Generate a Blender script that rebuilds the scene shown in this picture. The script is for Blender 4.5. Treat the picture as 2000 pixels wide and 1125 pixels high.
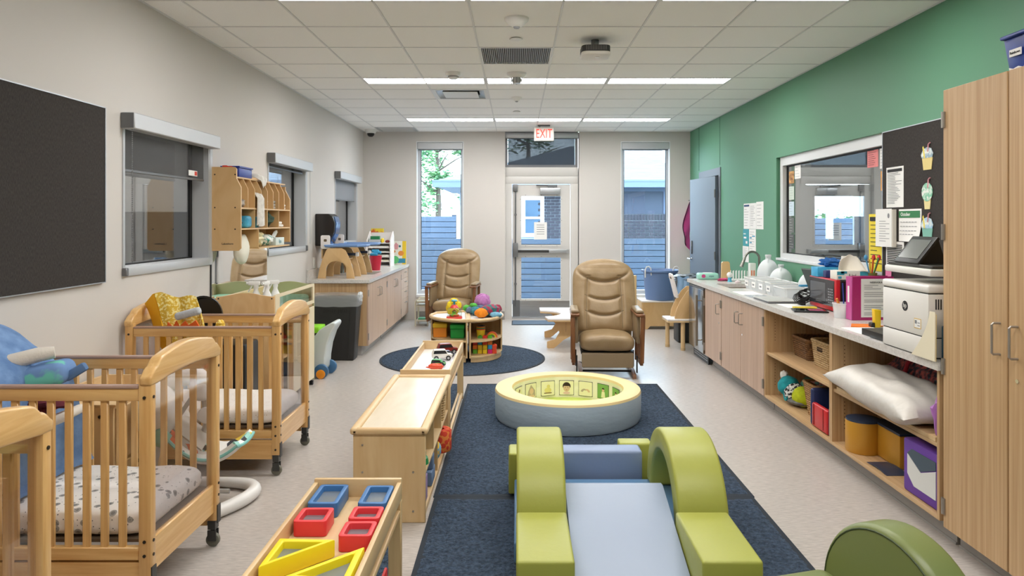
import bpy, bmesh, math, random
from mathutils import Vector, Matrix, noise
from math import sin, cos, pi, radians as R
for o in list(bpy.data.objects): bpy.data.objects.remove(o)
SC = bpy.context.scene
COL = SC.collection
RND = random.Random(7)

# ---------------------------------------------------------------- camera, sky, exposure
cam = bpy.data.cameras.new('camera'); camo = bpy.data.objects.new('camera', cam); COL.objects.link(camo)
cam.sensor_width = 36; cam.sensor_fit = 'HORIZONTAL'; cam.lens = 1386 / 2000 * 36
cam.shift_x = -9 / 2000; cam.shift_y = -130.5 / 2000; cam.clip_start = .05; cam.clip_end = 200
camo.location = (0, 0, 1.546); camo.rotation_euler = (pi / 2, 0, 0)
SC.camera = camo
wd = bpy.data.worlds.new('sky'); SC.world = wd; wd.use_nodes = True
bg = wd.node_tree.nodes['Background']; bg.inputs[0].default_value = (.85, .93, 1, 1); bg.inputs[1].default_value = 11.0
SC.view_settings.view_transform = 'Standard'; SC.view_settings.look = 'None'
SC.view_settings.gamma = 1; SC.view_settings.use_curve_mapping = False
SC.view_settings.exposure = 0.30
SC.cycles.max_bounces = 6; SC.cycles.transparent_max_bounces = 8; SC.cycles.caustics_refractive = False
LAMP = 21.0          # emission of the ceiling light diffusers
LAMPC = (1, .98, .955)

# ---------------------------------------------------------------- helpers
def lin(h):
    if isinstance(h, str):
        h = h.lstrip('#'); h = [int(h[i:i + 2], 16) / 255 for i in (0, 2, 4)]
    return tuple(c / 12.92 if c <= .04045 else ((c + .055) / 1.055) ** 2.4 for c in h)

MATS = {}
def M(name, col='#cccccc', rough=.5, metal=0, col2=None, nscale=(8, 8, 8), ndet=4, nlo=.35, nhi=.65,
      bump=None, speck=None, emit=0, spec=.5, coat=0, sheen=0, alpha=1, trans=0, tex='noise', dist=0):
    """procedural principled material; colours are sRGB hex"""
    if name in MATS: return MATS[name]
    m = bpy.data.materials.new(name); m.use_nodes = True
    nt = m.node_tree; n = nt.nodes; L = nt.links; p = n['Principled BSDF']
    c = lin(col)
    p.inputs['Base Color'].default_value = (*c, 1); p.inputs['Roughness'].default_value = rough
    p.inputs['Metallic'].default_value = metal; p.inputs['Specular IOR Level'].default_value = spec
    if coat: p.inputs['Coat Weight'].default_value = coat; p.inputs['Coat Roughness'].default_value = .15
    if sheen: p.inputs['Sheen Weight'].default_value = sheen
    if trans: p.inputs['Transmission Weight'].default_value = trans
    if alpha < 1: p.inputs['Alpha'].default_value = alpha
    if emit:
        p.inputs['Emission Color'].default_value = (*c, 1); p.inputs['Emission Strength'].default_value = emit
    tc = n.new('ShaderNodeTexCoord'); out = None
    if col2:
        mp = n.new('ShaderNodeMapping'); mp.inputs['Scale'].default_value = nscale
        L.new(tc.outputs['Object'], mp.inputs[0])
        if tex == 'noise':
            t = n.new('ShaderNodeTexNoise'); t.inputs['Scale'].default_value = 1; t.inputs['Detail'].default_value = ndet
            t.inputs['Distortion'].default_value = dist
            src = t.outputs[0]
        elif tex == 'voronoi':
            t = n.new('ShaderNodeTexVoronoi'); t.inputs['Scale'].default_value = 1; src = t.outputs['Distance']
        else:
            t = n.new('ShaderNodeTexWave'); t.inputs['Scale'].default_value = 1; t.inputs['Distortion'].default_value = dist
            t.inputs['Detail'].default_value = ndet; src = t.outputs[1]
        L.new(mp.outputs[0], t.inputs[0])
        r = n.new('ShaderNodeValToRGB'); r.color_ramp.elements[0].position = nlo; r.color_ramp.elements[1].position = nhi
        r.color_ramp.elements[0].color = (*c, 1); r.color_ramp.elements[1].color = (*lin(col2), 1)
        L.new(src, r.inputs[0]); out = r.outputs[0]
    if speck:
        for (sc, scol, th) in speck:
            t = n.new('ShaderNodeTexVoronoi'); t.inputs['Scale'].default_value = sc
            L.new(tc.outputs['Object'], t.inputs[0])
            k = n.new('ShaderNodeMath'); k.operation = 'LESS_THAN'; k.inputs[1].default_value = th
            L.new(t.outputs['Distance'], k.inputs[0])
            mx = n.new('ShaderNodeMix'); mx.data_type = 'RGBA'
            if out is None: mx.inputs[6].default_value = (*c, 1)
            else: L.new(out, mx.inputs[6])
            mx.inputs[7].default_value = (*lin(scol), 1); L.new(k.outputs[0], mx.inputs[0]); out = mx.outputs[2]
    if out is not None: L.new(out, p.inputs['Base Color'])
    if bump:
        mp = n.new('ShaderNodeMapping'); bs = bump[0]
        mp.inputs['Scale'].default_value = bs if isinstance(bs, tuple) else (bs, bs, bs)
        L.new(tc.outputs['Object'], mp.inputs[0])
        t = n.new('ShaderNodeTexNoise'); t.inputs['Scale'].default_value = 1; t.inputs['Detail'].default_value = 3
        L.new(mp.outputs[0], t.inputs[0])
        b = n.new('ShaderNodeBump'); b.inputs['Strength'].default_value = bump[1]
        b.inputs['Distance'].default_value = bump[2] if len(bump) > 2 else .01
        L.new(t.outputs[0], b.inputs['Height']); L.new(b.outputs[0], p.inputs['Normal'])
    MATS[name] = m
    return m

def MGLASS(name, tint='#ffffff', ior=1.5, extra=0.0, rough=0.0):
    """thin pane: clear transmission plus a fresnel reflection"""
    if name in MATS: return MATS[name]
    m = bpy.data.materials.new(name); m.use_nodes = True; nt = m.node_tree; n = nt.nodes; L = nt.links
    n.remove(n['Principled BSDF']); o = n['Material Output']
    tr = n.new('ShaderNodeBsdfTransparent'); tr.inputs[0].default_value = (*lin(tint), 1)
    gl = n.new('ShaderNodeBsdfGlossy'); gl.inputs['Roughness'].default_value = rough
    ge = n.new('ShaderNodeNewGeometry'); dt = n.new('ShaderNodeVectorMath'); dt.operation = 'DOT_PRODUCT'
    L.new(ge.outputs['Normal'], dt.inputs[0]); L.new(ge.outputs['Incoming'], dt.inputs[1])
    def mt(op, a, b, cl=False):
        k = n.new('ShaderNodeMath'); k.operation = op; k.use_clamp = cl
        for i, q in enumerate((a, b)):
            if q is None: continue
            if isinstance(q, (int, float)): k.inputs[i].default_value = q
            else: L.new(q, k.inputs[i])
        return k.outputs[0]
    f0 = ((ior - 1) / (ior + 1)) ** 2
    one_m = mt('SUBTRACT', 1, mt('ABSOLUTE', dt.outputs['Value'], None)); sch = mt('ADD', mt('MULTIPLY', mt('POWER', one_m, 5), 1 - f0), f0 + extra, True)
    mx = n.new('ShaderNodeMixShader'); L.new(sch, mx.inputs[0])
    L.new(tr.outputs[0], mx.inputs[1]); L.new(gl.outputs[0], mx.inputs[2]); L.new(mx.outputs[0], o.inputs[0])
    MATS[name] = m
    return m

def MSHEER(name, col, alpha):
    """open woven mesh: part opaque cloth, part see-through"""
    if name in MATS: return MATS[name]
    m = bpy.data.materials.new(name); m.use_nodes = True; nt = m.node_tree; n = nt.nodes; L = nt.links
    n.remove(n['Principled BSDF']); o = n['Material Output']
    tr = n.new('ShaderNodeBsdfTransparent'); d = n.new('ShaderNodeBsdfDiffuse'); d.inputs[0].default_value = (*lin(col), 1)
    mx = n.new('ShaderNodeMixShader'); mx.inputs[0].default_value = alpha
    L.new(tr.outputs[0], mx.inputs[1]); L.new(d.outputs[0], mx.inputs[2]); L.new(mx.outputs[0], o.inputs[0])
    MATS[name] = m
    return m

class B:
    """collects geometry for one mesh"""
    def __init__(s): s.v = []; s.f = []
    def add(s, vs, fs):
        n = len(s.v); s.v += [tuple(v) for v in vs]; s.f += [[i + n for i in f] for f in fs]; return s
    def box(s, x0, x1, y0, y1, z0, z1):
        vs = [(x, y, z) for x in (x0, x1) for y in (y0, y1) for z in (z0, z1)]
        return s.add(vs, [(0, 1, 3, 2), (4, 6, 7, 5), (0, 4, 5, 1), (2, 3, 7, 6), (0, 2, 6, 4), (1, 5, 7, 3)])
    def bm(s, bm):
        bm.verts.ensure_lookup_table(); bm.verts.index_update()
        s.add([v.co[:] for v in bm.verts], [[v.index for v in f.verts] for f in bm.faces]); bm.free(); return s
    def rbox(s, x0, x1, y0, y1, z0, z1, r=.01, seg=3):
        bm = bmesh.new(); bmesh.ops.create_cube(bm, size=1)
        for v in bm.verts:
            v.co = Vector(((x0 + x1) / 2 + v.co.x * (x1 - x0), (y0 + y1) / 2 + v.co.y * (y1 - y0), (z0 + z1) / 2 + v.co.z * (z1 - z0)))
        bmesh.ops.bevel(bm, geom=bm.edges[:] , offset=r, segments=seg, profile=.5, affect='EDGES', clamp_overlap=True)
        return s.bm(bm)
    def pr(s, poly, ax, a0, a1):
        """prism: outline extruded along an axis ('x': (y,z), 'y': (x,z), 'z': (x,y))"""
        def q(p, a): return (a, p[0], p[1]) if ax == 'x' else (p[0], a, p[1]) if ax == 'y' else (p[0], p[1], a)
        n = len(poly)
        return s.add([q(p, a0) for p in poly] + [q(p, a1) for p in poly],
                     [list(range(n))[::-1], list(range(n, 2 * n))] + [(i, (i + 1) % n, n + (i + 1) % n, n + i) for i in range(n)])
    def tube(s, pts, r, n=8, closed=False):
        P = [Vector(p) for p in pts]; k = len(P); rs = r if isinstance(r, (list, tuple)) else [r] * k
        vs = []; up = None
        for i in range(k):
            if closed: d = P[(i + 1) % k] - P[i - 1]
            else: d = P[min(i + 1, k - 1)] - P[max(i - 1, 0)]
            d.normalize()
            if up is None:
                up = Vector((0, 0, 1)) if abs(d.z) < .9 else Vector((1, 0, 0))
            a = d.cross(up).normalized(); b = a.cross(d).normalized(); up = b
            for j in range(n):
                t = 2 * pi * j / n; vs.append(P[i] + (a * cos(t) + b * sin(t)) * rs[i])
        fs = []
        for i in range(k if closed else k - 1):
            for j in range(n):
                a0 = i * n; b0 = ((i + 1) % k) * n
                fs.append((a0 + j, a0 + (j + 1) % n, b0 + (j + 1) % n, b0 + j))
        if not closed: fs += [list(range(n))[::-1], [(k - 1) * n + j for j in range(n)]]
        return s.add(vs, fs)
    def cyl(s, p0, p1, r0, r1=None, n=16): return s.tube([p0, p1], [r0, r0 if r1 is None else r1], n)
    def lathe(s, prof, c=(0, 0, 0), n=24, cap=True):
        vs = []; fs = []
        for (r, z) in prof:
            for j in range(n):
                t = 2 * pi * j / n; vs.append((c[0] + max(r, 1e-4) * cos(t), c[1] + max(r, 1e-4) * sin(t), c[2] + z))
        for i in range(len(prof) - 1):
            for j in range(n): fs.append((i * n + j, i * n + (j + 1) % n, (i + 1) * n + (j + 1) % n, (i + 1) * n + j))
        if cap and prof[0] != prof[-1]:
            fs += [list(range(n))[::-1], [(len(prof) - 1) * n + j for j in range(n)]]
        else:
            pass
        return s.add(vs, fs)
    def ball(s, c, r, n=16, m=10):
        if not isinstance(r, (tuple, list)): r = (r, r, r)
        st = len(s.v); s.lathe([(sin(pi * i / m), -cos(pi * i / m)) for i in range(m + 1)], (0, 0, 0), n)
        for i in range(st, len(s.v)):
            v = s.v[i]; s.v[i] = (c[0] + v[0] * r[0], c[1] + v[1] * r[1], c[2] + v[2] * r[2])
        return s
    def surf(s, fn, nu, nv, wu=False):
        vs = [fn(i / (nu if wu else nu - 1), j / (nv - 1)) for j in range(nv) for i in range(nu)]
        fs = [(j * nu + i, j * nu + (i + 1) % nu, (j + 1) * nu + (i + 1) % nu, (j + 1) * nu + i)
              for j in range(nv - 1) for i in range(nu if wu else nu - 1)]
        return s.add(vs, fs)
    def sheet(s, fn, nu, nv, th=.004):
        """surface with thickness"""
        st = len(s.v); s.surf(fn, nu, nv)
        vs = [Vector(v) for v in s.v[st:]]; n = nu * nv; nor = []
        for j in range(nv):
            for i in range(nu):
                a = vs[j * nu + min(i + 1, nu - 1)] - vs[j * nu + max(i - 1, 0)]
                b = vs[min(j + 1, nv - 1) * nu + i] - vs[max(j - 1, 0) * nu + i]
                nor.append(a.cross(b).normalized())
        s.v += [tuple(vs[i] - nor[i] * th) for i in range(n)]
        s.f += [(st + n + j * nu + i, st + n + (j + 1) * nu + i, st + n + (j + 1) * nu + i + 1, st + n + j * nu + i + 1)
                for j in range(nv - 1) for i in range(nu - 1)]
        rim = [i for i in range(nu)] + [j * nu + nu - 1 for j in range(1, nv)] + [(nv - 1) * nu + i for i in range(nu - 2, -1, -1)] + [j * nu for j in range(nv - 2, 0, -1)]
        for a, b in zip(rim, rim[1:] + rim[:1]): s.f.append((st + b, st + a, st + n + a, st + n + b))
        return s
    def cushion(s, c, w, d, h, n=22, pw=3.0, amp=.0, seed=0, pinch=.10):
        """plump pillow with pinched corners lying flat: width x, depth y, height z"""
        def side(sg):
            def fn(u, v):
                x = u * 2 - 1; y = v * 2 - 1
                e = max(0, (1 - abs(x) ** pw)) ** .5 * max(0, (1 - abs(y) ** pw)) ** .5
                k = 1 - pinch * (1 - abs(y) ** 2) * abs(x) ** 2; k2 = 1 - pinch * (1 - abs(x) ** 2) * abs(y) ** 2
                z = sg * e * h / 2
                if amp: z += amp * e * noise.noise(Vector((x * 2.5 + seed, y * 2.5, sg)))
                return (c[0] + x * k * w / 2, c[1] + y * k2 * d / 2, c[2] + z)
            return fn
        s.surf(side(1), n, n); st = len(s.f); s.surf(side(-1), n, n)
        for i in range(st, len(s.f)): s.f[i] = s.f[i][::-1]
        return s
    def xf(s, mtx, st=0):
        for i in range(st, len(s.v)): s.v[i] = tuple(mtx @ Vector(s.v[i]))
        return s
    def mv(s, dx=0, dy=0, dz=0, st=0): return s.xf(Matrix.Translation((dx, dy, dz)), st)

def TR(loc=(0, 0, 0), rz=0, rx=0, ry=0):
    return Matrix.Translation(loc) @ Matrix.Rotation(rz, 4, 'Z') @ Matrix.Rotation(ry, 4, 'Y') @ Matrix.Rotation(rx, 4, 'X')

def mk(b, bev=0, seg=2, ang=38, weld=False):
    me = bpy.data.meshes.new('m')
    bm = bmesh.new()
    vs = [bm.verts.new(v) for v in b.v]
    for f in b.f:
        try: bm.faces.new([vs[i] for i in f])
        except ValueError: pass
    if weld: bmesh.ops.remove_doubles(bm, verts=bm.verts[:], dist=1e-4)
    bmesh.ops.recalc_face_normals(bm, faces=bm.faces[:])
    if bev:
        es = [e for e in bm.edges if len(e.link_faces) == 2 and e.calc_face_angle(0) > .6]
        if es: bmesh.ops.bevel(bm, geom=es, offset=bev, segments=seg, profile=.5, affect='EDGES', clamp_overlap=True)
    bm.to_mesh(me); bm.free()
    for p in me.polygons: p.use_smooth = True
    me.set_sharp_from_angle(angle=R(ang))
    return me

def root_of(o):
    while o.parent: o = o.parent
    return o

def obj(name, b, mat, par=None, loc=(0, 0, 0), rot=(0, 0, 0), bev=0, seg=2, w=0, label=None, ang=38, weld=False, kind=None):
    """one mesh object; w=1: the shape is given in room coordinates, else relative to its thing"""
    if isinstance(b, B):
        if w and par is not None:
            l = root_of(par).location; b.mv(-l.x, -l.y, -l.z)
        me = mk(b, bev, seg, ang, weld)
    else: me = b
    o = bpy.data.objects.new(name, me); COL.objects.link(o)
    if isinstance(b, B) or not me.materials:
        me.materials.clear(); me.materials.append(mat)
    o.parent = par; o.location = loc; o.rotation_euler = rot
    if label: o['label'] = label
    if kind: o['kind'] = kind
    return o

def tag(o, label, cat, group=None, kind=None):
    o['label'] = label; o['category'] = cat
    if group: o['group'] = group
    if kind: o['kind'] = kind
    return o

def T(name, label, cat, loc=(0, 0, 0), rz=0, group=None):
    o = bpy.data.objects.new(name, None); COL.objects.link(o); o.empty_display_size = .05
    o.location = loc; o.rotation_euler = (0, 0, rz)
    return tag(o, label, cat, group)

def one(name, label, cat, b, mat, group=None, **k):
    """a thing that is one mesh, shape given in room coordinates; origin put at its base"""
    xs = [v[0] for v in b.v]; ys = [v[1] for v in b.v]; zs = [v[2] for v in b.v]
    c = ((min(xs) + max(xs)) / 2, (min(ys) + max(ys)) / 2, min(zs)); b.mv(-c[0], -c[1], -c[2])
    o = obj(name, b, mat, None, c, **k); return tag(o, label, cat, group)

def S(name, b, mat, label=None, cat='room', **k):
    o = obj(name, b, mat, None, **k); o['kind'] = 'structure'
    if label: o['label'] = label; o['category'] = cat
    return o

def copy_tree(o, parent=None, loc=None, rz=None, label=None):
    c = o.copy(); COL.objects.link(c); c.parent = parent
    for ch in list(o.children): copy_tree(ch, c)
    if loc is not None: c.location = loc
    if rz is not None: c.rotation_euler = (c.rotation_euler[0], c.rotation_euler[1], rz)
    if label: c['label'] = label
    return c

def share(name, me, par, locs, rot=(0, 0, 0)):
    """alike pieces that share one mesh"""
    for l in locs:
        o = bpy.data.objects.new(name, me); COL.objects.link(o); o.parent = par; o.location = l; o.rotation_euler = rot

def txt(s, size, par, mat, loc, rot, name='lettering', ext=.0006, sx=1, align='CENTER'):
    cu = bpy.data.curves.new('t', 'FONT'); cu.body = s; cu.size = size; cu.extrude = ext; cu.align_x = align; cu.align_y = 'CENTER'
    t = bpy.data.objects.new('t', cu); COL.objects.link(t); bpy.context.view_layer.update()
    me = bpy.data.meshes.new_from_object(t.evaluated_get(bpy.context.evaluated_depsgraph_get()))
    bpy.data.objects.remove(t); me.materials.clear(); me.materials.append(mat)
    o = bpy.data.objects.new(name, me); COL.objects.link(o); o.parent = par; o.location = loc; o.rotation_euler = rot; o.scale = (sx, 1, 1)
    return o

def crv(pts, n=6):
    P = [Vector(p) for p in pts]; out = []
    for i in range(len(P) - 1):
        a, b, c, d = P[max(i - 1, 0)], P[i], P[i + 1], P[min(i + 2, len(P) - 1)]
        for k in range(n):
            t = k / n; out.append(.5 * ((2 * b) + (c - a) * t + (2 * a - 5 * b + 4 * c - d) * t * t + (3 * b - a - 3 * c + d) * t ** 3))
    return out + [P[-1]]

def crr(r, n=6): return [r[i] + (r[i + 1] - r[i]) * k / n for i in range(len(r) - 1) for k in range(n)] + [r[-1]]

def rrect(w, h, r, n=4, cx=0, cy=0):
    pts = []
    for (sx, sy, a) in ((1, 1, 0), (-1, 1, 90), (-1, -1, 180), (1, -1, 270)):
        for i in range(n + 1):
            t = R(a + 90 * i / n); pts.append((cx + sx * (w / 2 - r) + r * cos(t), cy + sy * (h / 2 - r) + r * sin(t)))
    return pts

def arc(cx, cy, r, a0, a1, n=12, ry=None):
    ry = r if ry is None else ry
    return [(cx + r * cos(R(a0 + (a1 - a0) * i / n)), cy + ry * sin(R(a0 + (a1 - a0) * i / n))) for i in range(n + 1)]

# ---------------------------------------------------------------- materials
wallw = M('wall_paint_warm_grey', '#d1ccc7', .75, bump=(180, .08, .002))
green = M('wall_paint_green', '#5b9071', .55, bump=(160, .1, .002))
tilem = M('ceiling_tile_white', '#fbfaf8', .9, col2='#f2f1ee', nscale=(300, 300, 300), bump=(400, .15, .001))
gridm = M('ceiling_grid_white', '#dedede', .5)
floorm = M('vinyl_floor', '#c6beb7', .33, col2='#a39c96', nscale=(22, 110, 20), ndet=9, nlo=.28, nhi=.74, bump=(250, .04, .001), spec=.45)
alum = M('brushed_aluminium', '#b9bcc0', .38, .75)
alumd = M('dark_aluminium', '#77787a', .45, .6)
framew = M('painted_door_steel', '#d3d0cc', .42, .1)
steel = M('stainless_steel', '#b8b9ba', .26, .95, col2='#a8a9ab', nscale=(2, 2, 120))
chrome = M('chrome', '#d8d8d8', .12, 1)
black = M('black_plastic', '#181818', .4)
gasket = M('black_gasket', '#0c0c0d', .6)
white = M('white_plastic', '#ecebe8', .4)
paper = M('white_paper', '#f0efec', .8)
ink = M('black_ink', '#2b2b2c', .8)
inkg = M('grey_ink', '#85868a', .8)
basegrey = M('grey_rubber_base', '#918d89', .55)
glass = MGLASS('window_glass', '#e6f0f6')
glassi = MGLASS('interior_window_glass', '#e6eaec', 1.5, .16)
lframe = M('light_frame', '#c3c5c8', .45, .25)
maple = M('maple_wood', '#dfc294', .42, col2='#cda877', nscale=(2.2, 18, 2.2), ndet=5, dist=.6, nlo=.3, nhi=.75)
maplex = M('maple_wood_x_grain', '#dfc294', .42, col2='#cfab7b', nscale=(2.2, 18, 18), ndet=5, dist=.6, nlo=.3, nhi=.75)
maplez = M('maple_wood_upright_grain', '#dec192', .42, col2='#cfab7a', nscale=(16, 16, 2), ndet=5, dist=.6, nlo=.3, nhi=.75)
mapley = M('maple_wood_y_grain', '#e0c497', .42, col2='#d0ac7c', nscale=(18, 2.2, 18), ndet=5, dist=.6, nlo=.3, nhi=.75)
pinex = M('pine_x_grain', '#e4bb7c', .33, col2='#cf9b5a', nscale=(2.5, 34, 34), ndet=5, dist=.9, nlo=.3, nhi=.72, coat=.25)
pinez = M('pine_upright_grain', '#e4bb7c', .33, col2='#cf9b5a', nscale=(34, 34, 2.5), ndet=5, dist=.9, nlo=.3, nhi=.72, coat=.25)
piney = M('pine_y_grain', '#e6be80', .3, col2='#d2a05f', nscale=(34, 2.5, 34), ndet=5, dist=.9, nlo=.3, nhi=.72, coat=.35)
oak = M('oak_laminate', '#cbaa80', .5, col2='#b38e62', nscale=(70, 70, 1.2), ndet=3, nlo=.3, nhi=.7)
oaky = M('oak_laminate_y_grain', '#cfae84', .5, col2='#b79266', nscale=(70, 1.2, 70), ndet=3, nlo=.3, nhi=.7)
quartz = M('speckled_quartz', '#dcd8d3', .22, col2='#cfcac4', nscale=(60, 60, 60), speck=[(160, '#8a7f78', .16), (95, '#6a625e', .10)])
# ================================================================ the room shell
XL, XR, YB, YF, ZC = -2.408, 2.73, 11.16, -1.6, 2.955
def wall(name, ax, a0, a1, t0, t1, holes, mat, z1=ZC, z0=0):
    """wall running along x or y, with openings (a0,a1,z0,z1)"""
    A = sorted({a0, a1, *[h[0] for h in holes], *[h[1] for h in holes]}); b = B()
    for i in range(len(A) - 1):
        Z = [z0]
        hs = sorted([h for h in holes if h[0] <= A[i] + 1e-6 and h[1] >= A[i + 1] - 1e-6], key=lambda h: h[2])
        z = z0
        segs = []
        for h in hs:
            if h[2] > z: segs.append((z, h[2]))
            z = h[3]
        if z < z1: segs.append((z, z1))
        for (za, zb) in segs:
            if ax == 'x': b.box(A[i], A[i + 1], t0, t1, za, zb)
            else: b.box(t0, t1, A[i], A[i + 1], za, zb)
    return S(name, b, mat)
LW = [(4.33, 5.55), (6.86, 8.08), (9.40, 10.64)]
S('floor', B().box(-6.6, 8.2, YF, YB + .2, -.1, 0), floorm, 'pale beige-grey mottled vinyl floor', 'floor')
wall('wall_left', 'y', YF, YB, XL - .16, XL, [(a, b_, 1.215, 2.17) for a, b_ in LW], wallw)
wall('wall_right', 'y', YF, YB, XR, XR + .2, [(5.05, 7.46, 1.16, 2.21), (9.53, 10.53, 0, 2.22)], green)
BWX = [(-1.578, -.833, .346, 2.80), (-.18, .985, 0, 2.955), (1.638, 2.415, .346, 2.80)]
DX2 = 5.438 + .0      # mirrored door of the next room
wall('wall_back', 'x', XL - .16, XR + .2, YB, YB + .28, BWX, wallw)
wall('wall_front', 'x', -6.6, 8.2, YF - .15, YF, [], wallw)
wall('wall_back_next_room', 'x', XR + .2, 8.2, YB, YB + .28, [(4.455, 5.62, 0, 2.955)], wallw)
wall('wall_side_next_room', 'y', YF, YB + .28, 8.05, 8.2, [], wallw)
wall('wall_side_corridor', 'y', YF, YB, -6.6, -6.45, [], wallw)
wall('wall_back_corridor', 'x', -6.45, XL - .16, 8.7, 8.82, [], wallw)
wall('wall_end_corridor', 'x', -6.45, XL - .16, YB, YB + .2, [], wallw)
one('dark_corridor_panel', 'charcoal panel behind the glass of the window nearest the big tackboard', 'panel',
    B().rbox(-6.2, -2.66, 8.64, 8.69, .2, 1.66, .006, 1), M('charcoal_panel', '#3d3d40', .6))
# vertical joints in the green panelling above the leaf of the side door
for y in (9.53, 10.62):
    S('trim_%d' % (1 if y < 10 else 2), B().box(XR - .003, XR + .002, y - .004, y + .004, 2.3, ZC), M('green_joint', '#2f5a45', .7))
# base strips
S('baseboard_back', B().box(-1.6, -.19, YB - .012, YB, 0, .13).box(.99, XR, YB - .012, YB, 0, .13), basegrey)
S('baseboard_left', B().box(XL, XL + .012, YF, 8.1, 0, .13), basegrey)
S('baseboard_right', B().box(XR - .012, XR, 8.4, 9.5, 0, .13), basegrey)

# ceiling: slab, grid of tees, single tiles
ceil = S('ceiling', B().box(-6.6, 8.2, YF, YB + .28, ZC + .03, ZC + .13), M('ceiling_void', '#cfcdc9', .9), 'white suspended ceiling of square tiles', 'ceiling')
XS = [-.31 + .61 * k for k in range(-4, 7)]; YS = [5.14 + .61 * k for k in range(-12, 11)]
cx = [XL] + [x for x in XS if XL < x < XR] + [XR]; cy = [YF] + [y for y in YS if YF < y < YB] + [YB]
LROWS = [1.51, 4.24, 6.97, 9.70]  # the nearest row is out of view, added so the near end is brighter
LCOLS = [-1.53, -.31, .91]
full = mk(B().box(-.3, .3, -.3, .3, 0, .015), .003, 1); full.materials.append(tilem)
vent_cells = {(-.31, 5.75): 1, (-.92, 7.58): 1, (-2.14, 10.63): 1}
def lit(x0, y0, y1):
    for ly in LROWS:
        if y0 - .01 <= ly and ly + .30 <= y1 + .02 and -1.54 < x0 < 2.12: return ly
    return None
for i in range(len(cx) - 1):
    for j in range(len(cy) - 1):
        x0, x1, y0, y1 = cx[i], cx[i + 1], cy[j], cy[j + 1]
        if any(abs(x0 - a) < .05 and abs(y0 - b) < .05 for a, b in vent_cells): continue
        ly = lit(x0, y0, y1)
        spans = [(y0, y1)] if ly is None else [s for s in ((y0, ly), (ly + .30, y1)) if s[1] - s[0] > .05]
        for (a, b) in spans:
            if abs(x1 - x0 - .61) < .01 and abs(b - a - .61) < .01: share('ceiling_tile', full, ceil, [((x0 + x1) / 2, (a + b) / 2, ZC)])
            else: obj('ceiling_tile', B().box(x0 + .005, x1 - .005, a + .005, b - .005, ZC, ZC + .015), tilem, ceil)
for x in cx[1:-1]: obj('grid_runner', B().box(x - .0065, x + .0065, YF, YB, ZC - .004, ZC + .02), gridm, ceil)
for y in cy[1:-1]: obj('grid_runner', B().box(XL, XR, y - .005, y + .005, ZC - .003, ZC + .02), gridm, ceil)
for (n, b) in (('left', B().box(XL, XL + .02, YF, YB, ZC - .004, ZC)), ('right', B().box(XR - .02, XR, YF, YB, ZC - .004, ZC)), ('back', B().box(XL, XR, YB - .02, YB, ZC - .004, ZC))):
    obj('wall_angle', b, gridm, ceil)
obj('next_room_ceiling', B().box(XR + .2, 8.05, YF, YB, ZC + .029, ZC + .031).box(-6.45, XL - .16, YF, YB, ZC + .029, ZC + .031), tilem, ceil)

# ceiling lights: one luminaire each
dif = M('light_diffuser', '#ffffff', .5)
_p = dif.node_tree.nodes['Principled BSDF']; _p.inputs['Emission Color'].default_value = (*LAMPC, 1); _p.inputs['Emission Strength'].default_value = LAMP
def light(x, y, label):
    t = T('ceiling_light', label, 'light', (x + .61, y + .15, ZC), 0, 'strip lights in the ceiling')
    obj('housing', B().box(-.605, .605, -.148, -.128, -.004, .025).box(-.605, .605, .128, .148, -.004, .025).box(-.605, -.59, -.128, .128, -.004, .025).box(.59, .605, -.128, .128, -.004, .025).box(-.605, .605, -.148, .148, .022, .03), gridm, t)
    obj('diffuser', B().box(-.59, .59, -.128, .128, .004, .012), dif, t)
for k, y in enumerate(LROWS):
    row = ['unseen row added to brighten the near end', 'row along the top edge of the picture', 'middle row, below the return air grille', 'far row, before the exit sign'][k]
    for q, x in enumerate(LCOLS): light(x, y, '%s lit ceiling strip in the %s' % (('left', 'centre', 'right')[q], row))
for (x, y) in ((3.6, 9.2), (3.6, 6.5), (5.6, 9.2), (5.6, 6.5)): light(x, y, 'unseen ceiling strip added to light the next room, %s' % (('by its glazed door' if y > 9 else 'above its middle') + (', nearer the window' if x < 5 else ', farther from the window')))  # out of view, added to brighten the room behind the glass
for (x, y) in ((-4.6, 7.4), (-4.6, 5.0), (-4.4, 9.7)): light(x, y, 'unseen ceiling strip added to light the corridor beside the %s left window' % ('farthest' if y > 9 else 'second' if y > 6 else 'nearest'))  # out of view, added to light what shows through the left windows

# ---------------------------------------------------------------- windows
def blind(y0, y1, drop, label, cloth):
    t = T('roller_blind', label, 'blind', (XL, (y0 + y1) / 2, 2.11), 0, 'roller blinds on the left wall')
    obj('cassette', B().rbox(0, .085, y0 - (y0 + y1) / 2 - .015, y1 - (y0 + y1) / 2 + .02, 0, .10, .006, 1), lframe, t)
    obj('end_cap', B().box(.004, .081, y0 - (y0 + y1) / 2 - .019, y0 - (y0 + y1) / 2 - .0145, .004, .096), alumd, t)
    obj('shade_cloth', B().box(-.018, -.015, y0 - (y0 + y1) / 2 + .012, y1 - (y0 + y1) / 2 - .06, -drop, .03), cloth, t)
    obj('hem_bar', B().rbox(-.024, -.01, y0 - (y0 + y1) / 2 + .012, y1 - (y0 + y1) / 2 - .06, -drop - .018, -drop, .003, 1), alumd, t)
    return t
meshc = MSHEER('blind_mesh_dark', '#5a5a5b', .5); meshg = M('blind_cloth_grey', '#87898e', .8)
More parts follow.
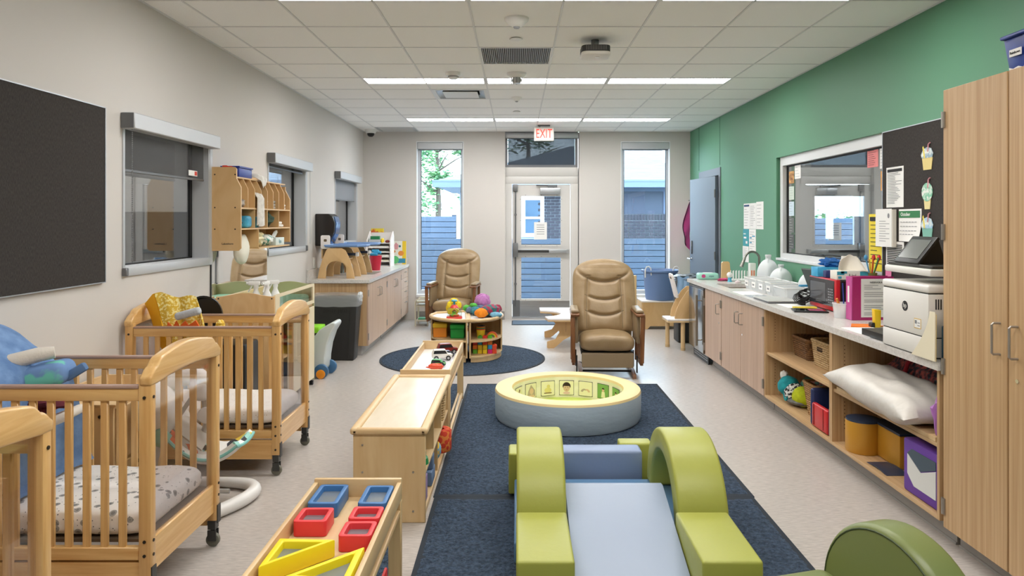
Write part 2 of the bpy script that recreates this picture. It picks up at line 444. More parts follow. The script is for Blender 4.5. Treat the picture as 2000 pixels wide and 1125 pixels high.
for k, (y0, y1) in enumerate(LW):
    w = obj('window_%d' % (k + 1), B().box(XL - .15, XL + .008, y0, y0 + .02, 1.215, 2.17).box(XL - .15, XL + .008, y1 - .02, y1, 1.215, 2.17).box(XL - .15, XL + .008, y0 + .02, y1 - .02, 2.15, 2.17), lframe)
    w['kind'] = 'structure'
    obj('sill', B().box(XL - .15, XL + .012, y0, y1, 1.205, 1.262), lframe, w, bev=.003)
    obj('casing', B().box(XL + .001, XL + .012, y1 - .002, y1 + .045, 1.205, 2.12), lframe, w)
    obj('gasket', B().box(XL - .142, XL - .12, y1 - .055, y1 - .02, 1.262, 2.15).box(XL - .142, XL - .12, y0 + .02, y0 + .04, 1.262, 2.15).box(XL - .142, XL - .12, y0 + .02, y1 - .02, 1.262, 1.272), gasket, w)
    obj('pane', B().box(XL - .134, XL - .128, y0 + .035, y1 - .04, 1.27, 2.15), glassi, w)
b1 = blind(*LW[0], .24, 'half lowered dark mesh blind on the window nearest the big tackboard', meshc)
b2 = blind(*LW[1], .02, 'raised blind on the window behind the wall cubbies', meshc)
b3 = blind(*LW[2], .26, 'grey cloth blind on the window by the paper towel dispenser', meshg)
o = obj('warning_sticker', B().box(-.0145, -.013, .3, .44, -.225, -.185), paper, b1)
obj('sticker_mark', B().box(-.0128, -.0122, .395, .435, -.22, -.19), M('red_ink', '#d2402f', .7), o)
ch = B()
for i in range(70): ch.ball((.055, -.595, .0 - i * .0118), .0042, 5, 4)
obj('bead_chain', ch, alumd, b1)
obj('chain_tension', B().rbox(.0, .03, -.615, -.585, -.90, -.85, .004, 1), alumd, b1)
ch = B()
for i in range(70): ch.ball((.055, .615, .0 - i * .0118), .0042, 5, 4)
obj('bead_chain', ch, alum, b2)
obj('chain_tension', B().rbox(.0, .03, .60, .63, -.90, -.84, .004, 1), alumd, b2)

def tallwin(n, x0, x1, side):
    z0, z1 = .346, 2.80
    w = obj('window_%d' % n, B().box(x0, x0 + .06, YB + .09, YB + .16, z0 + .05, z1 - .02).box(x1 - .045, x1, YB + .09, YB + .16, z0 + .05, z1 - .02).box(x0 + .06, x1 - .045, YB + .09, YB + .16, z0 + .05, z0 + .11).box(x0 + .06, x1 - .045, YB + .09, YB + .16, z1 - .08, z1 - .02), lframe)
    w['kind'] = 'structure'
    obj('reveal', B().box(x0, x0 + .012, YB - .004, YB + .16, z0, z1).box(x1 - .012, x1, YB - .004, YB + .16, z0, z1).box(x0 + .012, x1 - .012, YB - .004, YB + .16, z1 - .012, z1), M('white_reveal', '#eceef0', .5), w)
    obj('sill', B().box(x0, x1, YB - .02, YB + .16, z0, z0 + .05), MATS['white_reveal'], w, bev=.004)
    obj('gasket', B().box(x0 + .06, x0 + .068, YB + .1, YB + .13, z0 + .11, z1 - .08).box(x1 - .053, x1 - .045, YB + .1, YB + .13, z0 + .11, z1 - .08), gasket, w)
    obj('pane', B().box(x0 + .06, x1 - .045, YB + .12, YB + .126, z0 + .11, z1 - .08), glass, w)
    t = T('roller_blind', 'pale grey raised blind at the top of the tall window %s' % side, 'blind', ((x0 + x1) / 2, YB + .03, 2.68), 0, 'blinds on the tall windows')
    obj('cassette', B().rbox(-(x1 - x0) / 2 + .015, (x1 - x0) / 2 - .015, -.03, .05, 0, .105, .006, 1), lframe, t)
    obj('hem_bar', B().rbox(-(x1 - x0) / 2 + .03, (x1 - x0) / 2 - .03, .0, .02, -.016, 0, .003, 1), alumd, t)
tallwin(4, -1.578, -.833, 'left of the glazed door')
tallwin(5, 1.638, 2.415, 'right of the glazed door')

# wide interior window in the green wall
w = obj('window_6', B().box(XR + .03, XR + .12, 5.05, 7.43, 1.16, 1.215).box(XR + .03, XR + .12, 5.05, 7.43, 2.12, 2.21).box(XR + .03, XR + .12, 7.36, 7.43, 1.215, 2.12).box(XR + .03, XR + .12, 5.05, 5.11, 1.215, 2.12), M('white_frame', '#dcdcdb', .4, .2))
w['kind'] = 'structure'
obj('sill', B().box(XR - .01, XR + .12, 5.05, 7.45, 1.14, 1.165), MATS['white_frame'], w, bev=.003)
obj('gasket', B().box(XR + .07, XR + .085, 7.335, 7.36, 1.215, 2.12).box(XR + .07, XR + .085, 5.11, 7.36, 2.105, 2.12).box(XR + .07, XR + .085, 5.11, 7.36, 1.215, 1.225), gasket, w)
obj('pane', B().box(XR + .075, XR + .081, 5.11, 7.34, 1.225, 2.11), MGLASS('clear_pane', '#eef2f4', 1.5), w)

# ---------------------------------------------------------------- glazed exit door (built twice, the second mirrored next door)
def exitdoor(n, cx_, mir, tagline):
    s = -1 if mir else 1
    def bx(b, x0, x1, *a):
        xa, xb = sorted((s * x0, s * x1)); return b.box(xa, xb, *a)
    w = obj('door_%d' % n, bx(bx(B(), -.58, -.465, -.05, .13, 0, 2.14), .465, .58, -.05, .13, 0, 2.14), framew, None, (cx_, YB + .14, 0))
    w['kind'] = 'structure'
    h = B(); bx(h, -.58, .58, -.05, .13, 2.14, 2.26); bx(h, -.58, .58, -.06, .13, 2.262, 2.40); obj('header', h, framew, w, bev=.003)
    tf = B(); bx(tf, -.58, -.535, -.03, .05, 2.40, 2.98); bx(tf, .535, .58, -.03, .05, 2.40, 2.98); bx(tf, -.535, .535, -.03, .05, 2.40, 2.44); bx(tf, -.535, .535, -.03, .05, 2.86, 2.984)
    obj('transom_frame', tf, alumd, w)
    obj('transom_pane', bx(B(), -.535, .535, .03, .036, 2.44, 2.86), glass, w)
    sc = obj('transom_screen', bx(B(), -.53, .53, -.012, -.008, 2.42, 2.87), MSHEER('sun_screen', '#4a4f55', .84), w)
    obj('screen_hem', bx(B(), -.53, .53, -.018, -.004, 2.40, 2.44), alumd, sc)
    obj('blind_cassette', bx(B(), -.575, .585, -.11, -.03, 2.855, 2.948), alum, w, bev=.005)
    lf = B()
    bx(lf, -.458, -.32, -.01, .035, .03, 2.125); bx(lf, .31, .458, -.01, .035, .03, 2.125)
    bx(lf, -.32, .31, -.01, .035, 1.945, 2.125); bx(lf, -.32, .31, -.01, .035, .97, 1.17); bx(lf, -.32, .31, -.01, .035, .03, .31)
    leaf = obj('door_leaf', lf, framew, w)
    fr = B()
    for (za, zb) in ((1.17, 1.945), (.31, .97)):
        bx(fr, -.345, -.318, -.018, -.01, za - .03, zb + .03); bx(fr, .308, .335, -.018, -.01, za - .03, zb + .03)
        bx(fr, -.318, .308, -.018, -.01, zb - .002, zb + .03); bx(fr, -.318, .308, -.018, -.01, za - .03, za + .002)
    obj('glazing_bead', fr, framew, leaf)
    scr = B()
    for (za, zb) in ((1.17, 1.945), (.31, .97)):
        for z in (za + .05, (za + zb) / 2, zb - .05):
            for x in (-.332, .322): scr.cyl((s * x, -.0195, z), (s * x, -.017, z), .006, None, 6)
        for x in (-.25, 0, .25):
            for z in (za - .017, zb + .015): scr.cyl((s * x, -.0195, z), (s * x, -.017, z), .006, None, 6)
    obj('bead_screws', scr, alumd, leaf, kind='stuff')
    obj('upper_pane', bx(B(), -.32, .31, .01, .016, 1.17, 1.945), glass, leaf)
    obj('lower_pane', bx(B(), -.32, .31, .01, .016, .31, .97), glass, leaf)
    kp = obj('kick_plate', bx(B(), -.45, .45, -.016, -.01, .035, .28), steel, leaf)
    obj('edge_guard', bx(B(), -.455, -.34, -.024, -.016, .035, .29), alumd, kp)
    pb = obj('panic_bar', bx(B(), -.36, .43, -.085, -.045, 1.045, 1.095), alum, leaf, bev=.004)
    obj('push_pad', bx(B(), -.37, .12, -.092, -.085, 1.05, 1.09), M('dark_push_pad', '#3c3b3a', .4, .3), pb)
    obj('bar_end', bx(B(), .40, .44, -.09, -.012, 1.04, 1.10), alum, pb)
    obj('lock_case', bx(B(), -.45, -.37, -.1, -.012, .98, 1.2), alumd, pb, bev=.006)
    rod = B().cyl((s * -.41, -.03, .2), (s * -.41, -.03, .99), .011, None, 8).cyl((s * -.41, -.03, 1.2), (s * -.41, -.03, 2.05), .011, None, 8)
    for z in (.55, 1.65): bx(rod, -.43, -.39, -.045, -.012, z - .015, z + .015)
    obj('vertical_rod', rod, alumd, leaf)
    obj('top_latch', bx(B(), -.445, -.375, -.06, -.012, 2.02, 2.13), alumd, leaf, bev=.006)
    cl = obj('door_closer', bx(B(), -.02, .30, -.085, -.012, 1.975, 2.075), alum, leaf, bev=.006)
    obj('closer_arm', B().tube([(s * .2, -.06, 2.08), (s * .16, -.07, 2.105), (s * -.08, -.055, 2.115)], .012, 6).box(min(s * .1, s * .25), max(s * .1, s * .25), -.09, -.05, 2.08, 2.12), alumd, cl)
    obj('threshold', bx(B(), -.465, .465, -.06, .09, 0, .025), alum, w)
    return w
exitdoor(1, .392, False, '')
exitdoor(2, 5.05, True, '')

# grey side door, standing ajar
d3 = obj('door_3', B().box(XR - .012, XR + .1, 9.48, 9.56, 0, 2.27).box(XR - .012, XR + .1, 10.50, 10.58, 0, 2.27).box(XR - .012, XR + .1, 9.56, 10.50, 2.17, 2.27), M('door_frame_grey', '#747b85', .5))
d3['kind'] = 'structure'
lf = obj('door_leaf', B().rbox(-.045, 0, 0, .93, .01, 2.155, .003, 1), M('grey_door_paint', '#69737f', .45), d3, (XR - .012, 9.565, 0), (0, 0, R(7)))
obj('lever_handle', B().cyl((-.05, .86, 1.0), (-.1, .86, 1.0), .012, None, 10).tube([(-.1, .875, 1.0), (-.1, .76, 1.0)], .01, 8).cyl((-.046, .86, 1.0), (-.054, .86, 1.0), .03), chrome, lf)
obj('pull_plate', B().rbox(-.062, -.046, .83, .87, 1.07, 1.26, .004, 1), alumd, lf)
for z in (.25, 1.08, 1.92): obj('hinge', B().cyl((-.052, -.008, z - .055), (-.052, -.008, z + .055), .011, None, 8).box(-.048, -.0455, -.004, .03, z - .05, z + .05), alumd, lf)
# dark space behind the side door
S('wall_closet', B().box(XR + .21, XR + .9, 9.4, 9.45, 0, 2.4).box(XR + .21, XR + .9, 10.6, 10.65, 0, 2.4).box(XR + .9, XR + .95, 9.4, 10.65, 0, 2.4).box(XR + .21, XR + .95, 9.4, 10.65, 2.4, 2.45), wallw)
# ================================================================ outside: yard, fences, brick house, trees
S('ground_outside', B().box(-40, 45, YB + .28, 60, -.12, -.02), M('yard_concrete', '#9a9c9c', .9, col2='#83867f', nscale=(2, 2, 2)), 'grey yard outside the glazed door', 'ground')
fmat = M('fence_board_paint', '#556377', .7, col2='#4c5a6d', nscale=(1.5, 20, 20))
pmat = M('fence_post_paint', '#3d4857', .7)
def fence(y, x0, x1, top, n, label, posts):
    t = T('board_fence', label, 'fence', ((x0 + x1) / 2, y, -.02), 0, 'board fences in the yard')
    h = (top + .02) / n; me = mk(B().box(-(x1 - x0) / 2, (x1 - x0) / 2, 0, .025, .0, h - .011), .003, 1); me.materials.append(fmat)
    obj('backing', B().box(-(x1 - x0) / 2, (x1 - x0) / 2, .026, .034, 0, top), M('fence_gap', '#2c3644', .8), t)
    share('board', me, t, [(0, 0, h * i) for i in range(n)])
    pm = mk(B().box(-.05, .05, .036, .12, 0, top + .05), .004, 1); pm.materials.append(pmat)
    share('post', pm, t, [(x - (x0 + x1) / 2, 0, 0) for x in posts])
fence(13.4, -3.2, 9.6, 1.225, 11, 'low grey-blue board fence close outside the glazed door', [-3, -1, 1, 3, 5, 7, 9])
fence(15.4, -7.5, -1.32, 1.66, 14, 'taller board fence seen through the left tall window', [-7, -5, -3, -1.36])

fence(15.4, 5.2, 11.0, 1.62, 13, 'board fence outside the door of the next room', [5.3, 6.4, 7.4, 8.5, 10])
HY = 18.0
house = T('brick_house', 'brick house with a hipped shingle roof beyond the board fence', 'building', (1.4, HY, 0))
brickm = M('house_brick', '#3f3f49', .8, col2='#32323c', nscale=(9, 9, 9))
mortar = M('mortar', '#a9b0ba', .9)
x0, x1 = -1.45, 4.3
wl = B(); wl.box(x0, x1, HY + .02, HY + 4.5, 0, 2.50); hw = obj('wall', wl, mortar, house, w=1)
bme = mk(B().box(0, .203, -.012, .02, 0, .062), .003, 1); bme.materials.append(brickm)
ne = 0; locs = []
for r in range(32):
    z = .04 + r * .0765
    if z < 1.0: continue
    for c in range(-8, 40):
        x = c * .218 + (.109 if r % 2 else 0)
        u0 = x0 - .0 <= x <= -1.2; u1 = .5 <= x <= 1.45; u2 = 2.40 <= x <= 4.05 and z < 1.56; u3 = 5.6 < x < 7.2 and False
        if (u0 or u1 or u2) and x + .203 < x1: locs.append((x - 1.4, .0, z))
share('brick', bme, hw, locs)
sme = mk(B().box(0, .062, -.02, .02, 0, .14), .003, 1); sme.materials.append(brickm)
share('soldier_brick', sme, hw, [(2.45 - 1.4 + .076 * i, 0, 1.575) for i in range(21)])
hwin = obj('house_window', B().box(.12, .22, HY - .03, HY + .04, 1.15, 2.19).box(.60, .70, HY - .03, HY + .04, 1.15, 2.19).box(.22, .60, HY - .03, HY + .04, 2.08, 2.19).box(.22, .60, HY - .03, HY + .04, 1.15, 1.24).box(.22, .60, HY - .025, HY + .04, 1.60, 1.66), M('white_vinyl', '#f2f4f6', .5), house, w=1)
obj('pane', B().box(.22, .60, HY, HY + .01, 1.24, 2.08), M('house_glass', '#5c7690', .1, .3), hwin, w=1)
obj('porch_screen', B().box(2.45, 4.1, HY - .01, HY + .03, 1.73, 2.36), M('dark_porch', '#3b4456', .6), house, w=1)
obj('porch_post', B().box(3.72, 3.80, HY - .03, HY + .03, 1.73, 2.36).box(2.45, 4.1, HY - .04, HY + .03, 2.30, 2.40), M('porch_beam', '#55647c', .6), house, w=1)
obj('soffit', B().box(x0 - .62, x1 + .5, HY - .55, HY + 5, 2.44, 2.50).box(x0 - .62, x1 + .5, HY - .57, HY - .53, 2.38, 2.56), M('fascia', '#5f6f86', .6), house, w=1, label='dark fascia and soffit under the shingles')
ex0, ey0, rz, tt = x0 - .64, HY - .58, 2.52, 5.2
rp = .335
rf = B().add([(ex0, ey0, rz), (x1 + .5, ey0, rz), (x1 + .5, ey0 + tt, rz + tt * rp), (ex0 + tt, ey0 + tt, rz + tt * rp), (ex0, ey0 + 2 * tt, rz), (x1 + .5, ey0 + 2 * tt, rz)],
             [(0, 1, 2, 3), (0, 3, 4), (3, 2, 5, 4), (1, 5, 2), (0, 4, 5, 1)])
shm = M('shingles', '#6a727d', .9, col2='#59616b', nscale=(3, 9, 9), ndet=3)
roof = obj('roof', rf, shm, house, w=1)
cr = B()
for i in range(1, 30):
    t = i * .17; cr.add([(ex0 + t, ey0 + t, rz + t * rp + .004), (x1 + .4, ey0 + t, rz + t * rp + .004), (x1 + .4, ey0 + t + .02, rz + t * rp + .022), (ex0 + t + .02, ey0 + t + .02, rz + t * rp + .022)], [(0, 1, 2, 3)])
obj('shingle_course', cr, M('shingle_shadow_line', '#6c7888', .9), roof, w=1, kind='stuff')
obj('vent_pipe', B().cyl((4.0, 19.2, 3.05), (4.0, 19.2, 3.9), .05, None, 10), M('white_vinyl'), house, w=1)

def tree(x, y, h, rx, n, seed, label, group):
    rn = random.Random(seed); t = T('leafy_tree', label, 'tree', (x, y, -.02), 0, group)
    tr = B().tube([(0, 0, 0), (.1, 0, h * .35), (0, .1, h * .7), (.1, 0, h * .95)], [.16, .12, .07, .02], 8)
    for k in range(7):
        a = rn.uniform(0, 6.3); z = h * rn.uniform(.4, .75); tr.tube([(.05, 0, z), (cos(a) * rx * .5, sin(a) * rx * .5, z + .5), (cos(a) * rx * .85, sin(a) * rx * .85, z + .8)], [.05, .03, .01], 6)
    obj('trunk', tr, M('bark', '#5b5148', .9), t)
    f = B(); cl = [(rn.gauss(0, rx * .5), rn.gauss(0, rx * .5), h * rn.uniform(.32, 1.02), rn.uniform(.25, .6)) for _ in range(26)]
    for _ in range(n):
        c = rn.choice(cl); p = Vector((c[0] + rn.gauss(0, c[3] * .55), c[1] + rn.gauss(0, c[3] * .55), c[2] + rn.gauss(0, c[3] * .5)))
        m = Matrix.Translation(p) @ Matrix.Rotation(rn.uniform(0, 6.3), 4, 'Z') @ Matrix.Rotation(rn.uniform(-1.2, 1.2), 4, 'X'); s = rn.uniform(.06, .13)
        f.add([m @ Vector(q) for q in ((-s, 0, 0), (0, -s * .55, .012), (s, 0, 0), (0, s * .55, .012))], [(0, 1, 2, 3)])
    obj('foliage', f, M('leaves', '#6f9a62', .7, col2='#4b7a56', nscale=(3, 3, 3)), t, kind='stuff')
tree(-3.5, 31, 6.6, 1.6, 4200, 3, 'loose leafy tree seen high in the left tall window', 'trees beyond the yard')
tree(-6.2, 36, 9.5, 2.2, 3000, 5, 'far leafy tree at the left edge of the left tall window', 'trees beyond the yard')
tree(.5, 33, 9.0, 2.4, 3600, 8, 'tree crown behind the mesh screen over the glazed door', 'trees beyond the yard')
tree(12.0, 22, 2.3, 1.6, 2000, 9, 'low tree outside the door of the next room', 'trees beyond the yard')

# ================================================================ things on the ceiling
def ceilthing(name, label, cat, x, y, group=None): return T(name, label, cat, (x, y, ZC), 0, group)
t = ceilthing('return_air_grille', 'perforated grey return air grille in the ceiling', 'vent', -.005, 6.055)
obj('frame', B().box(-.298, .298, -.298, -.285, -.003, .012).box(-.298, .298, .285, .298, -.003, .012).box(-.298, -.285, -.285, .285, -.003, .012).box(.285, .298, -.285, .285, -.003, .012), gridm, t)
me = mk(B().box(-.0045, .0045, -.285, .285, 0, .012)); me.materials.append(M('grille_grey', '#8b8c8d', .5, .3))
share('slat', me, t, [(-.275 + .0157 * i, 0, 0) for i in range(36)])
obj('dark_backing', B().box(-.29, .29, -.29, .29, .014, .02), M('dark_duct', '#3a3a3b', .8), t)
t = ceilthing('supply_diffuser', 'square white supply diffuser left of the smoke detectors', 'vent', -.615, 7.885)
obj('frame', B().box(-.298, .298, -.298, -.26, -.004, .012).box(-.298, .298, .26, .298, -.004, .012).box(-.298, -.26, -.26, .26, -.004, .012).box(.26, .298, -.26, .26, -.004, .012), gridm, t)
cone = B(); cone.add([(-.26, -.26, .0), (.26, -.26, 0), (.26, .26, 0), (-.26, .26, 0), (-.2, -.2, .03), (.2, -.2, .03), (.2, .2, .03), (-.2, .2, .03)], [(0, 1, 5, 4), (1, 2, 6, 5), (2, 3, 7, 6), (3, 0, 4, 7), (4, 5, 6, 7)])
obj('cone', cone, M('diffuser_shade', '#9ea6ad', .3, .3), t)
obj('plaque', B().rbox(-.19, .19, -.19, .19, -.01, -.002, .003, 1), gridm, t)
t = ceilthing('ceiling_vent', 'flat grey vent tile above the security camera', 'vent', -1.835, 10.895)
obj('plate', B().rbox(-.29, .29, -.255, .255, 0, .01, .003, 1), M('vent_plate_grey', '#aeb2b5', .5), t)
me = mk(B().box(-.25, .25, -.006, .006, -.004, 0)); me.materials.append(gridm); share('slat', me, t, [(0, -.22 + .044 * i, 0) for i in range(11)])
def dome(x, y, r, h, label, eye=True, name='ceiling_sensor'):
    t = ceilthing(name, label, 'sensor', x, y, 'white round sensors on the ceiling')
    obj('base', B().lathe([(0, -h), (r * .35, -h), (r * .62, -h * .72), (r * .95, -h * .3), (r, -.002), (r, 0), (0, 0)], n=24), white, t)
    if eye: obj('lens', B().lathe([(0, -h - .012), (r * .22, -h - .01), (r * .3, -h + .001), (0, -h + .001)], n=16), M('sensor_lens', '#9a9c9e', .3), t)
dome(0, 4.93, .085, .06, 'white occupancy sensor nearest the top edge of the picture')
dome(0, 8.07, .06, .045, 'small white sensor beyond the strobe alarm')
def disc(x, y, label):
    t = ceilthing('sprinkler_cover', label, 'sprinkler', x, y, 'concealed sprinkler covers')
    obj('cap', B().lathe([(0, -.012), (.045, -.012), (.05, -.008), (.05, -.005), (0, -.005)], n=24), white, t); obj('collar', B().lathe([(.038, -.005), (.042, -.005), (.042, 0), (.038, 0), (.038, -.005)], n=20), alumd, t)
disc(-.005, 5.47, 'flat round sprinkler cover near the return air grille'); disc(0, 9.1, 'flat round sprinkler cover near the far light row')
t = ceilthing('smoke_detector', 'white smoke detector left above the middle light row', 'detector', -.6, 6.73)
obj('base', B().lathe([(0, -.03), (.07, -.03), (.075, 0), (0, 0)]), white, t); obj('chamber', B().lathe([(0, -.062), (.035, -.062), (.05, -.05), (.05, -.03), (0, -.03)]), white, t)
obj('slots', B().lathe([(.051, -.048), (.0515, -.048), (.0515, -.044), (.051, -.044), (.051, -.048)]).lathe([(.051, -.04), (.0515, -.04), (.0515, -.036), (.051, -.036), (.051, -.04)]), inkg, t)
t = ceilthing('strobe_alarm', 'white ceiling strobe alarm with a clear lens, below the grille', 'alarm', 0, 6.76)
obj('base', B().lathe([(0, -.045), (.06, -.045), (.09, -.02), (.092, 0), (0, 0)]), white, t); obj('lens', B().lathe([(0, -.10), (.035, -.098), (.045, -.075), (.048, -.045), (0, -.045)], n=12), M('strobe_lens', '#c9cccf', .15, .3), t)
me = mk(B().box(-.004, .004, -.004, .004, -.099, -.046)); me.materials.append(inkg); share('cage_rib', me, t, [(.047 * cos(a), .047 * sin(a), 0) for a in [i * pi / 4 for i in range(8)]])
t = ceilthing('wireless_access_point', 'square grey device on a short stem under the ceiling', 'device', .61, 5.52)
obj('stem', B().cyl((0, 0, -.06), (0, 0, 0), .03, None, 12).box(-.045, .045, -.02, .02, -.06, -.045), alumd, t)
st = B().pr(rrect(.22, .22, .05), 'z', -.105, -.06); obj('heat_sink', st, M('dark_heat_sink', '#3b3a39', .5, .3), t, bev=.004)
me = mk(B().box(-.002, .002, -.006, 0, -.10, -.064)); me.materials.append(M('fin_grey', '#77736e', .5)); share('fin', me, t, [(-.075 + .0125 * i, -.109, 0) for i in range(13)])
obj('cover', B().pr(rrect(.225, .225, .05), 'z', -.135, -.106), M('warm_white_cover', '#dcd6cd', .4), t, bev=.01, seg=3)
obj('status_window', B().box(-.0, .03, -.03, 0, -.139, -.134), white, t)
t = ceilthing('security_camera', 'small white dome camera in the far left ceiling corner', 'camera', -2.24, 10.9)
obj('base', B().lathe([(0, -.06), (.07, -.06), (.085, -.03), (.085, 0), (0, 0)]), white, t); obj('dome', B().lathe([(0, -.115), (.03, -.11), (.05, -.09), (.056, -.06), (0, -.06)]), black, t)
# exit sign
t = T('exit_sign', 'hanging white EXIT sign with glowing red letters', 'sign', (.40, 10.4, ZC))
obj('canopy', B().rbox(-.09, .09, -.02, .02, -.02, 0, .004, 1).cyl((-.06, 0, -.04), (-.06, 0, 0), .008), alumd, t)
obj('body', B().rbox(-.145, .145, -.03, .03, -.235, -.035, .012, 3), M('sign_body', '#cfcbc4', .5), t)
red = M('exit_red_glow', '#f0301f', .5, emit=.7); txt('EXIT', .19, t, red, (0, -.0315, -.135), (pi / 2, 0, 0), sx=.62)
# ================================================================ built-in cabinets
def uhandle(x, y, z0, z1, out=-.035):
    return B().tube([(x, y, z0), (x + out * .8, y, z0), (x + out, y, z0 + .006), (x + out, y, z1 - .006), (x + out * .8, y, z1), (x, y, z1)], .005, 8)
satin = M('satin_nickel', '#a8a29a', .35, .7)
def hinge_b(x, y, z, h=.075): return B().box(x - .006, x + .004, y - .012, y + .012, z - h / 2, z + h / 2).cyl((x - .006, y, z - h / 2), (x - .006, y, z + h / 2), .007, None, 8)
kickm = M('toe_kick_grey', '#a5a19d', .5)
# ---- right run
XF = 2.02
def bodyR(t, y0, y1, z0=.115, z1=.83):
    return obj('carcass', B().box(XF + .02, XR - .015, y0 + .001, y0 + .018, z0, z1).box(XF + .02, XR - .015, y1 - .018, y1 - .001, z0, z1).box(XF + .02, XR - .015, y0 + .018, y1 - .018, z0, z0 + .018).box(XR - .03, XR - .015, y0 + .018, y1 - .018, z0 + .018, z1), oak, t, w=1)
def kickR(t, y0, y1): return obj('toe_kick', B().box(XF + .085, XF + .1, y0, y1, 0, .114).box(XF + .078, XF + .085, y0, y1, 0, .012), kickm, t, w=1)
def doorR(t, y0, y1, hy, hingey, z0=.115, z1=.825, hz=(.62, .72), lock=True):
    d = obj('door', B().rbox(XF, XF + .019, y0 + .002, y1 - .002, z0, z1, .002, 1), M('oak_laminate_pale', '#cdb29c', .45, col2='#b49680', nscale=(70, 70, 1.2), ndet=3, nlo=.3, nhi=.7) if z1 < 1 else oak, t, w=1)
    obj('handle', uhandle(XF, hy, *hz), satin, d, w=1)
    if lock: obj('lock', B().cyl((XF - .004, hy, hz[0] - .09), (XF, hy, hz[0] - .09), .009, None, 12), chrome, d, w=1)
    for z in ((z0 + .1, z1 - .1) if z1 < 1 else (z0 + .1, (z0 + z1) * .38, (z0 + z1) * .66, z1 - .14)):
        obj('hinge', hinge_b(XF, hingey, z), satin, d, w=1)
    return d
t = T('base_cabinet', 'oak base cabinet with one door, next to the steel fridge', 'cabinet', (2.3, 7.31, 0))
bodyR(t, 7.01, 7.61); kickR(t, 7.01, 7.61); doorR(t, 7.01, 7.61, 7.08, 7.015)
t = T('base_cabinet', 'oak base cabinet with two doors under the right worktop', 'cabinet', (2.3, 6.4, 0))
bodyR(t, 5.80, 7.0); kickR(t, 5.80, 7.0); doorR(t, 6.41, 7.0, 6.47, 6.995, lock=False); doorR(t, 5.80, 6.405, 6.35, 5.812)
t = T('open_shelf_unit', 'open oak shelf unit below the right worktop', 'shelf', (2.3, 4.6, 0))
obj('side_panel', B().box(XF, XR - .015, 5.765, 5.785, .115, .83), oak, t, w=1); obj('side_panel', B().box(XF, XR - .015, 3.39, 3.41, .115, .83), oak, t, w=1); obj('divider', B().box(XF, XR - .03, 4.545, 4.585, .135, .83), oak, t, w=1)
obj('bottom_board', B().box(XF, XR - .015, 3.41, 5.765, .115, .135), oaky, t, w=1)
obj('back_panel', B().box(XR - .03, XR - .015, 3.41, 5.765, .135, .83), oak, t, w=1)
obj('shelf_board', B().box(XF + .01, XR - .03, 4.586, 5.764, .465, .485), oaky, t, w=1, bev=.002); obj('shelf_board', B().box(XF + .01, XR - .03, 3.411, 4.544, .455, .475), oaky, t, w=1, bev=.002)
pin = B()
for (y, s) in ((5.764, -1), (4.586, 1), (4.544, -1)):
    for x in (XF + .08, XF + .5):
        for i in range(8):
            for z0 in (.22, .58): pin.cyl((x, y, z0 + i * .024), (x, y + s * .0012, z0 + i * .024), .0035, None, 6)
obj('pin_holes', pin, M('pin_hole', '#5a4128', .9), t, w=1, kind='stuff'); kickR(t, 3.39, 5.785)
# tall cabinet
t = T('tall_cabinet', 'tall oak cabinet with two doors at the right edge', 'cabinet', (2.37, 2.91, 0))
obj('carcass', B().box(XF + .02, XR - .015, 2.46, 3.36, .10, 2.165), oak, t, w=1); obj('toe_kick', B().box(XF + .085, XR - .02, 2.46, 3.365, 0, .099).box(XF + .078, XF + .085, 2.46, 3.365, 0, .012), kickm, t, w=1)
doorR(t, 2.92, 3.362, 2.965, 3.355, .10, 2.165, (.99, 1.12), False); doorR(t, 2.47, 2.915, 2.86, 2.465, .10, 2.165, (.99, 1.12))
# worktop with sink cut-out
def slab(b, x0, x1, y0, y1, z0, z1, hole):
    hx0, hx1, hy0, hy1 = hole
    return b.box(x0, x1, y0, hy0, z0, z1).box(x0, x1, hy1, y1, z0, z1).box(x0, hx0, hy0, hy1, z0, z1).box(hx1, x1, hy0, hy1, z0, z1)
t = T('worktop', 'white speckled quartz worktop along the green wall', 'worktop', (2.36, 5.85, .835))
SK = (2.14, 2.46, 7.1, 7.62)
obj('slab', slab(B(), 2.0, XR - .003, 3.37, 8.33, .835, .875, SK), quartz, t, w=1)
def sinkb(s, zt=.872, zb=.70):
    x0, x1, y0, y1 = s
    return B().box(x0 - .005, x0, y0, y1, zb, zt - .035).box(x1, x1 + .005, y0, y1, zb, zt - .035).box(x0, x1, y0 - .005, y0, zb, zt - .035).box(x0, x1, y1, y1 + .005, zb, zt - .035).box(x0, x1, y0, y1, zb - .005, zb)
obj('sink_bowl', sinkb(SK), steel, t, w=1)
obj('faucet', B().lathe([(0, 0), (.03, 0), (.026, .02), (.02, .06), (0, .06)], (2.55, 7.46, .875), 16).tube(crv([(2.55, 7.46, .90), (2.55, 7.46, 1.13), (2.545, 7.46, 1.18), (2.51, 7.45, 1.215), (2.46, 7.44, 1.225), (2.41, 7.43, 1.20), (2.375, 7.42, 1.14)], 4), .012, 10).tube([(2.385, 7.422, 1.16), (2.345, 7.41, 1.07)], [.015, .02], 12), M('satin_faucet', '#8c8c86', .25, .9), t, w=1)
obj('faucet_lever', B().tube([(2.575, 7.44, .93), (2.60, 7.40, .96), (2.61, 7.36, .98)], .007, 8), M('satin_faucet'), t, w=1)
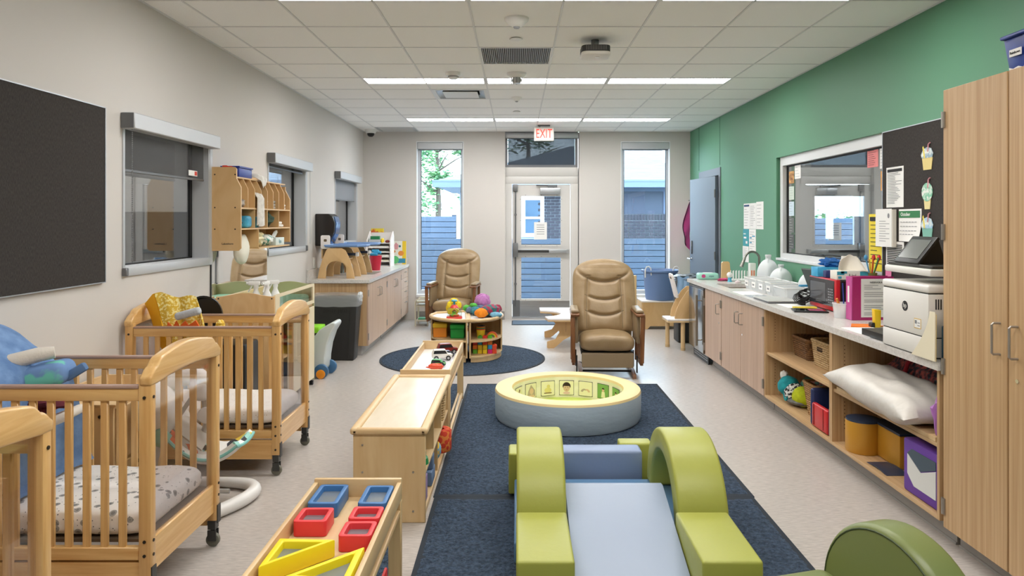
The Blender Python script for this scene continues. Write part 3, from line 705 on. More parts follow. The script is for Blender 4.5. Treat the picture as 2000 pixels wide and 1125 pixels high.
# fridge
t = T('undercounter_fridge', 'stainless steel undercounter fridge with a long bar handle', 'fridge', (2.36, 7.97, 0))
obj('case', B().box(XF + .05, XR - .05, 7.63, 8.28, .06, .825), M('dark_case', '#2a2b2c', .5), t, w=1)
obj('door', B().rbox(XF - .01, XF + .045, 7.635, 8.275, .12, .80, .004, 2), M('polished_steel', '#a9aaac', .16, .95), t, w=1)
obj('door_edge', B().box(XF - .012, XF + .047, 7.628, 7.64, .12, .80), M('bronze_edge', '#7d6f5d', .3, .8), t, w=1)
obj('top_grille', B().box(XF - .008, XF + .05, 7.64, 8.27, .803, .823), alumd, t, w=1)
obj('handle', B().cyl((XF - .055, 7.74, .19), (XF - .055, 7.74, .74), .012, None, 12).cyl((XF - .055, 7.74, .25), (XF - .01, 7.74, .25), .007).cyl((XF - .055, 7.74, .68), (XF - .01, 7.74, .68), .007), M('bar_handle', '#9a8f80', .3, .85), t, w=1)
obj('toe_grille', B().box(XF + .045, XF + .06, 7.64, 8.27, .0, .105), black, t, w=1)
me = mk(B().box(-.004, 0, -.02, .02, -.005, .005)); me.materials.append(alum)
share('grille_slot', me, t, [(XF + .044 - 2.36, y - 7.97, z) for z in (.035, .06, .085) for y in [7.70 + .055 * i for i in range(10)]])
for z in (.2, .68): obj('hinge', hinge_b(XF - .005, 7.622, z, .08), satin, t, w=1)

# ---- left run
XC = -1.70
def doorL(t, y0, y1, hy, hingey):
    d = obj('door', B().rbox(XC - .019, XC, y0 + .002, y1 - .002, .115, .825, .002, 1), M('oak_laminate_pale'), t, w=1)
    obj('handle', uhandle(XC, hy, .64, .74, .035), satin, d, w=1)
    for z in (.22, .72): obj('hinge', B().box(XC - .004, XC + .006, hingey - .01, hingey + .01, z - .0375, z + .0375), satin, d, w=1)
    return d
def cabL(label, y0, y1, doors):
    t = T('base_cabinet', label, 'cabinet', (-2.05, (y0 + y1) / 2, 0))
    obj('carcass', B().box(XL + .015, XC - .02, y0 + .001, y0 + .019, .115, .83).box(XL + .015, XC - .02, y1 - .019, y1 - .001, .115, .83).box(XL + .015, XC - .02, y0 + .019, y1 - .019, .115, .133).box(XL + .015, XL + .03, y0 + .019, y1 - .019, .133, .83), oak, t, w=1)
    obj('toe_kick', B().box(XL + .02, XC - .085, y0 + .03, y1, 0, .114).box(XC - .085, XC - .078, y0 + .03, y1, 0, .012), kickm, t, w=1)
    for d in doors: doorL(t, *d)
    return t
cabL('oak base cabinet with two doors, beside the black bin', 8.14, 9.30, [(8.14, 8.72, 8.66, 8.15), (8.72, 9.30, 8.78, 9.29)])
cabL('oak base cabinet with two doors, left of the drawer cabinet', 9.31, 10.45, [(9.31, 9.88, 9.82, 9.32), (9.88, 10.45, 9.94, 10.44)])
t = T('drawer_cabinet', 'pale drawer cabinet in the far left corner', 'cabinet', (-2.05, 10.8, 0))
obj('carcass', B().box(XL + .015, XC - .02, 10.46, YB - .015, .115, .83), oak, t, w=1); obj('toe_kick', B().box(XL + .02, XC - .085, 10.46, YB - .015, 0, .114), kickm, t, w=1)
for (za, zb) in ((.115, .37), (.375, .53), (.535, .68), (.685, .825)):
    d = obj('drawer', B().rbox(XC - .019, XC, 10.462, YB - .03, za, zb, .002, 1), M('oak_laminate_pale'), t, w=1)
    obj('handle', B().tube([(XC, 10.74, zb - .05), (XC + .03, 10.74, zb - .05), (XC + .03, 10.86, zb - .05), (XC, 10.86, zb - .05)], .005, 8), satin, d, w=1)
t = T('worktop', 'white speckled worktop with splashback under the left windows', 'worktop', (-2.04, 9.65, .835))
SL = (-2.16, -1.80, 8.95, 9.5)
obj('slab', slab(B(), XL + .003, -1.685, 8.12, YB - .003, .835, .875, SL), quartz, t, w=1)
obj('splashback', B().box(XL + .003, XL + .025, 8.12, YB - .003, .875, .985).box(XL + .025, -1.70, YB - .022, YB - .003, .875, .985), quartz, t, w=1)
obj('sink_bowl', sinkb(SL), steel, t, w=1)
obj('faucet', B().lathe([(0, 0), (.03, 0), (.024, .03), (.02, .09), (0, .09)], (-2.26, 9.2, .875), 16).tube([(-2.26, 9.2, .96), (-2.26, 9.2, 1.05), (-2.2, 9.2, 1.10), (-2.1, 9.2, 1.08), (-2.06, 9.2, 1.02)], .013, 10), M('satin_faucet'), t, w=1)

# ================================================================ on the left wall
denim = M('charcoal_tackboard', '#3f3a37', .95, col2='#2b2725', nscale=(260, 260, 60), bump=((300, 300, 80), .3, .002))
t = T('tackboard', 'large charcoal fabric tackboard at the left edge', 'board', (XL + .012, 3.4, 1.19))
obj('board', B().box(-.010, .008, -.6, .716, .004, 1.012), denim, t)
obj('frame', B().box(-.011, .012, -.606, .722, 0, .005).box(-.011, .012, -.606, .722, 1.011, 1.017).box(-.011, .012, .715, .722, 0, 1.017), alum, t)
t = T('tackboard', 'charcoal tackboard between the interior window and the tall cabinet', 'board', (XR - .012, 4.35, 1.06))
obj('board', B().box(-.008, .010, -.97, .90, .004, 1.14), denim, t); obj('frame', B().box(-.012, .011, -.97, .906, 1.138, 1.144).box(-.012, .011, .90, .906, 0, 1.144), alum, t)

# cubby organiser
cub = T('wall_cubby', 'birch plywood wall cubby with slanted top compartments', 'cubby', (XL + .005, 5.58, 1.313))
birch = M('birch_plywood', '#d9b583', .4, col2='#cda56f', nscale=(6, 2, 3), ndet=3, dist=1.2, nlo=.3, nhi=.7)
CL = 1.22
side = [(0, 0), (.215, 0), (.235, .02), (.235, .50), (.20, .57), (.20, .645), (.185, .66), (0, .66)]
obj('side_panel', B().pr(side, 'y', 0, .016), birch, cub); obj('side_panel', B().pr([(0, .035), (.235, .035), (.235, .44), (.19, .53), (.19, .56), (0, .56)], 'y', CL - .016, CL), birch, cub)
txt('Lakeshore', .022, cub, ink, (.13, -.0008, .055), (pi / 2, 0, 0))
scb = B()
for (x, z) in ((.03, .6), (.19, .6), (.03, .34), (.19, .34), (.03, .17), (.19, .17)): scb.cyl((x, -.002, z), (x, 0, z), .006, None, 8)
obj('screw', scb, M('dark_screw', '#3a332c', .4, .5), cub)
obj('back_panel', B().box(0, .008, .016, CL - .016, .0, .60), birch, cub)
obj('shelf_board', B().box(.008, .233, .016, CL - .016, .33, .342), birch, cub); obj('shelf_board', B().box(.008, .233, .016, CL - .016, .165, .177), birch, cub)
obj('shelf_board', B().box(.008, .233, .40, CL - .016, .0, .012), birch, cub); obj('top_board', B().box(.0, .19, .016, CL - .016, .575, .587), birch, cub)
obj('top_rail', B().pr([(.62, .587), (CL, .587), (CL, .60), (CL - .03, .635), (.62, .635)], 'x', .0, .012), birch, cub)
me = mk(B().pr([(.008, 0), (.23, 0), (.23, .15), (.19, .233), (.008, .233)], 'y', -.005, .005), .001, 1); me.materials.append(birch); me2 = mk(B().box(.008, .23, -.005, .005, 0, .153)); me2.materials.append(birch)
share('divider', me, cub, [(0, .016 + (CL - .032) / 8 * i, .342) for i in range(1, 8)])
share('divider', me2, cub, [(0, .016 + (CL - .032) / 4 * i, .177) for i in range(1, 4)] + [(0, .40, .012)])
CX, CY0, CZ = XL + .005, 5.58, 1.313
def cc(i, n, z): return CY0 + .016 + (CL - .032) / n * (i + .5), CZ + z
# things in the cubby
def crumple(c, r, seed, amp=.25, n=16, m=12, sq=1):
    b = B(); b.ball((0, 0, 0), 1, n, m)
    for i, v in enumerate(b.v):
        k = 1 + amp * noise.noise(Vector((v[0] * 2.2 + seed, v[1] * 2.2, v[2] * 2.2))) * 1.6
        b.v[i] = (c[0] + v[0] * r[0] * k, c[1] + v[1] * r[1] * k, c[2] + v[2] * r[2] * k)
    return b
def clothm(n, c, c2=None): return M(n, c, .9, col2=c2, nscale=(30, 30, 30), bump=(60, .3, .004))
wcl = clothm('white_cloth', '#e9e6e0', '#d5d1ca')
def diapers(i, z, n, label, mat=wcl, w=.05, off=0):
    y, zz = cc(i, 8, z)
    for k in range(n):
        one('folded_diaper', label if n == 1 else '%s, %s of its stack' % (label, ['lowest', 'second', 'third', 'topmost'][k if k < n - 1 else 3]), 'diaper', B().rbox(CX + .06, CX + .21, y - w + off, y + w + off, zz + .001 + k * .026, zz + .024 + k * .026, .010, 3), mat, 'folded diapers in the cubby')
diapers(5, .342, 3, 'grey printed folded diaper in the upper cubby', clothm('grey_print_cloth', '#b8b0a6', '#7d756d'))
diapers(4, .342, 3, 'white folded diaper in the fifth upper compartment', wcl, .03, -.03)
diapers(7, .342, 2, 'white folded diaper in the last upper compartment', wcl, .03)
y, z = cc(0, 8, .342); one('folded_cloth', 'grey printed cloth lying in the first upper compartment', 'cloth', crumple((CX + .17, y + .03, z + .035), (.05, .04, .035), 2), MATS['grey_print_cloth'])
y, z = cc(2, 8, .342); one('draped_cloth', 'white cloth hanging out of the upper cubby over the shelf', 'cloth', B().sheet(lambda u, v: (CX + .12 + .118 * min(1, v * 2.2) + .012 * sin(u * 9), y - .045 + .10 * u - .02 * v * sin(u * 5), z + .12 - (.03 * v if v < .4 else .012 + (v - .4) * .42) + .01 * sin(u * 7)), 12, 16, .012), wcl)
y, z = cc(3, 8, .342); one('rolled_cloth', 'grey and white rolled cloth upright in the fourth upper compartment', 'cloth', crumple((CX + .16, y, z + .082), (.04, .035, .078), 5), clothm('dark_print_cloth', '#d8d5d0', '#6e6a66'))
y, z = cc(0, 4, .177); one('black_cloth_ball', 'navy and black cloth in the first middle compartment', 'cloth', crumple((CX + .14, y - .07, z + .06), (.06, .05, .058), 8), clothm('navy_cloth', '#24304a', '#14161c'))
bluep = M('teal_pack', '#2f8fb5', .35, col2='#56b4d3', nscale=(20, 20, 20)); 
one('wipes_pack', 'blue wipes pack in the first middle compartment', 'pack', B().rbox(CX + .10, CX + .225, y - .005, y + .11, z + .001, z + .10, .025, 3), bluep)
y, z = cc(1, 4, .177); one('wipes_pack', 'teal wipes pack in the second middle compartment', 'pack', B().rbox(CX + .10, CX + .225, y - .10, y + .0, z + .001, z + .095, .02, 3), bluep)
y, z = cc(2, 4, .177); one('green_jacket', 'folded dark green clothing in the third middle compartment', 'clothing', crumple((CX + .15, y - .02, z + .068), (.075, .11, .066), 4, .3), clothm('forest_cloth', '#2e4a38', '#1c3025'))
y, z = cc(3, 4, .177)
for k in range(2): one('folded_diaper', '%s white diaper in the last middle compartment' % ('lower' if k == 0 else 'upper'), 'diaper', B().rbox(CX + .07, CX + .215, y - .12, y + .03 - .04 * k, z + .001 + .027 * k, z + .026 + .027 * k, .01, 3), wcl, 'folded diapers in the cubby')
one('diaper_bag', 'crumpled pale yellow printed diaper bag in the bottom cubby', 'bag', crumple((CX + .13, CY0 + .55, CZ + .082), (.085, .10, .070), 11, .25), M('yellow_print', '#dcd3a8', .4, col2='#5f8f86', nscale=(26, 26, 26), nlo=.58, nhi=.66))
one('diaper_pack', 'green and white printed pack in the bottom cubby', 'pack', crumple((CX + .14, CY0 + .77, CZ + .066), (.08, .085, .053), 14, .15), M('green_print', '#e3e6df', .4, col2='#3f8f83', nscale=(30, 30, 30), nlo=.5, nhi=.6))
tb = T('tissue_box', 'pale tissue box with a tissue sticking out in the bottom cubby', 'tissue box', (CX + .15, CY0 + 1.0, CZ + .0125))
obj('box', B().box(-.06, .06, -.115, .115, 0, .07), M('pale_blue_card', '#cfdcd8', .6), tb, bev=.002); txt('lipa', .05, tb, M('teal_ink', '#2d6f7a', .7), (.0606, -.0, .035), (pi / 2, 0, pi / 2)); obj('tissue', B().sheet(lambda u, v: (.02 * sin(u * 6) + .02 * v, -.08 + .13 * u + .03 * v, .07 + .07 * v * (1 - .4 * abs(u - .5)) + .006 * sin(u * 11)), 12, 8, .002), paper, tb)
one('white_cloth_flap', 'white padded cloth hanging down below the cubby', 'cloth', crumple((CX + .14, CY0 + .26, CZ + .0), (.05, .12, .125), 4, .08, 24, 16), M('cream_pad', '#ece9da', .7))
# on top of the cubby
one('blue_storage_box', 'blue lidded storage box on top of the wall cubby', 'box', B().rbox(CX + .03, CX + .175, CY0 + .12, CY0 + .40, CZ + .588, CZ + .665, .008, 2).box(CX + .025, CX + .18, CY0 + .115, CY0 + .405, CZ + .665, CZ + .677), M('blue_plastic', '#2c3f94', .35))
one('red_cloth', 'red cloth heap on top of the wall cubby beside the blue box', 'cloth', crumple((CX + .1, CY0 + .06, CZ + .632), (.06, .05, .043), 21), M('red_fabric', '#cf2f25', .8))
one('white_handkerchief', 'white cloth hanging over the top edge of the cubby', 'cloth', B().sheet(lambda u, v: (CX + .06 + .16 * min(1, v * 1.6) + .006 * sin(9 * u), CY0 + .44 + .17 * (u - .5) * (1 - .75 * max(0, v - .5) * 2) + .11, CZ + .605 + .03 * sin(3 * u) - .10 * max(0, v - .45) ** 1.0 * 1.6 + .012 * sin(u * 8)), 12, 14, .004), wcl)
# mirror under the cubby
t = T('wall_mirror', 'unframed wall mirror under the cubby', 'mirror', (XL + .003, 6.2, .72))
obj('mirror_glass', B().box(0, .006, -.62, .62, 0, .585), M('mirror', '#f2f2f2', .02, 1), t); obj('mirror_edge', B().box(-.001, .008, -.63, -.62, 0, .585), black, t)
# paper towel dispenser, switch
t = T('towel_dispenser', 'black paper towel dispenser on the left wall', 'dispenser', (XL + .002, 8.62, 1.25))
obj('body', B().pr([(0, 0), (.12, 0), (.16, .03), (.225, .16), (.235, .27), (.21, .35), (.16, .385), (0, .385)], 'y', -.15, .15), M('smoke_black', '#26211e', .25), t, bev=.012, seg=3)
obj('window_strip', B().pr([(.128, .002), (.168, .028), (.233, .16), (.242, .27), (.218, .352), (.205, .34), (.226, .268), (.218, .165), (.155, .04), (.125, .015)], 'y', -.10, .10), M('smoke_blue_window', '#3b5f8e', .1, .2), t)
t = T('light_switch', 'white light switch under the towel dispenser', 'switch', (XL + .001, 8.42, 1.055)); obj('plate', B().rbox(0, .007, -.045, .045, -.065, .065, .003, 1), white, t); obj('rocker', B().pr([(0, -.035), (.008, -.035), (.016, .035), (0, .035)], 'y', -.018, .018), white, t)
# ================================================================ cribs
acry = MGLASS('clear_acrylic', '#f3f1f2', 1.45, .03)
boltm = M('dark_bolt', '#3a342e', .4, .6); brk = M('caster_bracket', '#4a4b4a', .4, .6); whl = M('caster_wheel', '#6d6c60', .5)
def crib(label, x0, x1, y0, y1):
    L, W = x1 - x0, y1 - y0; hx, hy = L / 2, W / 2
    t = T('crib', label, 'crib', ((x0 + x1) / 2, (y0 + y1) / 2, 0), 0, 'wooden cribs along the left wall')
    pw = .042
    for sx in (-1, 1):
        for sy in (-1, 1):
            xa, xb = sorted((sx * hx, sx * (hx - .05))); ya, yb = sorted((sy * hy, sy * (hy - pw)))
            p = obj('post', B().rbox(xa, xb, ya, yb, .125, .925, .007, 2), pinez, t)
            bo = B()
            for z in (.30, .245, .16, .86): bo.cyl((sx * (hx - .025), sy * hy, z), (sx * (hx - .025), sy * (hy + .003), z), .0065, None, 8).cyl((sx * hx, sy * (hy - .02), z), (sx * (hx + .003), sy * (hy - .02), z), .0065, None, 8)
            obj('bolt', bo, boltm, p)
            c = obj('caster', B().box(sx * (hx - .025) - .018, sx * (hx - .025) + .018, sy * (hy - .021) - .02, sy * (hy - .021) + .02, .085, .125).cyl((sx * (hx - .025), sy * (hy - .021), .06), (sx * (hx - .025), sy * (hy - .021), .09), .012).box(sx * (hx - .025) - .02, sx * (hx - .025) + .02, sy * (hy - .021) - .018, sy * (hy - .021) - .012, .03, .08).box(sx * (hx - .025) - .02, sx * (hx - .025) + .02, sy * (hy - .021) + .012, sy * (hy - .021) + .018, .03, .08), brk, t)
            obj('wheel', B().cyl((sx * (hx - .025), sy * (hy - .021) - .011, .032), (sx * (hx - .025), sy * (hy - .021) + .011, .032), .032, None, 20), whl, c, bev=.004)
            if sx > 0: obj('leg_bracket', B().box(hx - .001, hx + .004, sy * (hy - .02) - .017, sy * (hy - .02) + .017, .115, .2), brk, p)
        # arched end rail
        prof = [(-hy - .004, .905), (-hy - .006, .94)] + [(-hy + .005 + .045 * i / 4, .945 + .03 * sin(i / 4 * pi / 2)) for i in range(5)]
        prof += [(-hy + .06, .985), (-hy + .075, .998)] + [(-hy + .09 + (W - .18) * i / 14, 1.005 + .028 * sin(pi * i / 14)) for i in range(15)]
        prof += [(-q[0], q[1]) for q in prof[:9][::-1]]
        low = [(hy - .05 - (W - .10) * i / 12, .905 + .018 * sin(pi * i / 12)) for i in range(13)]
        xa, xb = sorted((sx * (hx + .003), sx * (hx - .045)))
        obj('end_arch', B().pr(prof + low, 'x', xa, xb), piney, t, bev=.009, seg=3, ang=50)
        xm = sx * (hx - .024)
        obj('clear_panel', B().box(xm - .003, xm + .003, -hy + pw - .004, hy - pw + .004, .30, .912), acry, t)
        obj('end_board', B().rbox(xm - .012, xm + .012, -hy + pw, hy - pw, .165, .30, .004, 1), piney, t)
    for sy in (-1, 1):
        ya, yb = sorted((sy * (hy - .006), sy * (hy - .034)))
        r = obj('top_rail', B().rbox(-hx + .05, hx - .05, ya, yb, .845, .90, .004, 2), pinex, t)
        obj('teething_strip', B().rbox(-hx + .05, hx - .05, ya - .004, yb + .004, .893, .906, .005, 2), M('mauve_trim', '#a98c7e', .35), r)
        obj('bottom_rail', B().rbox(-hx + .05, hx - .05, ya, yb, .225, .275, .003, 1), pinex, t)
        n = 11; me = mk(B().rbox(-.0145, .0145, -.008, .008, .27, .85, .003, 1)); me.materials.append(pinez)
        share('slat', me, t, [(-hx + .05 + (L - .10) * (i + 1) / (n + 1), sy * (hy - .02), 0) for i in range(n)])
        obj('lower_board', B().box(-hx + .05, hx - .05, ya + .004, yb - .004, .10, .216), pinex, t)
    obj('mattress_board', B().box(-hx + .045, hx - .045, -hy + .045, hy - .045, .28, .292), M('dark_board', '#6b5b49', .7), t)
    return t
sheet_print = M('crib_sheet_print', '#faf8f4', .85, bump=(14, .25, .02), speck=[(21, '#adadab', .30), (21, '#8a8a89', .17), (52, '#6f7072', .13)])
sheet_fleck = M('crib_sheet_fleck', '#faf8f4', .85, bump=(14, .3, .02), speck=[(55, '#c9b48f', .13)])
def mattress(label, x0, x1, y0, y1, mat, h=.11):
    def fn(u, v):
        a = 2 * pi * u; e = 16.0
        cx_, cy_ = cos(a), sin(a); k = (abs(cx_) ** e + abs(cy_) ** e) ** (-1 / e); ph = pi * (v - .5)
        rr = max(0.0, cos(ph)) ** .16; z = math.copysign(abs(sin(ph)) ** .55, ph)
        x = cx_ * k * rr; y = cy_ * k * rr
        w = .006 * noise.noise(Vector((x * 3, y * 4, z * 2))) + .004 * sin(a * 22) * (1 - abs(z)) * (1 if rr > .9 else 0)
        return ((x0 + x1) / 2 + x * (x1 - x0) / 2 * .995, (y0 + y1) / 2 + y * ((y1 - y0) / 2 - .004) + w, .2935 + h / 2 + z * h / 2 + (w if z > 0 else 0))
    o = one('crib_mattress', label, 'mattress', B().surf(fn, 96, 26, True), mat, 'crib mattresses', weld=True, ang=80)
    return o
crib('wooden crib cut off at the lower left corner', -2.36, -1.42, 1.53, 2.17)
mattress('printed white mattress in the nearest crib, at the bottom left edge', -2.31, -1.468, 1.58, 2.12, sheet_print)
crib('middle wooden crib holding a blue blanket', -2.36, -1.42, 2.755, 3.40)
mattress('mattress in a white sheet with grey animal print, under the blue blanket', -2.31, -1.468, 2.80, 3.355, sheet_print)
crib('farthest wooden crib, with the yellow blanket hung inside', -2.376, -1.436, 4.30, 4.92)
mattress('plain flecked white mattress in the farthest crib', -2.325, -1.484, 4.345, 4.875, sheet_fleck)

# blue blanket over the wall end of the middle crib
bluec = M('blue_fleece', '#7b9cc9', .95, col2='#5f80b0', nscale=(14, 14, 14), ndet=6, bump=(90, .4, .004))
def blank(u, v):
    # v: 0 behind the arch at the wall, over the top, then down to the mattress
    w = (.46 + .10 * v) if v > .3 else .46
    y = 3.10 + (u - .5) * w; top = 1.055 + .012 * sin(pi * u) - .10 * (abs(u - .5) * 2) ** 3
    if v < .10: x = -2.375; z = top - .16 * (.10 - v) / .10
    elif v < .20: a = (v - .10) / .10 * pi; x = -2.345 - .032 * cos(a); z = top + .015 * sin(a)
    else:
        k = (v - .20) / .80; x = -2.30 + .16 * min(1, k * 4) + .10 * k + .015 * sin(u * 7 + 1) * k; z = top - (top - .415) * k
    return (x, y, z + .003 * sin(u * 19) * (v > .3))
one('blue_blanket', 'light blue fleece blanket draped over the wall end of the middle crib', 'blanket', B().sheet(blank, 26, 44, .012), bluec)
knit = M('cream_knit', '#ddd6cb', .95, bump=(120, .5, .003))
one('rolled_cloth', 'cream knitted cloth rolled up on the blue blanket', 'cloth', B().tube([(-2.24, 3.02, .93), (-2.16, 3.05, .945), (-2.08, 3.09, .965), (-2.03, 3.12, .97)], [.03, .033, .032, .026], 14), knit)
one('folded_denim', 'folded blue and teal clothes under the rolled cream cloth', 'clothing', B().rbox(-.13, .13, -.09, .09, -.05, .05, .04, 4).xf(TR((-2.10, 3.12, .865), R(12), 0, R(-10))), M('denim_teal', '#6d8fbf', .9, col2='#6fc4b4', nscale=(5, 5, 5), nlo=.52, nhi=.56))
one('denim_strap', 'short blue denim strap above the crib rail', 'strap', B().rbox(-.05, .05, -.02, .02, -.02, .02, .012, 2).xf(TR((-1.95, 3.14, .88), R(10), 0, R(-32))), M('denim', '#5d7ca6', .9))
one('clothes_bundle', 'bundle of dark red clothes tucked against the blue blanket', 'clothing', crumple((-2.09, 3.12, .758), (.12, .10, .052), 31, .3, 20, 14), M('bundle_cloth', '#c22432', .9, col2='#5b1a28', nscale=(9, 9, 9), nlo=.46, nhi=.54))
one('folded_cloth', 'cream cloth fold sticking out below the clothes bundle', 'cloth', B().rbox(-.07, .07, -.08, .08, -.02, .02, .018, 3).xf(TR((-2.00, 3.12, .685), R(8), 0, R(-22))), knit)

# yellow blanket hung in the farthest crib
yel = M('yellow_plain', '#eeb31f', .85, bump=(40, .2, .003)); yelp = M('yellow_print_cloth', '#d9b23c', .9, col2='#f2e39a', nscale=(70, 70, 70), nlo=.5, nhi=.56)
def Lp(v): return (-2.26 + .16 * v, 1.095 - .50 * v)
def Rp(v): return (-2.03 + .09 * sin(min(1, v * 1.4) * pi / 2) - .05 * max(0, v - .7), 1.06 - .46 * v)
t = T('yellow_blanket', 'bright yellow blanket with a lion face hung in the farthest crib', 'blanket', (-2.15, 4.50, .40))
obj('plain_side', B().sheet(lambda u, v: ((-2.335 + .16 * v) * (1 - u) + Lp(v)[0] * u, 4.47 - .05 * u + .01 * sin(v * 9), (1.03 - .42 * v) * (1 - u) + Lp(v)[1] * u), 10, 20, .01), yel, t, w=1)
obj('printed_side', B().sheet(lambda u, v: (Lp(v)[0] * (1 - u) + Rp(v)[0] * u, 4.42 + .07 * sin(pi * u * .5) - .02 * sin(v * pi) * u + .008 * sin(u * 14 + v * 6), Lp(v)[1] * (1 - u) + Rp(v)[1] * u + .012 * sin(u * 9) * (1 - v)), 18, 22, .012), yelp, t, w=1)
flame = [(0, 0), (.008, .06), (.04, .028), (.06, .068), (.08, .032), (.115, .068), (.135, .04), (.16, .056), (.18, .072), (.20, .04), (.20, 0)]
obj('orange_mane', B().pr(flame, 'y', 4.385, 4.395).mv(-2.165, 0, .862), M('orange_felt', '#ea6a2a', .9), t, w=1)
obj('green_patch', B().pr([(0, 0), (.13, .03), (.12, .08), (.02, .06)], 'y', 4.385, 4.395).mv(-2.13, 0, .73), M('green_felt', '#1e7a4a', .9), t, w=1)
one('grey_towel', 'grey bubble-textured towel tucked into the yellow blanket', 'towel', B().rbox(-.08, .08, -.025, .025, -.024, .024, .018, 3).xf(TR((-2.03, 4.385, .975), 0, 0, R(-15))), M('grey_minky', '#b9bdc3', .9, bump=(70, .6, .006)))
one('yellow_trim', 'gathered yellow cloth end beside the blanket', 'cloth', crumple((-1.90, 4.55, .875), (.03, .03, .035), 6), yelp)

# black pans leaning behind the farthest crib
for k in range(2):
    one('black_pan', ('back', 'front')[k] + ' one of two round black trays standing behind the farthest crib', 'tray', B().lathe([(0, 0), (.125, 0), (.135, .012), (.138, .04), (.130, .04), (.125, .018), (0, .012)], n=32).xf(TR((-2.285 + .03 * k, 5.20 - .06 * k, .86), 0, R(82))), M('black_metal', '#14120f', .3, .3), 'black trays')
one('crate_behind', 'black slotted crate standing between crib and changing table', 'crate', B().rbox(-2.34, -1.96, 5.12, 5.40, 0, .655, .02, 2), black)

# wooden drawer box between the cribs
t = T('drawer_box', 'low birch drawer box between the middle and the farthest crib', 'drawers', (-2.19, 3.86, 0))
obj('case', B().rbox(-.2, .14, -.25, .25, 0, .60, .003, 1).box(-.2, .15, -.25, -.23, .6, .61), maplez, t)
obj('back_rail', B().box(-.2, -.18, -.25, .25, .6, .66).box(-.2, .14, .23, .25, .6, .66), mapley, t)
for z in (.03, .32): 
    d = obj('drawer', B().rbox(.14, .155, -.235, .235, z, z + .27, .003, 1), mapley, t); obj('finger_slot', B().rbox(.155, .158, -.06, .06, z + .22, z + .24, .003, 1), boltm, d)
obj('screw', B().cyl((.07, -.2535, .55), (.07, -.25, .55), .009, None, 10), boltm, t)

# baby swing in the gap between middle and farthest crib
whp = M('swing_white', '#e3e2e0', .35); 
t = T('baby_swing', 'white baby swing with a triangle-patterned seat between the cribs', 'swing', (-1.72, 3.88, 0))
obj('base_hoop', B().tube(crv([(-.32, -.30, .034), (-.05, -.30, .034), (.12, -.24, .036), (.23, -.06, .038), (.25, .10, .038), (.17, .20, .036), (-.02, .24, .034), (-.3, .26, .034)]), crr([.026, .028, .033, .036, .036, .033, .028, .026]), 12), whp, t)
obj('cross_tube', B().tube([(-.3, -.1, .06), (.0, -.02, .08), (.15, .0, .07)], .014, 8), M('grey_tube', '#b9b8b6', .4, .3), t)
obj('motor_housing', B().ball((0, 0, 0), (.115, .10, .15), 24, 16).xf(TR((-.19, -.12, .545))), whp, t)
obj('upright', B().tube([(-.28, -.05, .04), (-.24, -.1, .26), (-.19, -.1, .48)], [.04, .045, .05], 12), M('grey_tube'), t)
obj('arm', B().tube(crv([(-.22, -.10, .60), (-.16, -.08, .66), (-.08, -.05, .70), (.0, -.04, .70), (.05, -.03, .66)]), crr([.045, .045, .042, .05, .03]), 14), whp, t)
obj('arm_joint', B().rbox(-.03, .06, -.08, .02, .575, .69, .035, 4), whp, t)
obj('hanger', B().tube([(.02, -.02, .60), (.02, .02, .45), (-.02, .04, .33)], .018, 8).tube([(-.1, -.04, .5), (-.01, -.02, .64)], .012, 8), M('grey_tube'), t)
obj('hub', B().cyl((.03, -.03, .49), (.03, .0, .49), .045, None, 20), whp, t, bev=.006)
def seatfn(u, v):
    x = -.27 + .50 * v; prof = .50 - .80 * v + .63 * v * v
    return (x, .02 + (u - .5) * (.34 - .10 * v), prof + .13 * (abs(u - .5) * 2) ** 2.2 * (1 - .85 * v) - .03 * sin(pi * v))
tri = M('triangle_print', '#f0eeea', .85)
nt = tri.node_tree; n_ = nt.nodes; vo = n_.new('ShaderNodeTexVoronoi'); vo.inputs['Scale'].default_value = 17; vo.distance = 'MANHATTAN'; tc = n_.new('ShaderNodeTexCoord'); rp_ = n_.new('ShaderNodeValToRGB'); sp = n_.new('ShaderNodeSeparateColor')
nt.links.new(tc.outputs['Object'], vo.inputs[0]); nt.links.new(vo.outputs['Color'], sp.inputs[0]); nt.links.new(sp.outputs[0], rp_.inputs[0]); rp_.color_ramp.interpolation = 'CONSTANT'
cr_ = rp_.color_ramp; cr_.elements[0].color = (*lin('#f0eeea'), 1); cr_.elements[1].position = .5; cr_.elements[1].color = (*lin('#e8744f'), 1)
for (p_, c_) in ((.60, '#9fcfc4'), (.70, '#3f3f44'), (.76, '#ecc94c'), (.84, '#f0eeea')): e_ = cr_.elements.new(p_); e_.color = (*lin(c_), 1)
nt.links.new(rp_.outputs[0], n_['Principled BSDF'].inputs['Base Color'])
obj('seat_cover', B().sheet(seatfn, 16, 28, .03), tri, t)
def rimf(u, v=None): pass
rim = [seatfn(0, i / 20) for i in range(21)] + [seatfn(i / 10, 1) for i in range(1, 11)] + [seatfn(1, 1 - i / 20) for i in range(1, 21)]
obj('seat_piping', B().tube(rim, .009, 6), M('mint_piping', '#86c3bd', .8), t)
obj('mesh_harness', B().sheet(lambda u, v: (-.12 + .16 * v, -.10 + .20 * u, .44 - .12 * v + .03 * sin(pi * u)), 8, 8, .01), M('mesh_grey', '#b9b3aa', .9, bump=(300, .6, .003)), t)
obj('teal_toy', B().ball((-.13, -.19, .42), (.045, .03, .05), 14, 10), M('teal_toy_cloth', '#6fa597', .9), t)

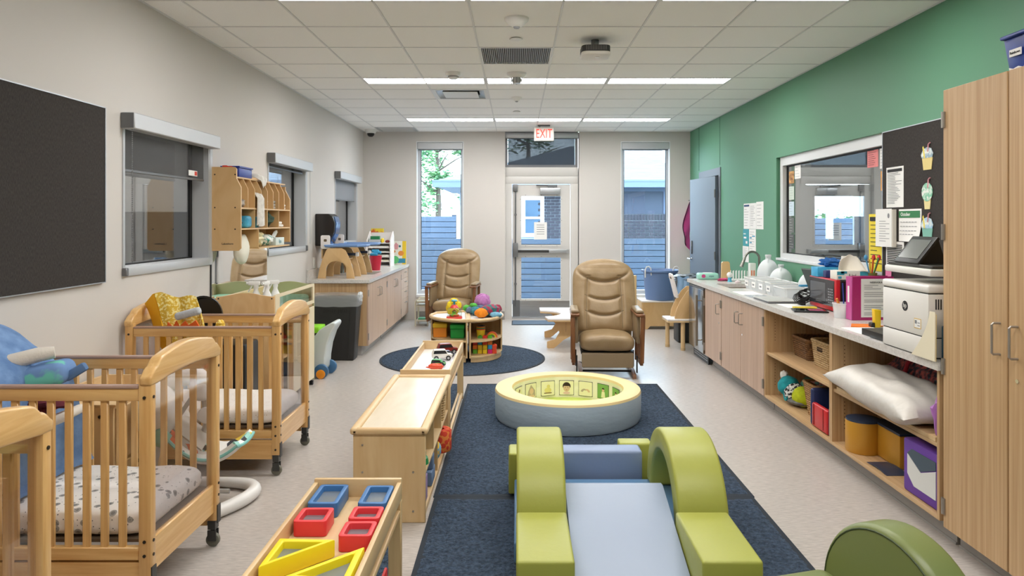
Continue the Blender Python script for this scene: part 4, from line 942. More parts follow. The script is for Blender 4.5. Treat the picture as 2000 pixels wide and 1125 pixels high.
# ================================================================ changing table with spray bottles
t = T('changing_table', 'birch changing table with wavy end panels and clear front', 'changing table', (-2.15, 6.2, 0))
def wavy(x0, x1, zb, zs, h): return [(x0, zb), (x1, zb), (x1, zs)] + [(x1 - (x1 - x0) * i / 16, zs + h * .5 * (1 - cos(2 * pi * i / 16))) for i in range(1, 16)] + [(x0, zs)]
obj('end_panel', B().pr(wavy(-2.39, -1.925, .04, .945, .03), 'y', 5.64, 5.658), M('birch_swirl', '#dfba86', .4, col2='#cfa470', nscale=(5, 5, 2.5), ndet=2, dist=2.2, nlo=.3, nhi=.7), t, w=1, bev=.003)
obj('end_panel', B().pr(wavy(-2.39, -1.925, .04, .945, .03), 'y', 6.742, 6.76), M('sage_panel', '#b4b284', .5), t, w=1, bev=.003)
obj('back_board', B().box(-2.40, -2.385, 5.658, 6.742, .04, .93), maplez, t, w=1)
obj('front_rail', B().box(-1.94, -1.922, 5.658, 6.742, .93, .955).box(-1.94, -1.922, 5.658, 6.742, .77, .80).box(-1.94, -1.922, 5.658, 5.76, .80, .93).box(-1.94, -1.922, 6.70, 6.742, .80, .93), M('pale_maple', '#e8d9b8', .4), t, w=1)
obj('clear_front', B().box(-1.933, -1.929, 5.76, 6.70, .80, .93), acry, t, w=1)
obj('shelf_board', B().box(-2.385, -1.94, 5.658, 6.742, .745, .765), mapley, t, w=1); obj('shelf_board', B().box(-2.385, -1.94, 5.658, 6.742, .40, .42), mapley, t, w=1); obj('shelf_board', B().box(-2.385, -1.94, 5.658, 6.742, .08, .10), mapley, t, w=1)
obj('front_door', B().rbox(-1.94, -1.922, 6.0, 6.742, .06, .74, .003, 1), M('pale_maple'), t, w=1)
for y in (5.66, 6.70): obj('foot', B().box(-1.96, -1.925, y, y + .03, 0, .04), black, t, w=1)
obj('screw', B().cyl((-2.37, 5.637, .93), (-2.37, 5.641, .93), .006, None, 8).cyl((-1.945, 5.637, .93), (-1.945, 5.641, .93), .006, None, 8), boltm, t, w=1)
one('changing_pad', 'mint changing pad inside the changing table', 'pad', B().rbox(-2.37, -1.96, 5.68, 6.72, .766, .86, .03, 3), M('mint_vinyl', '#8fcfae', .4))
def spray(x, y, rz, label):
    t = T('spray_bottle', label, 'spray bottle', (x, y, .861), rz, 'white spray bottles')
    obj('bottle', B().lathe([(0, 0), (.036, 0), (.038, .01), (.038, .07), (.034, .09), (.018, .125), (.016, .145), (0, .145)], n=20), white, t)
    obj('trigger_head', B().cyl((0, 0, .145), (0, 0, .17), .02, None, 12).rbox(-.06, .03, -.013, .013, .168, .20, .006, 2).tube([(-.03, 0, .17), (-.045, 0, .14), (-.06, 0, .115)], .006, 6).cyl((-.075, 0, .186), (-.06, 0, .186), .01, None, 10), white, t)
spray(-2.10, 5.72, R(10), 'white spray bottle leftmost on the changing table'); spray(-2.02, 5.74, R(80), 'white spray bottle between two others on the changing table'); spray(-1.985, 5.84, R(30), 'white spray bottle nearest the room on the changing table')

# push toy and black bin at the end of the left worktop
t = T('push_walker', 'pale plastic push walker with green tray and blue wheels', 'toy', (-1.95, 7.12, 0), R(0))
body = [(-.17, .10), (.03, .05), (.055, .09), (.06, .20), (.08, .32), (.12, .44), (.165, .515), (.16, .545), (.13, .55), (.06, .51), (.0, .47), (-.05, .40), (-.17, .36)]
obj('body', B().pr(body, 'y', -.13, .13), M('pale_grey_plastic', '#cdd3d2', .35), t, bev=.02, seg=3)
obj('tray', B().rbox(-.16, -.0, -.12, .12, .44, .50, .01, 2), M('lime_plastic', '#8edb26', .35), t)
for (x, y) in ((.05, .10), (-.12, .10), (.03, -.14), (-.12, -.14)): obj('wheel', B().cyl((x, y - .02, .07), (x, y + .02, .07), .07, None, 24), M('toy_blue', '#3f6b93', .4), t, bev=.008)
obj('orange_knob', B().cyl((.03, -.175, .045), (.03, -.162, .045), .045, None, 18), M('orange_plastic', '#ef9320', .35), t, bev=.004)
t = T('waste_bin', 'tall black slim waste bin with a clear liner at the end of the left cabinets', 'bin', (-2.02, 7.95, 0))
bb = B().add([(-.20, -.09, 0), (.215, -.09, 0), (.215, .10, 0), (-.20, .10, 0), (-.245, -.14, .70), (.26, -.14, .70), (.26, .14, .70), (-.245, .14, .70)], [(0, 3, 2, 1), (0, 1, 5, 4), (1, 2, 6, 5), (2, 3, 7, 6), (3, 0, 4, 7), (4, 5, 6, 7)])
obj('body', bb, M('bin_black', '#232221', .5), t, bev=.015, seg=3)
obj('ribs', B().tube([(.155, -.095, .03), (.19, -.133, .60), (.17, -.134, .645), (-.2, -.134, .65)], .006, 6), M('bin_black'), t)
txt('Slim Jim', .085, t, M('bin_emboss', '#151413', .5), (.02, -.1305, .565), (pi / 2 - R(4), 0, 0), ext=.001)
def liner(u, v):
    a = 2 * pi * u; e = 8; c_, s_ = cos(a), sin(a); k = (abs(c_) ** e + abs(s_) ** e) ** (-1 / e)
    z = .735 - .13 * v + .012 * noise.noise(Vector((c_ * 2, s_ * 2, v * 5))); q = 1 + .02 * noise.noise(Vector((c_ * 4, s_ * 4, v * 9))) - .025 * v
    return (.007 + .268 * c_ * k * q, .155 * s_ * k * q, z)
obj('clear_liner', B().surf(liner, 80, 10, True), MSHEER('clear_liner', '#cfd2d3', .38), t)
obj('liner_knot', crumple((.27, -.03, .70), (.03, .05, .05), 3, .5), MSHEER('white_liner', '#e9ecef', .75), t)
# ================================================================ rugs
rugm = M('navy_shag', '#4a5d74', .98, col2='#223142', nscale=(55, 55, 55), ndet=6, nlo=.3, nhi=.7, bump=(85, 1.0, .03))
rugb = M('rug_binding', '#232b35', .9)
def pile(x, y, h, sd): return h + .006 * noise.noise(Vector((x * 30, y * 30, sd))) + .004 * noise.noise(Vector((x * 90, y * 90, sd)))
def rug(label, x0, x1, y0, y1, sd):
    t = T('rug', label, 'rug', ((x0 + x1) / 2, (y0 + y1) / 2, 0), 0, 'dark blue rugs'); w, d = (x1 - x0) / 2, (y1 - y0) / 2
    def fn(u, v):
        e = min(u, 1 - u, v, 1 - v) * 40; x = -w + 2 * w * u; y = -d + 2 * d * v
        return (x + .004 * noise.noise(Vector((x * 20, y * 20, 3))), y + .004 * noise.noise(Vector((x * 20, y * 20, 9))), min(1, e) * pile(x, y, .011, sd) + .001)
    obj('pile', B().surf(fn, 190, int(190 * d / w)), rugm, t); obj('backing', B().box(-w - .004, w + .004, -d - .004, d + .004, 0, .006), rugb, t)
rug('large dark blue shag rug under the round play pool', -.462, 1.326, 3.972, 6.72, 1)
rug('dark blue shag rug under the front of the foam climber', -.455, 1.318, 1.25, 3.962, 2)
t = T('round_rug', 'round dark blue rug under the half-round shelves', 'rug', (-.606, 8.0, 0))
def rr_(u, v):
    a = 2 * pi * u; r = .91 * v; x, y = r * cos(a), r * sin(a)
    return (x, y, min(1, (1 - v) * 30) * pile(x, y, .011, 5) + .001)
obj('pile', B().surf(rr_, 220, 90, True), rugm, t); obj('binding', B().lathe([(.90, 0), (.925, 0), (.925, .008), (.90, .008), (.90, 0)], n=96), rugb, t)
t = T('door_mat', 'grey-blue door mat before the glazed door', 'mat', (.28, 10.78, 0))
obj('pile', B().rbox(-.34, .34, -.21, .21, 0, .012, .004, 1), M('mat_blue_grey', '#5b6b7c', .95, col2='#46535f', nscale=(150, 150, 150)), t); obj('edge', B().box(-.355, .355, -.225, .225, 0, .005), M('mat_edge', '#1f2429', .7), t)

# ================================================================ low shelf and tray tables
PX0, PX1 = -.838, -.467
t = T('low_shelf', 'low maple shelf unit with a rimmed top in the middle of the room', 'shelf', (-.65, 4.27, 0))
obj('top', B().box(PX0 + .03, PX1 - .03, 3.66, 4.88, .462, .472), M('shelf_top_sheen', '#e8dcc6', .22, col2='#ddcfb4', nscale=(9, 2.2, 9)), t, w=1)  # whitish reflection put into the colour, paler than the maple
rimb = B(); rimb.rbox(PX0 - .015, PX0 + .03, 3.62, 4.915, .452, .488, .014, 3); obj('top_rim', rimb, mapley, t, w=1)
obj('top_rim', B().rbox(PX1 - .03, PX1 + .015, 3.62, 4.915, .452, .488, .014, 3), mapley, t, w=1)
obj('top_rim', B().rbox(PX0 - .01, PX1 + .01, 3.62, 3.66, .452, .487, .014, 3), maplex, t, w=1); obj('top_rim', B().rbox(PX0 - .01, PX1 + .01, 4.88, 4.915, .452, .487, .014, 3), maplex, t, w=1)
obj('end_panel', B().rbox(PX0, PX1, 3.635, 3.655, 0, .455, .003, 1), maplez, t, w=1); obj('end_panel', B().rbox(PX0, PX1, 4.88, 4.90, 0, .455, .003, 1), maplez, t, w=1)
obj('back_panel', B().box(PX0 + .004, PX0 + .012, 3.655, 4.88, .03, .455), mapley, t, w=1)
obj('shelf_board', B().rbox(PX0 + .012, PX1 - .004, 3.655, 4.88, .235, .25, .002, 1), mapley, t, w=1); obj('shelf_board', B().rbox(PX0 + .012, PX1 - .004, 3.655, 4.88, .04, .055, .002, 1), mapley, t, w=1)
obj('plinth', B().box(PX0 + .02, PX1 - .012, 3.655, 4.88, 0, .04), mapley, t, w=1)
for (y, z) in ((4.05, .25), (4.45, .25), (4.25, .055)): obj('divider', B().box(PX0 + .012, PX1 - .006, y - .007, y + .007, z, z + (.20 if z > .1 else .18)), maplez, t, w=1)
sc_ = B()
for (x, z) in ((-.79, .40), (-.79, .26), (-.53, .26), (-.53, .06), (-.79, .06)): sc_.cyl((x, 3.632, z), (x, 3.636, z), .0055, None, 8)
obj('screw', sc_, satin, t, w=1)
def toyl(name, label, cat, b, mat): one(name, label, cat, b, mat)
toyl('green_cone_toy', 'green ridged cone toy on the upper shelf of the low unit', 'toy', B().lathe([(0, 0), (.06, 0), (.055, .03), (.045, .035), (.045, .06), (.03, .065), (.03, .09), (.012, .12), (0, .12)], (-.53, 3.80, .251), 18), M('toy_green', '#1f8f4e', .4))
toyl('blue_toy_block', 'small slate blue block with a hole on the upper shelf', 'toy', B().rbox(-.58, -.49, 4.12, 4.20, .251, .325, .01, 2), M('slate_blue', '#52627f', .5))
t = T('wicker_basket', 'tall cream wicker basket on the low unit shelf', 'basket', (-.545, 4.66, .251))
def basket(t, w, d, h, flare, mat, holes=False, rim_=True):
    st = B(); n = 9
    for k in range(int(h / .016)):
        z = .008 + k * .016; q = 1 + flare * z / h
        st.tube([(p[0] * q, p[1] * q, z) for p in rrect(w, d, .03, 3)], .0075, 5, True)
    obj('weave', st, mat, t, kind='stuff')
    q = lambda z: 1 + flare * z / h
    p0 = rrect(w - .008, d - .008, .03, 3); obj('liner', B().add([(a * q(0), b * q(0), .002) for a, b in p0] + [(a * q(h), b * q(h), h - .004) for a, b in p0], [tuple(range(len(p0)))] + [(i, (i + 1) % len(p0), len(p0) + (i + 1) % len(p0), len(p0) + i) for i in range(len(p0))]), mat, t)
    rib = B()
    for i, (a, b) in enumerate(rrect(w, d, .03, 3)): rib.tube([(a, b, 0), (a * q(h), b * q(h), h)], .006, 4)
    obj('stakes', rib, mat, t, kind='stuff')
    if rim_: obj('rim', B().tube([(a * q(h), b * q(h), h) for a, b in rrect(w, d, .03, 4)], .011, 7, True), mat, t)
wick = M('wicker_tan', '#b48a55', .7, col2='#8a6234', nscale=(60, 60, 60)); wickd = M('wicker_brown', '#8a5f35', .7, col2='#5e3d1e', nscale=(60, 60, 60)); wickl = M('wicker_pale', '#cdb083', .7, col2='#a88757', nscale=(60, 60, 60))
basket(t, .13, .13, .17, .15, wickl)
t = T('red_cylinder_toy', 'soft red patterned cylinder toy on the bottom shelf', 'toy', (-.50, 4.62, .056))
obj('body', B().lathe([(0, 0), (.068, 0), (.076, .012), (.076, .128), (.068, .14), (.03, .14), (.024, .10), (0, .10)], n=32), M('red_orange_print', '#d8412b', .8, col2='#ea8a3f', nscale=(28, 28, 28), nlo=.56, nhi=.58, tex='voronoi'), t)
toyl('yellow_blue_toy', 'yellow and blue patterned soft toy on the bottom shelf', 'toy', crumple((-.52, 4.42, .12), (.05, .06, .062), 7, .1), M('yb_print', '#e8b92c', .8, col2='#69a7c9', nscale=(14, 14, 14), nlo=.48, nhi=.52))
for k, (y, z) in enumerate(((4.02, .056), (4.10, .056), (4.06, .137))): toyl('blue_soft_block', ['nearer', 'farther', 'upper'][k] + ' slate blue soft block on the bottom shelf', 'block', B().rbox(-.545, -.475, y - .037, y + .037, z, z + .08, .008, 2), M('slate_blue2', '#6f86a8', .6))
toyl('purple_toy_box', 'purple and yellow toy box on the bottom shelf near the front end', 'toy', B().rbox(-.56, -.48, 3.74, 3.83, .056, .19, .006, 2), M('purple_yellow', '#a58bb8', .5, col2='#e8c63a', nscale=(1, 1, 11), nlo=.52, nhi=.54))

def tray_table(label, y0, y1, zt, floorw, kindmat):
    t = T('tray_table', label, 'table', ((PX0 + PX1) / 2 + .01, (y0 + y1) / 2, 0), 0, 'maple tray tables'); a, b_ = PX0 + .02, PX1 + .002
    for y in (y0, y1 - .02): obj('end_board', B().rbox(a, b_, y, y + .02, zt - .085, zt, .005, 2), maplex, t, w=1)
    for x in (a, b_ - .018): obj('side_board', B().rbox(x, x + .018, y0 + .02, y1 - .02, zt - .085, zt - .012, .004, 2), mapley, t, w=1)
    obj('tray_floor', B().box(a + .018, b_ - .018, y0 + .02, y1 - .02, zt - .085, zt - .073), kindmat, t, w=1)
    for x in (a, b_ - .03):
        for y in (y0, y1 - .03): obj('leg', B().rbox(x, x + .03, y, y + .03, 0, zt - .086, .004, 1), maplez, t, w=1)
    for x in (a + .004, b_ - .022):
        obj('upper_rail', B().rbox(x, x + .02, y0 + .03, y1 - .03, zt - .145, zt - .12, .006, 2), mapley, t, w=1); obj('lower_rail', B().rbox(x, x + .02, y0 + .03, y1 - .03, .03, .055, .006, 2), mapley, t, w=1)
    obj('side_mirror', B().box(b_ - .03, b_ - .026, y0 + .03, y1 - .03, .055, zt - .145), MATS['mirror'], t, w=1)
    obj('low_shelf_board', B().box(a + .02, b_ - .032, y0 + .03, y1 - .03, .10, .115), mapley, t, w=1)
    return t
tray_table('maple tray table with a white tray and toy cars', 4.975, 6.20, .505, 0, M('white_tray', '#eeeef0', .25))
tray_table('maple tray table with coloured window blocks at the bottom edge', 1.62, 2.885, .505, 0, mapley)
# window blocks in the near tray
ZB = .505 - .073 + .001
film = MGLASS('block_window', '#aeb6bb', 1.5, .16, .05)
def wblock(label, x0, x1, y0, y1, mat, h=.055):
    t = T('window_block', label, 'block', ((x0 + x1) / 2, (y0 + y1) / 2, ZB), 0, 'coloured window blocks'); w, d = x1 - x0, y1 - y0
    out = rrect(w, d, .014, 3); inn = rrect(w - .034, d - .034, .008, 3); n = len(out)
    b = B().add([(*p, 0) for p in out] + [(*p, h) for p in out] + [(*p, h) for p in inn] + [(*p, 0) for p in inn],
                [(i, (i + 1) % n, n + (i + 1) % n, n + i) for i in range(n)] + [(n + i, n + (i + 1) % n, 2 * n + (i + 1) % n, 2 * n + i) for i in range(n)] + [(2 * n + i, 2 * n + (i + 1) % n, 3 * n + (i + 1) % n, 3 * n + i) for i in range(n)] + [(3 * n + i, 3 * n + (i + 1) % n, (i + 1) % n, i) for i in range(n)])
    obj('frame', b, mat, t, bev=.003); obj('window', B().box(-w / 2 + .016, w / 2 - .016, -d / 2 + .016, d / 2 - .016, h * .52, h * .52 + .004), M('block_mirror', '#8d959b', .15, .35), t)
bl, rd, yl = M('block_blue', '#3f74ad', .45), M('block_red', '#e23a3f', .45), M('block_yellow', '#f2dc1a', .45)
wblock('left blue rectangular window block in the near tray', -.787, -.673, 2.66, 2.855, bl); wblock('right blue rectangular window block in the near tray', -.598, -.490, 2.66, 2.845, bl)
wblock('red square window block at the left side of the near tray', -.79, -.672, 2.50, 2.625, rd); wblock('red square window block behind another at the right side of the tray', -.602, -.490, 2.525, 2.635, rd); wblock('red square window block in front at the right side of the tray', -.602, -.490, 2.385, 2.505, rd)
def triblock(label, pts):
    cx_ = sum(p[0] for p in pts) / 3; cy_ = sum(p[1] for p in pts) / 3; t = T('window_block', label, 'block', (cx_, cy_, ZB), 0, 'coloured window blocks'); out = [(p[0] - cx_, p[1] - cy_) for p in pts]; inn = [(a * .68, b * .68) for a, b in out]; h = .06; n = 3
    b = B().add([(*p, 0) for p in out] + [(*p, h) for p in out] + [(*p, h) for p in inn] + [(*p, 0) for p in inn], [(i, (i + 1) % n, n + (i + 1) % n, n + i) for i in range(n)] + [(n + i, n + (i + 1) % n, 2 * n + (i + 1) % n, 2 * n + i) for i in range(n)] + [(2 * n + i, 2 * n + (i + 1) % n, 3 * n + (i + 1) % n, 3 * n + i) for i in range(n)] + [(3 * n + i, 3 * n + (i + 1) % n, (i + 1) % n, i) for i in range(n)])
    obj('frame', b, yl, t, bev=.005); obj('window', B().pr([(a * .7, b * .7) for a, b in out], 'z', .03, .034), MATS['block_mirror'], t)
triblock('yellow triangular window block at the left of the near tray', [(-.788, 2.36), (-.788, 2.16), (-.60, 2.35)]); triblock('yellow triangular window block at the right of the near tray', [(-.492, 2.30), (-.492, 2.06), (-.70, 2.10)])
for k, (x, y, z, m) in enumerate(((-.52, 2.62, .116, 'block_red2'), (-.515, 2.50, .116, 'block_lime'), (-.555, 2.72, .116, 'block_lime'))):
    one('foam_cube', ['red cube under the near tray table', 'front lime cube under the near tray table', 'lime cube behind the red one under the near tray'][k], 'block', B().rbox(x - .045, x + .035, y - .05, y + .05, z, z + .13, .006, 2), M(m, '#d8322f' if 'red' in m else '#c3d414', .5))
# toy cars in the far tray
ZT = .505 - .073 + .001
tyre = M('tyre', '#1d1d1f', .6); hub = M('hub_grey', '#b9bcc0', .3, .5)
def car(label, x, y, rz, mat, L=.16, W=.075, H=.06, roofm=None, cat='toy car'):
    t = T('toy_car', label, cat, (x, y, ZT), rz, 'toy vehicles in the tray')
    obj('body', B().pr([(-L / 2, .018), (L / 2, .018), (L / 2, H * .55), (L * .28, H * .6), (L * .16, H), (-L * .42, H), (-L / 2, H * .6)], 'y', -W / 2 + .008, W / 2 - .008), mat, t, bev=.006, seg=2)
    gl = B().pr([(L * .25, H * .63), (L * .15, H * .93), (-L * .4, H * .93), (-L * .44, H * .63)], 'y', -W / 2 + .0065, W / 2 - .0065); obj('windows', gl, M('toy_glass', '#25282c', .15), t)
    for sx in (-.3, .3):
        for sy in (-1, 1): w_ = obj('wheel', B().cyl((sx * L, sy * (W / 2 - .012), .019), (sx * L, sy * W / 2, .019), .019, None, 16), tyre, t); obj('hub', B().cyl((sx * L, sy * W / 2, .019), (sx * L, sy * (W / 2 + .002), .019), .010, None, 10), hub, w_)
    if roofm: obj('roof_panel', B().box(-L * .38, L * .1, -W * .25, W * .25, H, H + .004), roofm, t)
car('dark red toy truck farthest in the white tray', -.585, 5.98, R(20), M('toy_dark_red', '#7d1f1c', .3), .17, .08, .085)
car('white toy van in the middle of the white tray', -.60, 5.70, R(12), M('toy_white', '#e6e3dc', .3), .16, .08, .085)
car('blue-grey toy car between the red truck and the white van', -.575, 5.84, R(15), M('toy_slate', '#6d7690', .3), .13, .06, .05)
car('green toy tractor before the white van', -.60, 5.44, R(-10), M('toy_green2', '#3f9a46', .35), .11, .06, .055, None, 'toy tractor')
one('orange_toy_animal', 'orange toy animal beside the green tractor', 'toy', crumple((-.61, 5.31, ZT + .024), (.06, .03, .023), 3, .3), M('toy_orange', '#e0502c', .4))
one('blue_toy_fish', 'small blue toy nearest the front of the white tray', 'toy', crumple((-.63, 5.18, ZT + .016), (.06, .025, .015), 9, .2), M('toy_blue_grey', '#6277a0', .4))

# ================================================================ half-round shelves
def halfshelf(label, pts_front, back, sx0, sy0):
    """outline: straight seam side, curved open front"""
    t = T('rounded_shelf', label, 'shelf', (sx0, sy0, .018), 0, 'half-round maple shelves')
    out = pts_front + back
    loc = [(p[0] - sx0, p[1] - sy0) for p in out]
    cx_ = sum(p[0] for p in loc) / len(loc); cy_ = sum(p[1] for p in loc) / len(loc)
    def sc(k): return [(cx_ + (a - cx_) * k, cy_ + (b - cy_) * k) for a, b in loc]
    obj('top', B().pr(sc(.96), 'z', .43, .447), M('white_top', '#e9e4e0', .35), t)
    obj('top_rim', B().tube([(a, b, .452) for a, b in sc(1.0)], .019, 8, True), maplex, t)
    obj('middle_shelf', B().pr(sc(.965), 'z', .215, .233), maplex, t); obj('bottom_shelf', B().pr(sc(.965), 'z', .045, .063), maplex, t); obj('plinth', B().pr(sc(.93), 'z', 0, .045), maplez, t)
    nf = len(pts_front); A, Z = loc[0], loc[nf - 1]
    # seam panel and back panels
    ring = loc[nf - 1:] + loc[:1]
    for a, b in zip(ring, ring[1:]):
        d = Vector((b[0] - a[0], b[1] - a[1])); nrm = Vector((-d.y, d.x)).normalized() * .008
        c2 = Vector((cx_, cy_)) - Vector(a)
        if c2.dot(nrm) < 0: nrm = -nrm
        obj('panel', B().pr([a, b, (b[0] + nrm.x * 2, b[1] + nrm.y * 2), (a[0] + nrm.x * 2, a[1] + nrm.y * 2)], 'z', .046, .432), maplez, t)
    return t
def ell(cx_, cy_, rx, ry, a0, a1, n=14): return [(cx_ + rx * cos(R(a0 + (a1 - a0) * i / n)), cy_ + ry * sin(R(a0 + (a1 - a0) * i / n))) for i in range(n + 1)]
lf_ = halfshelf('left half of the half-round maple shelf, with the popping toy on top', ell(-.53, 8.12, .45, .46, 270, 180), [(-.94, 8.30), (-.60, 8.45)], -.72, 8.0)
rf_ = halfshelf('right half of the half-round maple shelf, with soft toys on top', ell(-.51, 8.12, .345, .46, 270, 360), [(-.19, 8.30), (-.57, 8.45)], -.36, 8.0)
def bin_(label, x, y, c1, c2):
    t = T('lidded_box', label, 'box', (x, y, .252)); obj('box', B().rbox(-.075, .075, -.07, .07, 0, .105, .004, 1), M('bin_' + c1, c1, .5), t); obj('lid', B().rbox(-.08, .08, -.075, .075, .105, .15, .006, 2), M('binlid_' + c2, c2, .4, bump=(60, .4, .004)), t)
bin_('orange box with a yellow lid on the half-round shelf', -.855, 7.98, '#ef8f22', '#f0bf1c'); bin_('green box with a green lid on the half-round shelf', -.655, 7.90, '#149a3c', '#1fb13f')
t = T('stacking_cups', 'yellow stacking cup with striped rings on the right half-round shelf', 'toy', (-.40, 7.92, .252)); obj('cup', B().lathe([(0, 0), (.042, 0), (.05, .085), (.046, .085), (.04, .006), (0, .006)]), M('toy_yellow', '#f0cf2a', .4), t)
for k, c in enumerate(('#d93a2b', '#2f9a55', '#e87f22', '#3a2f2a')): obj('ring', B().lathe([(.03, .086 + k * .012), (.052 - k * .002, .086 + k * .012), (.052 - k * .002, .096 + k * .012), (.03, .096 + k * .012), (.03, .086 + k * .012)]), M('ring' + c, c, .4), t)
t = T('rainbow_toy', 'small rainbow arch toy on the right half-round shelf', 'toy', (-.275, 7.92, .252))
for k, c in enumerate(('#e2572b', '#f09a2a', '#f0cf2a', '#5ea836', '#8a3a8a')): r1 = .062 - k * .010; obj('arch', B().pr(arc(0, 0, r1, 0, 180, 14) + arc(0, 0, r1 - .009, 180, 0, 14), 'y', -.02, .02), M('rb' + c, c, .5), t)
# toy bricks
cols = ['#d9342c', '#f0811f', '#2f9fd0', '#f3d021', '#58b531', '#d6267f', '#e8502a']
grid = [(-.46, ['#66b82f', '#f0811f', '#d9342c']), (-.405, ['#f3d021', '#f3d021', '#2f9fd0', '#4aa33c']), (-.35, ['#f3d021', '#f3d021', '#e8502a', '#d9342c']), (-.295, ['#d6267f', '#2f9fd0', '#f0811f', '#58b531']), (-.245, ['#e8502a', '#e8502a'])]
cname = {'#66b82f': 'lime', '#f0811f': 'orange', '#d9342c': 'red', '#f3d021': 'yellow', '#2f9fd0': 'blue', '#4aa33c': 'green', '#e8502a': 'vermilion', '#d6267f': 'magenta', '#58b531': 'bright green'}
lev = ['lowest', 'second', 'third', 'topmost']; colw = ['leftmost', 'second', 'middle', 'fourth', 'rightmost']
for ci, (x, cs) in enumerate(grid):
    for k, c in enumerate(cs):
        b = B().rbox(x - .024, x + .024, 7.84, 7.90, .082 + k * .0485, .129 + k * .0485, .003, 1)
        if k == len(cs) - 1: b.cyl((x, 7.87, .129 + k * .0485), (x, 7.87, .138 + k * .0485), .012, None, 10)
        one('toy_brick', '%s toy brick, %s in the %s column of the half-round shelf' % (cname[c], lev[k], colw[ci]), 'toy brick', b, M('brick' + c, c, .4), 'toy bricks in the half-round shelf')
# on top of the half-round shelf
ZH = .018 + .448
t = T('popping_toy', 'clear dome push-and-spin toy with red base', 'toy', (-.69, 7.86, ZH)); obj('base', B().lathe([(0, 0), (.085, 0), (.09, .012), (.085, .028), (0, .028)]), M('toy_red', '#d33a2f', .35), t)
obj('dome', B().lathe([(.082, .028), (.084, .07), (.07, .11), (.03, .135), (0, .135)], n=28, cap=False), MGLASS('toy_dome', '#eaf1f0', 1.45), t); obj('spinner', B().lathe([(0, .03), (.05, .03), (.055, .045), (.02, .06), (.03, .08), (.012, .10), (0, .10)]), M('spinner_mix', '#7fbf45', .5, col2='#d5402f', nscale=(20, 20, 20), nlo=.45, nhi=.55), t)
obj('collar', B().lathe([(0, .13), (.05, .12), (.035, .145), (.02, .155), (0, .155)]), M('toy_red'), t); obj('plunger', B().cyl((0, 0, .15), (0, 0, .19), .012).lathe([(0, .19), (.032, .19), (.034, .2), (.025, .212), (0, .212)]), M('teal_plunger', '#4f9fae', .4), t)
def plush(name, label, parts):
    x, y = parts[0][0][:2]; t = T(name, label, 'soft toy', (x, y, ZH))
    for (c, r, n, m, sd) in parts: obj(n, crumple(c, r, sd, .12, 18, 12), m, t, w=1)
ye = clothm('plush_yellow', '#ecd22a', '#dcbc1c'); pk = clothm('plush_pink', '#c587c0', '#b071ad'); tl = clothm('plush_teal', '#4a8f9f', '#36707f'); gr_ = clothm('plush_green', '#63bf4f', '#4fa03f'); og = clothm('plush_orange', '#f0931f', '#e07d14'); rb_ = M('plush_rainbow', '#2f6f6f', .9, col2='#a02f4f', nscale=(20, 20, 20), nlo=.45, nhi=.55); lb = clothm('plush_lightblue', '#7fb6cf', '#6aa0bb'); gb = clothm('plush_greyblue', '#72839f', '#5c6d88')
plush('yellow_soft_toy', 'yellow soft toy behind the popping toy', [((-.735, 8.16, ZH + .075), (.075, .06, .072), 'body', ye, 1), ((-.72, 8.15, ZH + .155), (.055, .05, .04), 'head', ye, 2), ((-.77, 8.12, ZH + .12), (.03, .03, .04), 'ear', ye, 3), ((-.66, 8.12, ZH + .12), (.03, .03, .04), 'ear', ye, 4)])
plush('pink_soft_toy', 'pink soft toy with a round ruff on the pile', [((-.40, 8.30, ZH + .14), (.075, .05, .07), 'face', pk, 5), ((-.40, 8.33, ZH + .145), (.095, .035, .085), 'ruff', pk, 6), ((-.40, 8.30, ZH + .06), (.09, .07, .06), 'body', gb, 7)])
plush('caterpillar_soft_toy', 'green and grey-blue soft toy left in the pile', [((-.53, 8.20, ZH + .05), (.06, .05, .048), 'body', gb, 8), ((-.575, 8.22, ZH + .075), (.05, .04, .035), 'head', gr_, 9), ((-.47, 8.12, ZH + .055), (.06, .05, .05), 'body', tl, 10), ((-.5, 8.2, ZH + .105), (.045, .035, .03), 'cap', gr_, 10)])
plush('turtle_soft_toy', 'rainbow-shelled soft turtle with an orange head', [((-.30, 8.02, ZH + .07), (.12, .09, .068), 'shell', rb_, 11), ((-.395, 7.92, ZH + .055), (.075, .06, .053), 'head', og, 12), ((-.23, 7.92, ZH + .035), (.07, .045, .032), 'flipper', lb, 13), ((-.22, 8.1, ZH + .08), (.05, .05, .05), 'flipper', clothm('plush_crimson', '#a02848', '#861f3b'), 14)])
# ================================================================ ring play pool
t = T('ring_pool', 'round soft play pool with yellow rim and baby pictures inside', 'play pool', (.402, 5.60, .017))
gvin = M('grey_blue_vinyl', '#a9bac6', .55, bump=((6, 6, 14), .3, .02)); 
obj('outer_wall', B().lathe([(.568, .215), (.573, .20), (.572, .11), (.570, .02), (.56, .0), (.43, .0), (.43, .025)], n=80, cap=False), gvin, t)
obj('rim', B().lathe([(.572, .205), (.566, .222), (.54, .230), (.47, .230), (.438, .224), (.431, .20)], n=80, cap=False), M('cream_yellow_vinyl', '#ecd39a', .5), t)
liner_m = M('pastel_quilt', '#f6f0d8', .6, col2='#eeeac6', nscale=(6, 6, 12), nlo=.45, nhi=.55)
obj('inner_wall', B().lathe([(.431, .205), (.43, .11), (.43, .02)], n=80, cap=False), liner_m, t)
obj('pool_floor', B().lathe([(0, .035), (.43, .035), (.43, .02), (0, .02)], n=80), M('lime_vinyl', '#cbdc6c', .45), t)
skin = M('print_skin', '#e2bf9c', .7); hair = M('print_hair', '#3c2a20', .8); prm = M('print_cream', '#f3ecc6', .7); prg = M('print_green', '#7fae5a', .7); prt = M('print_taupe', '#b9a890', .7); prb = M('print_brown', '#8a6d4a', .7)
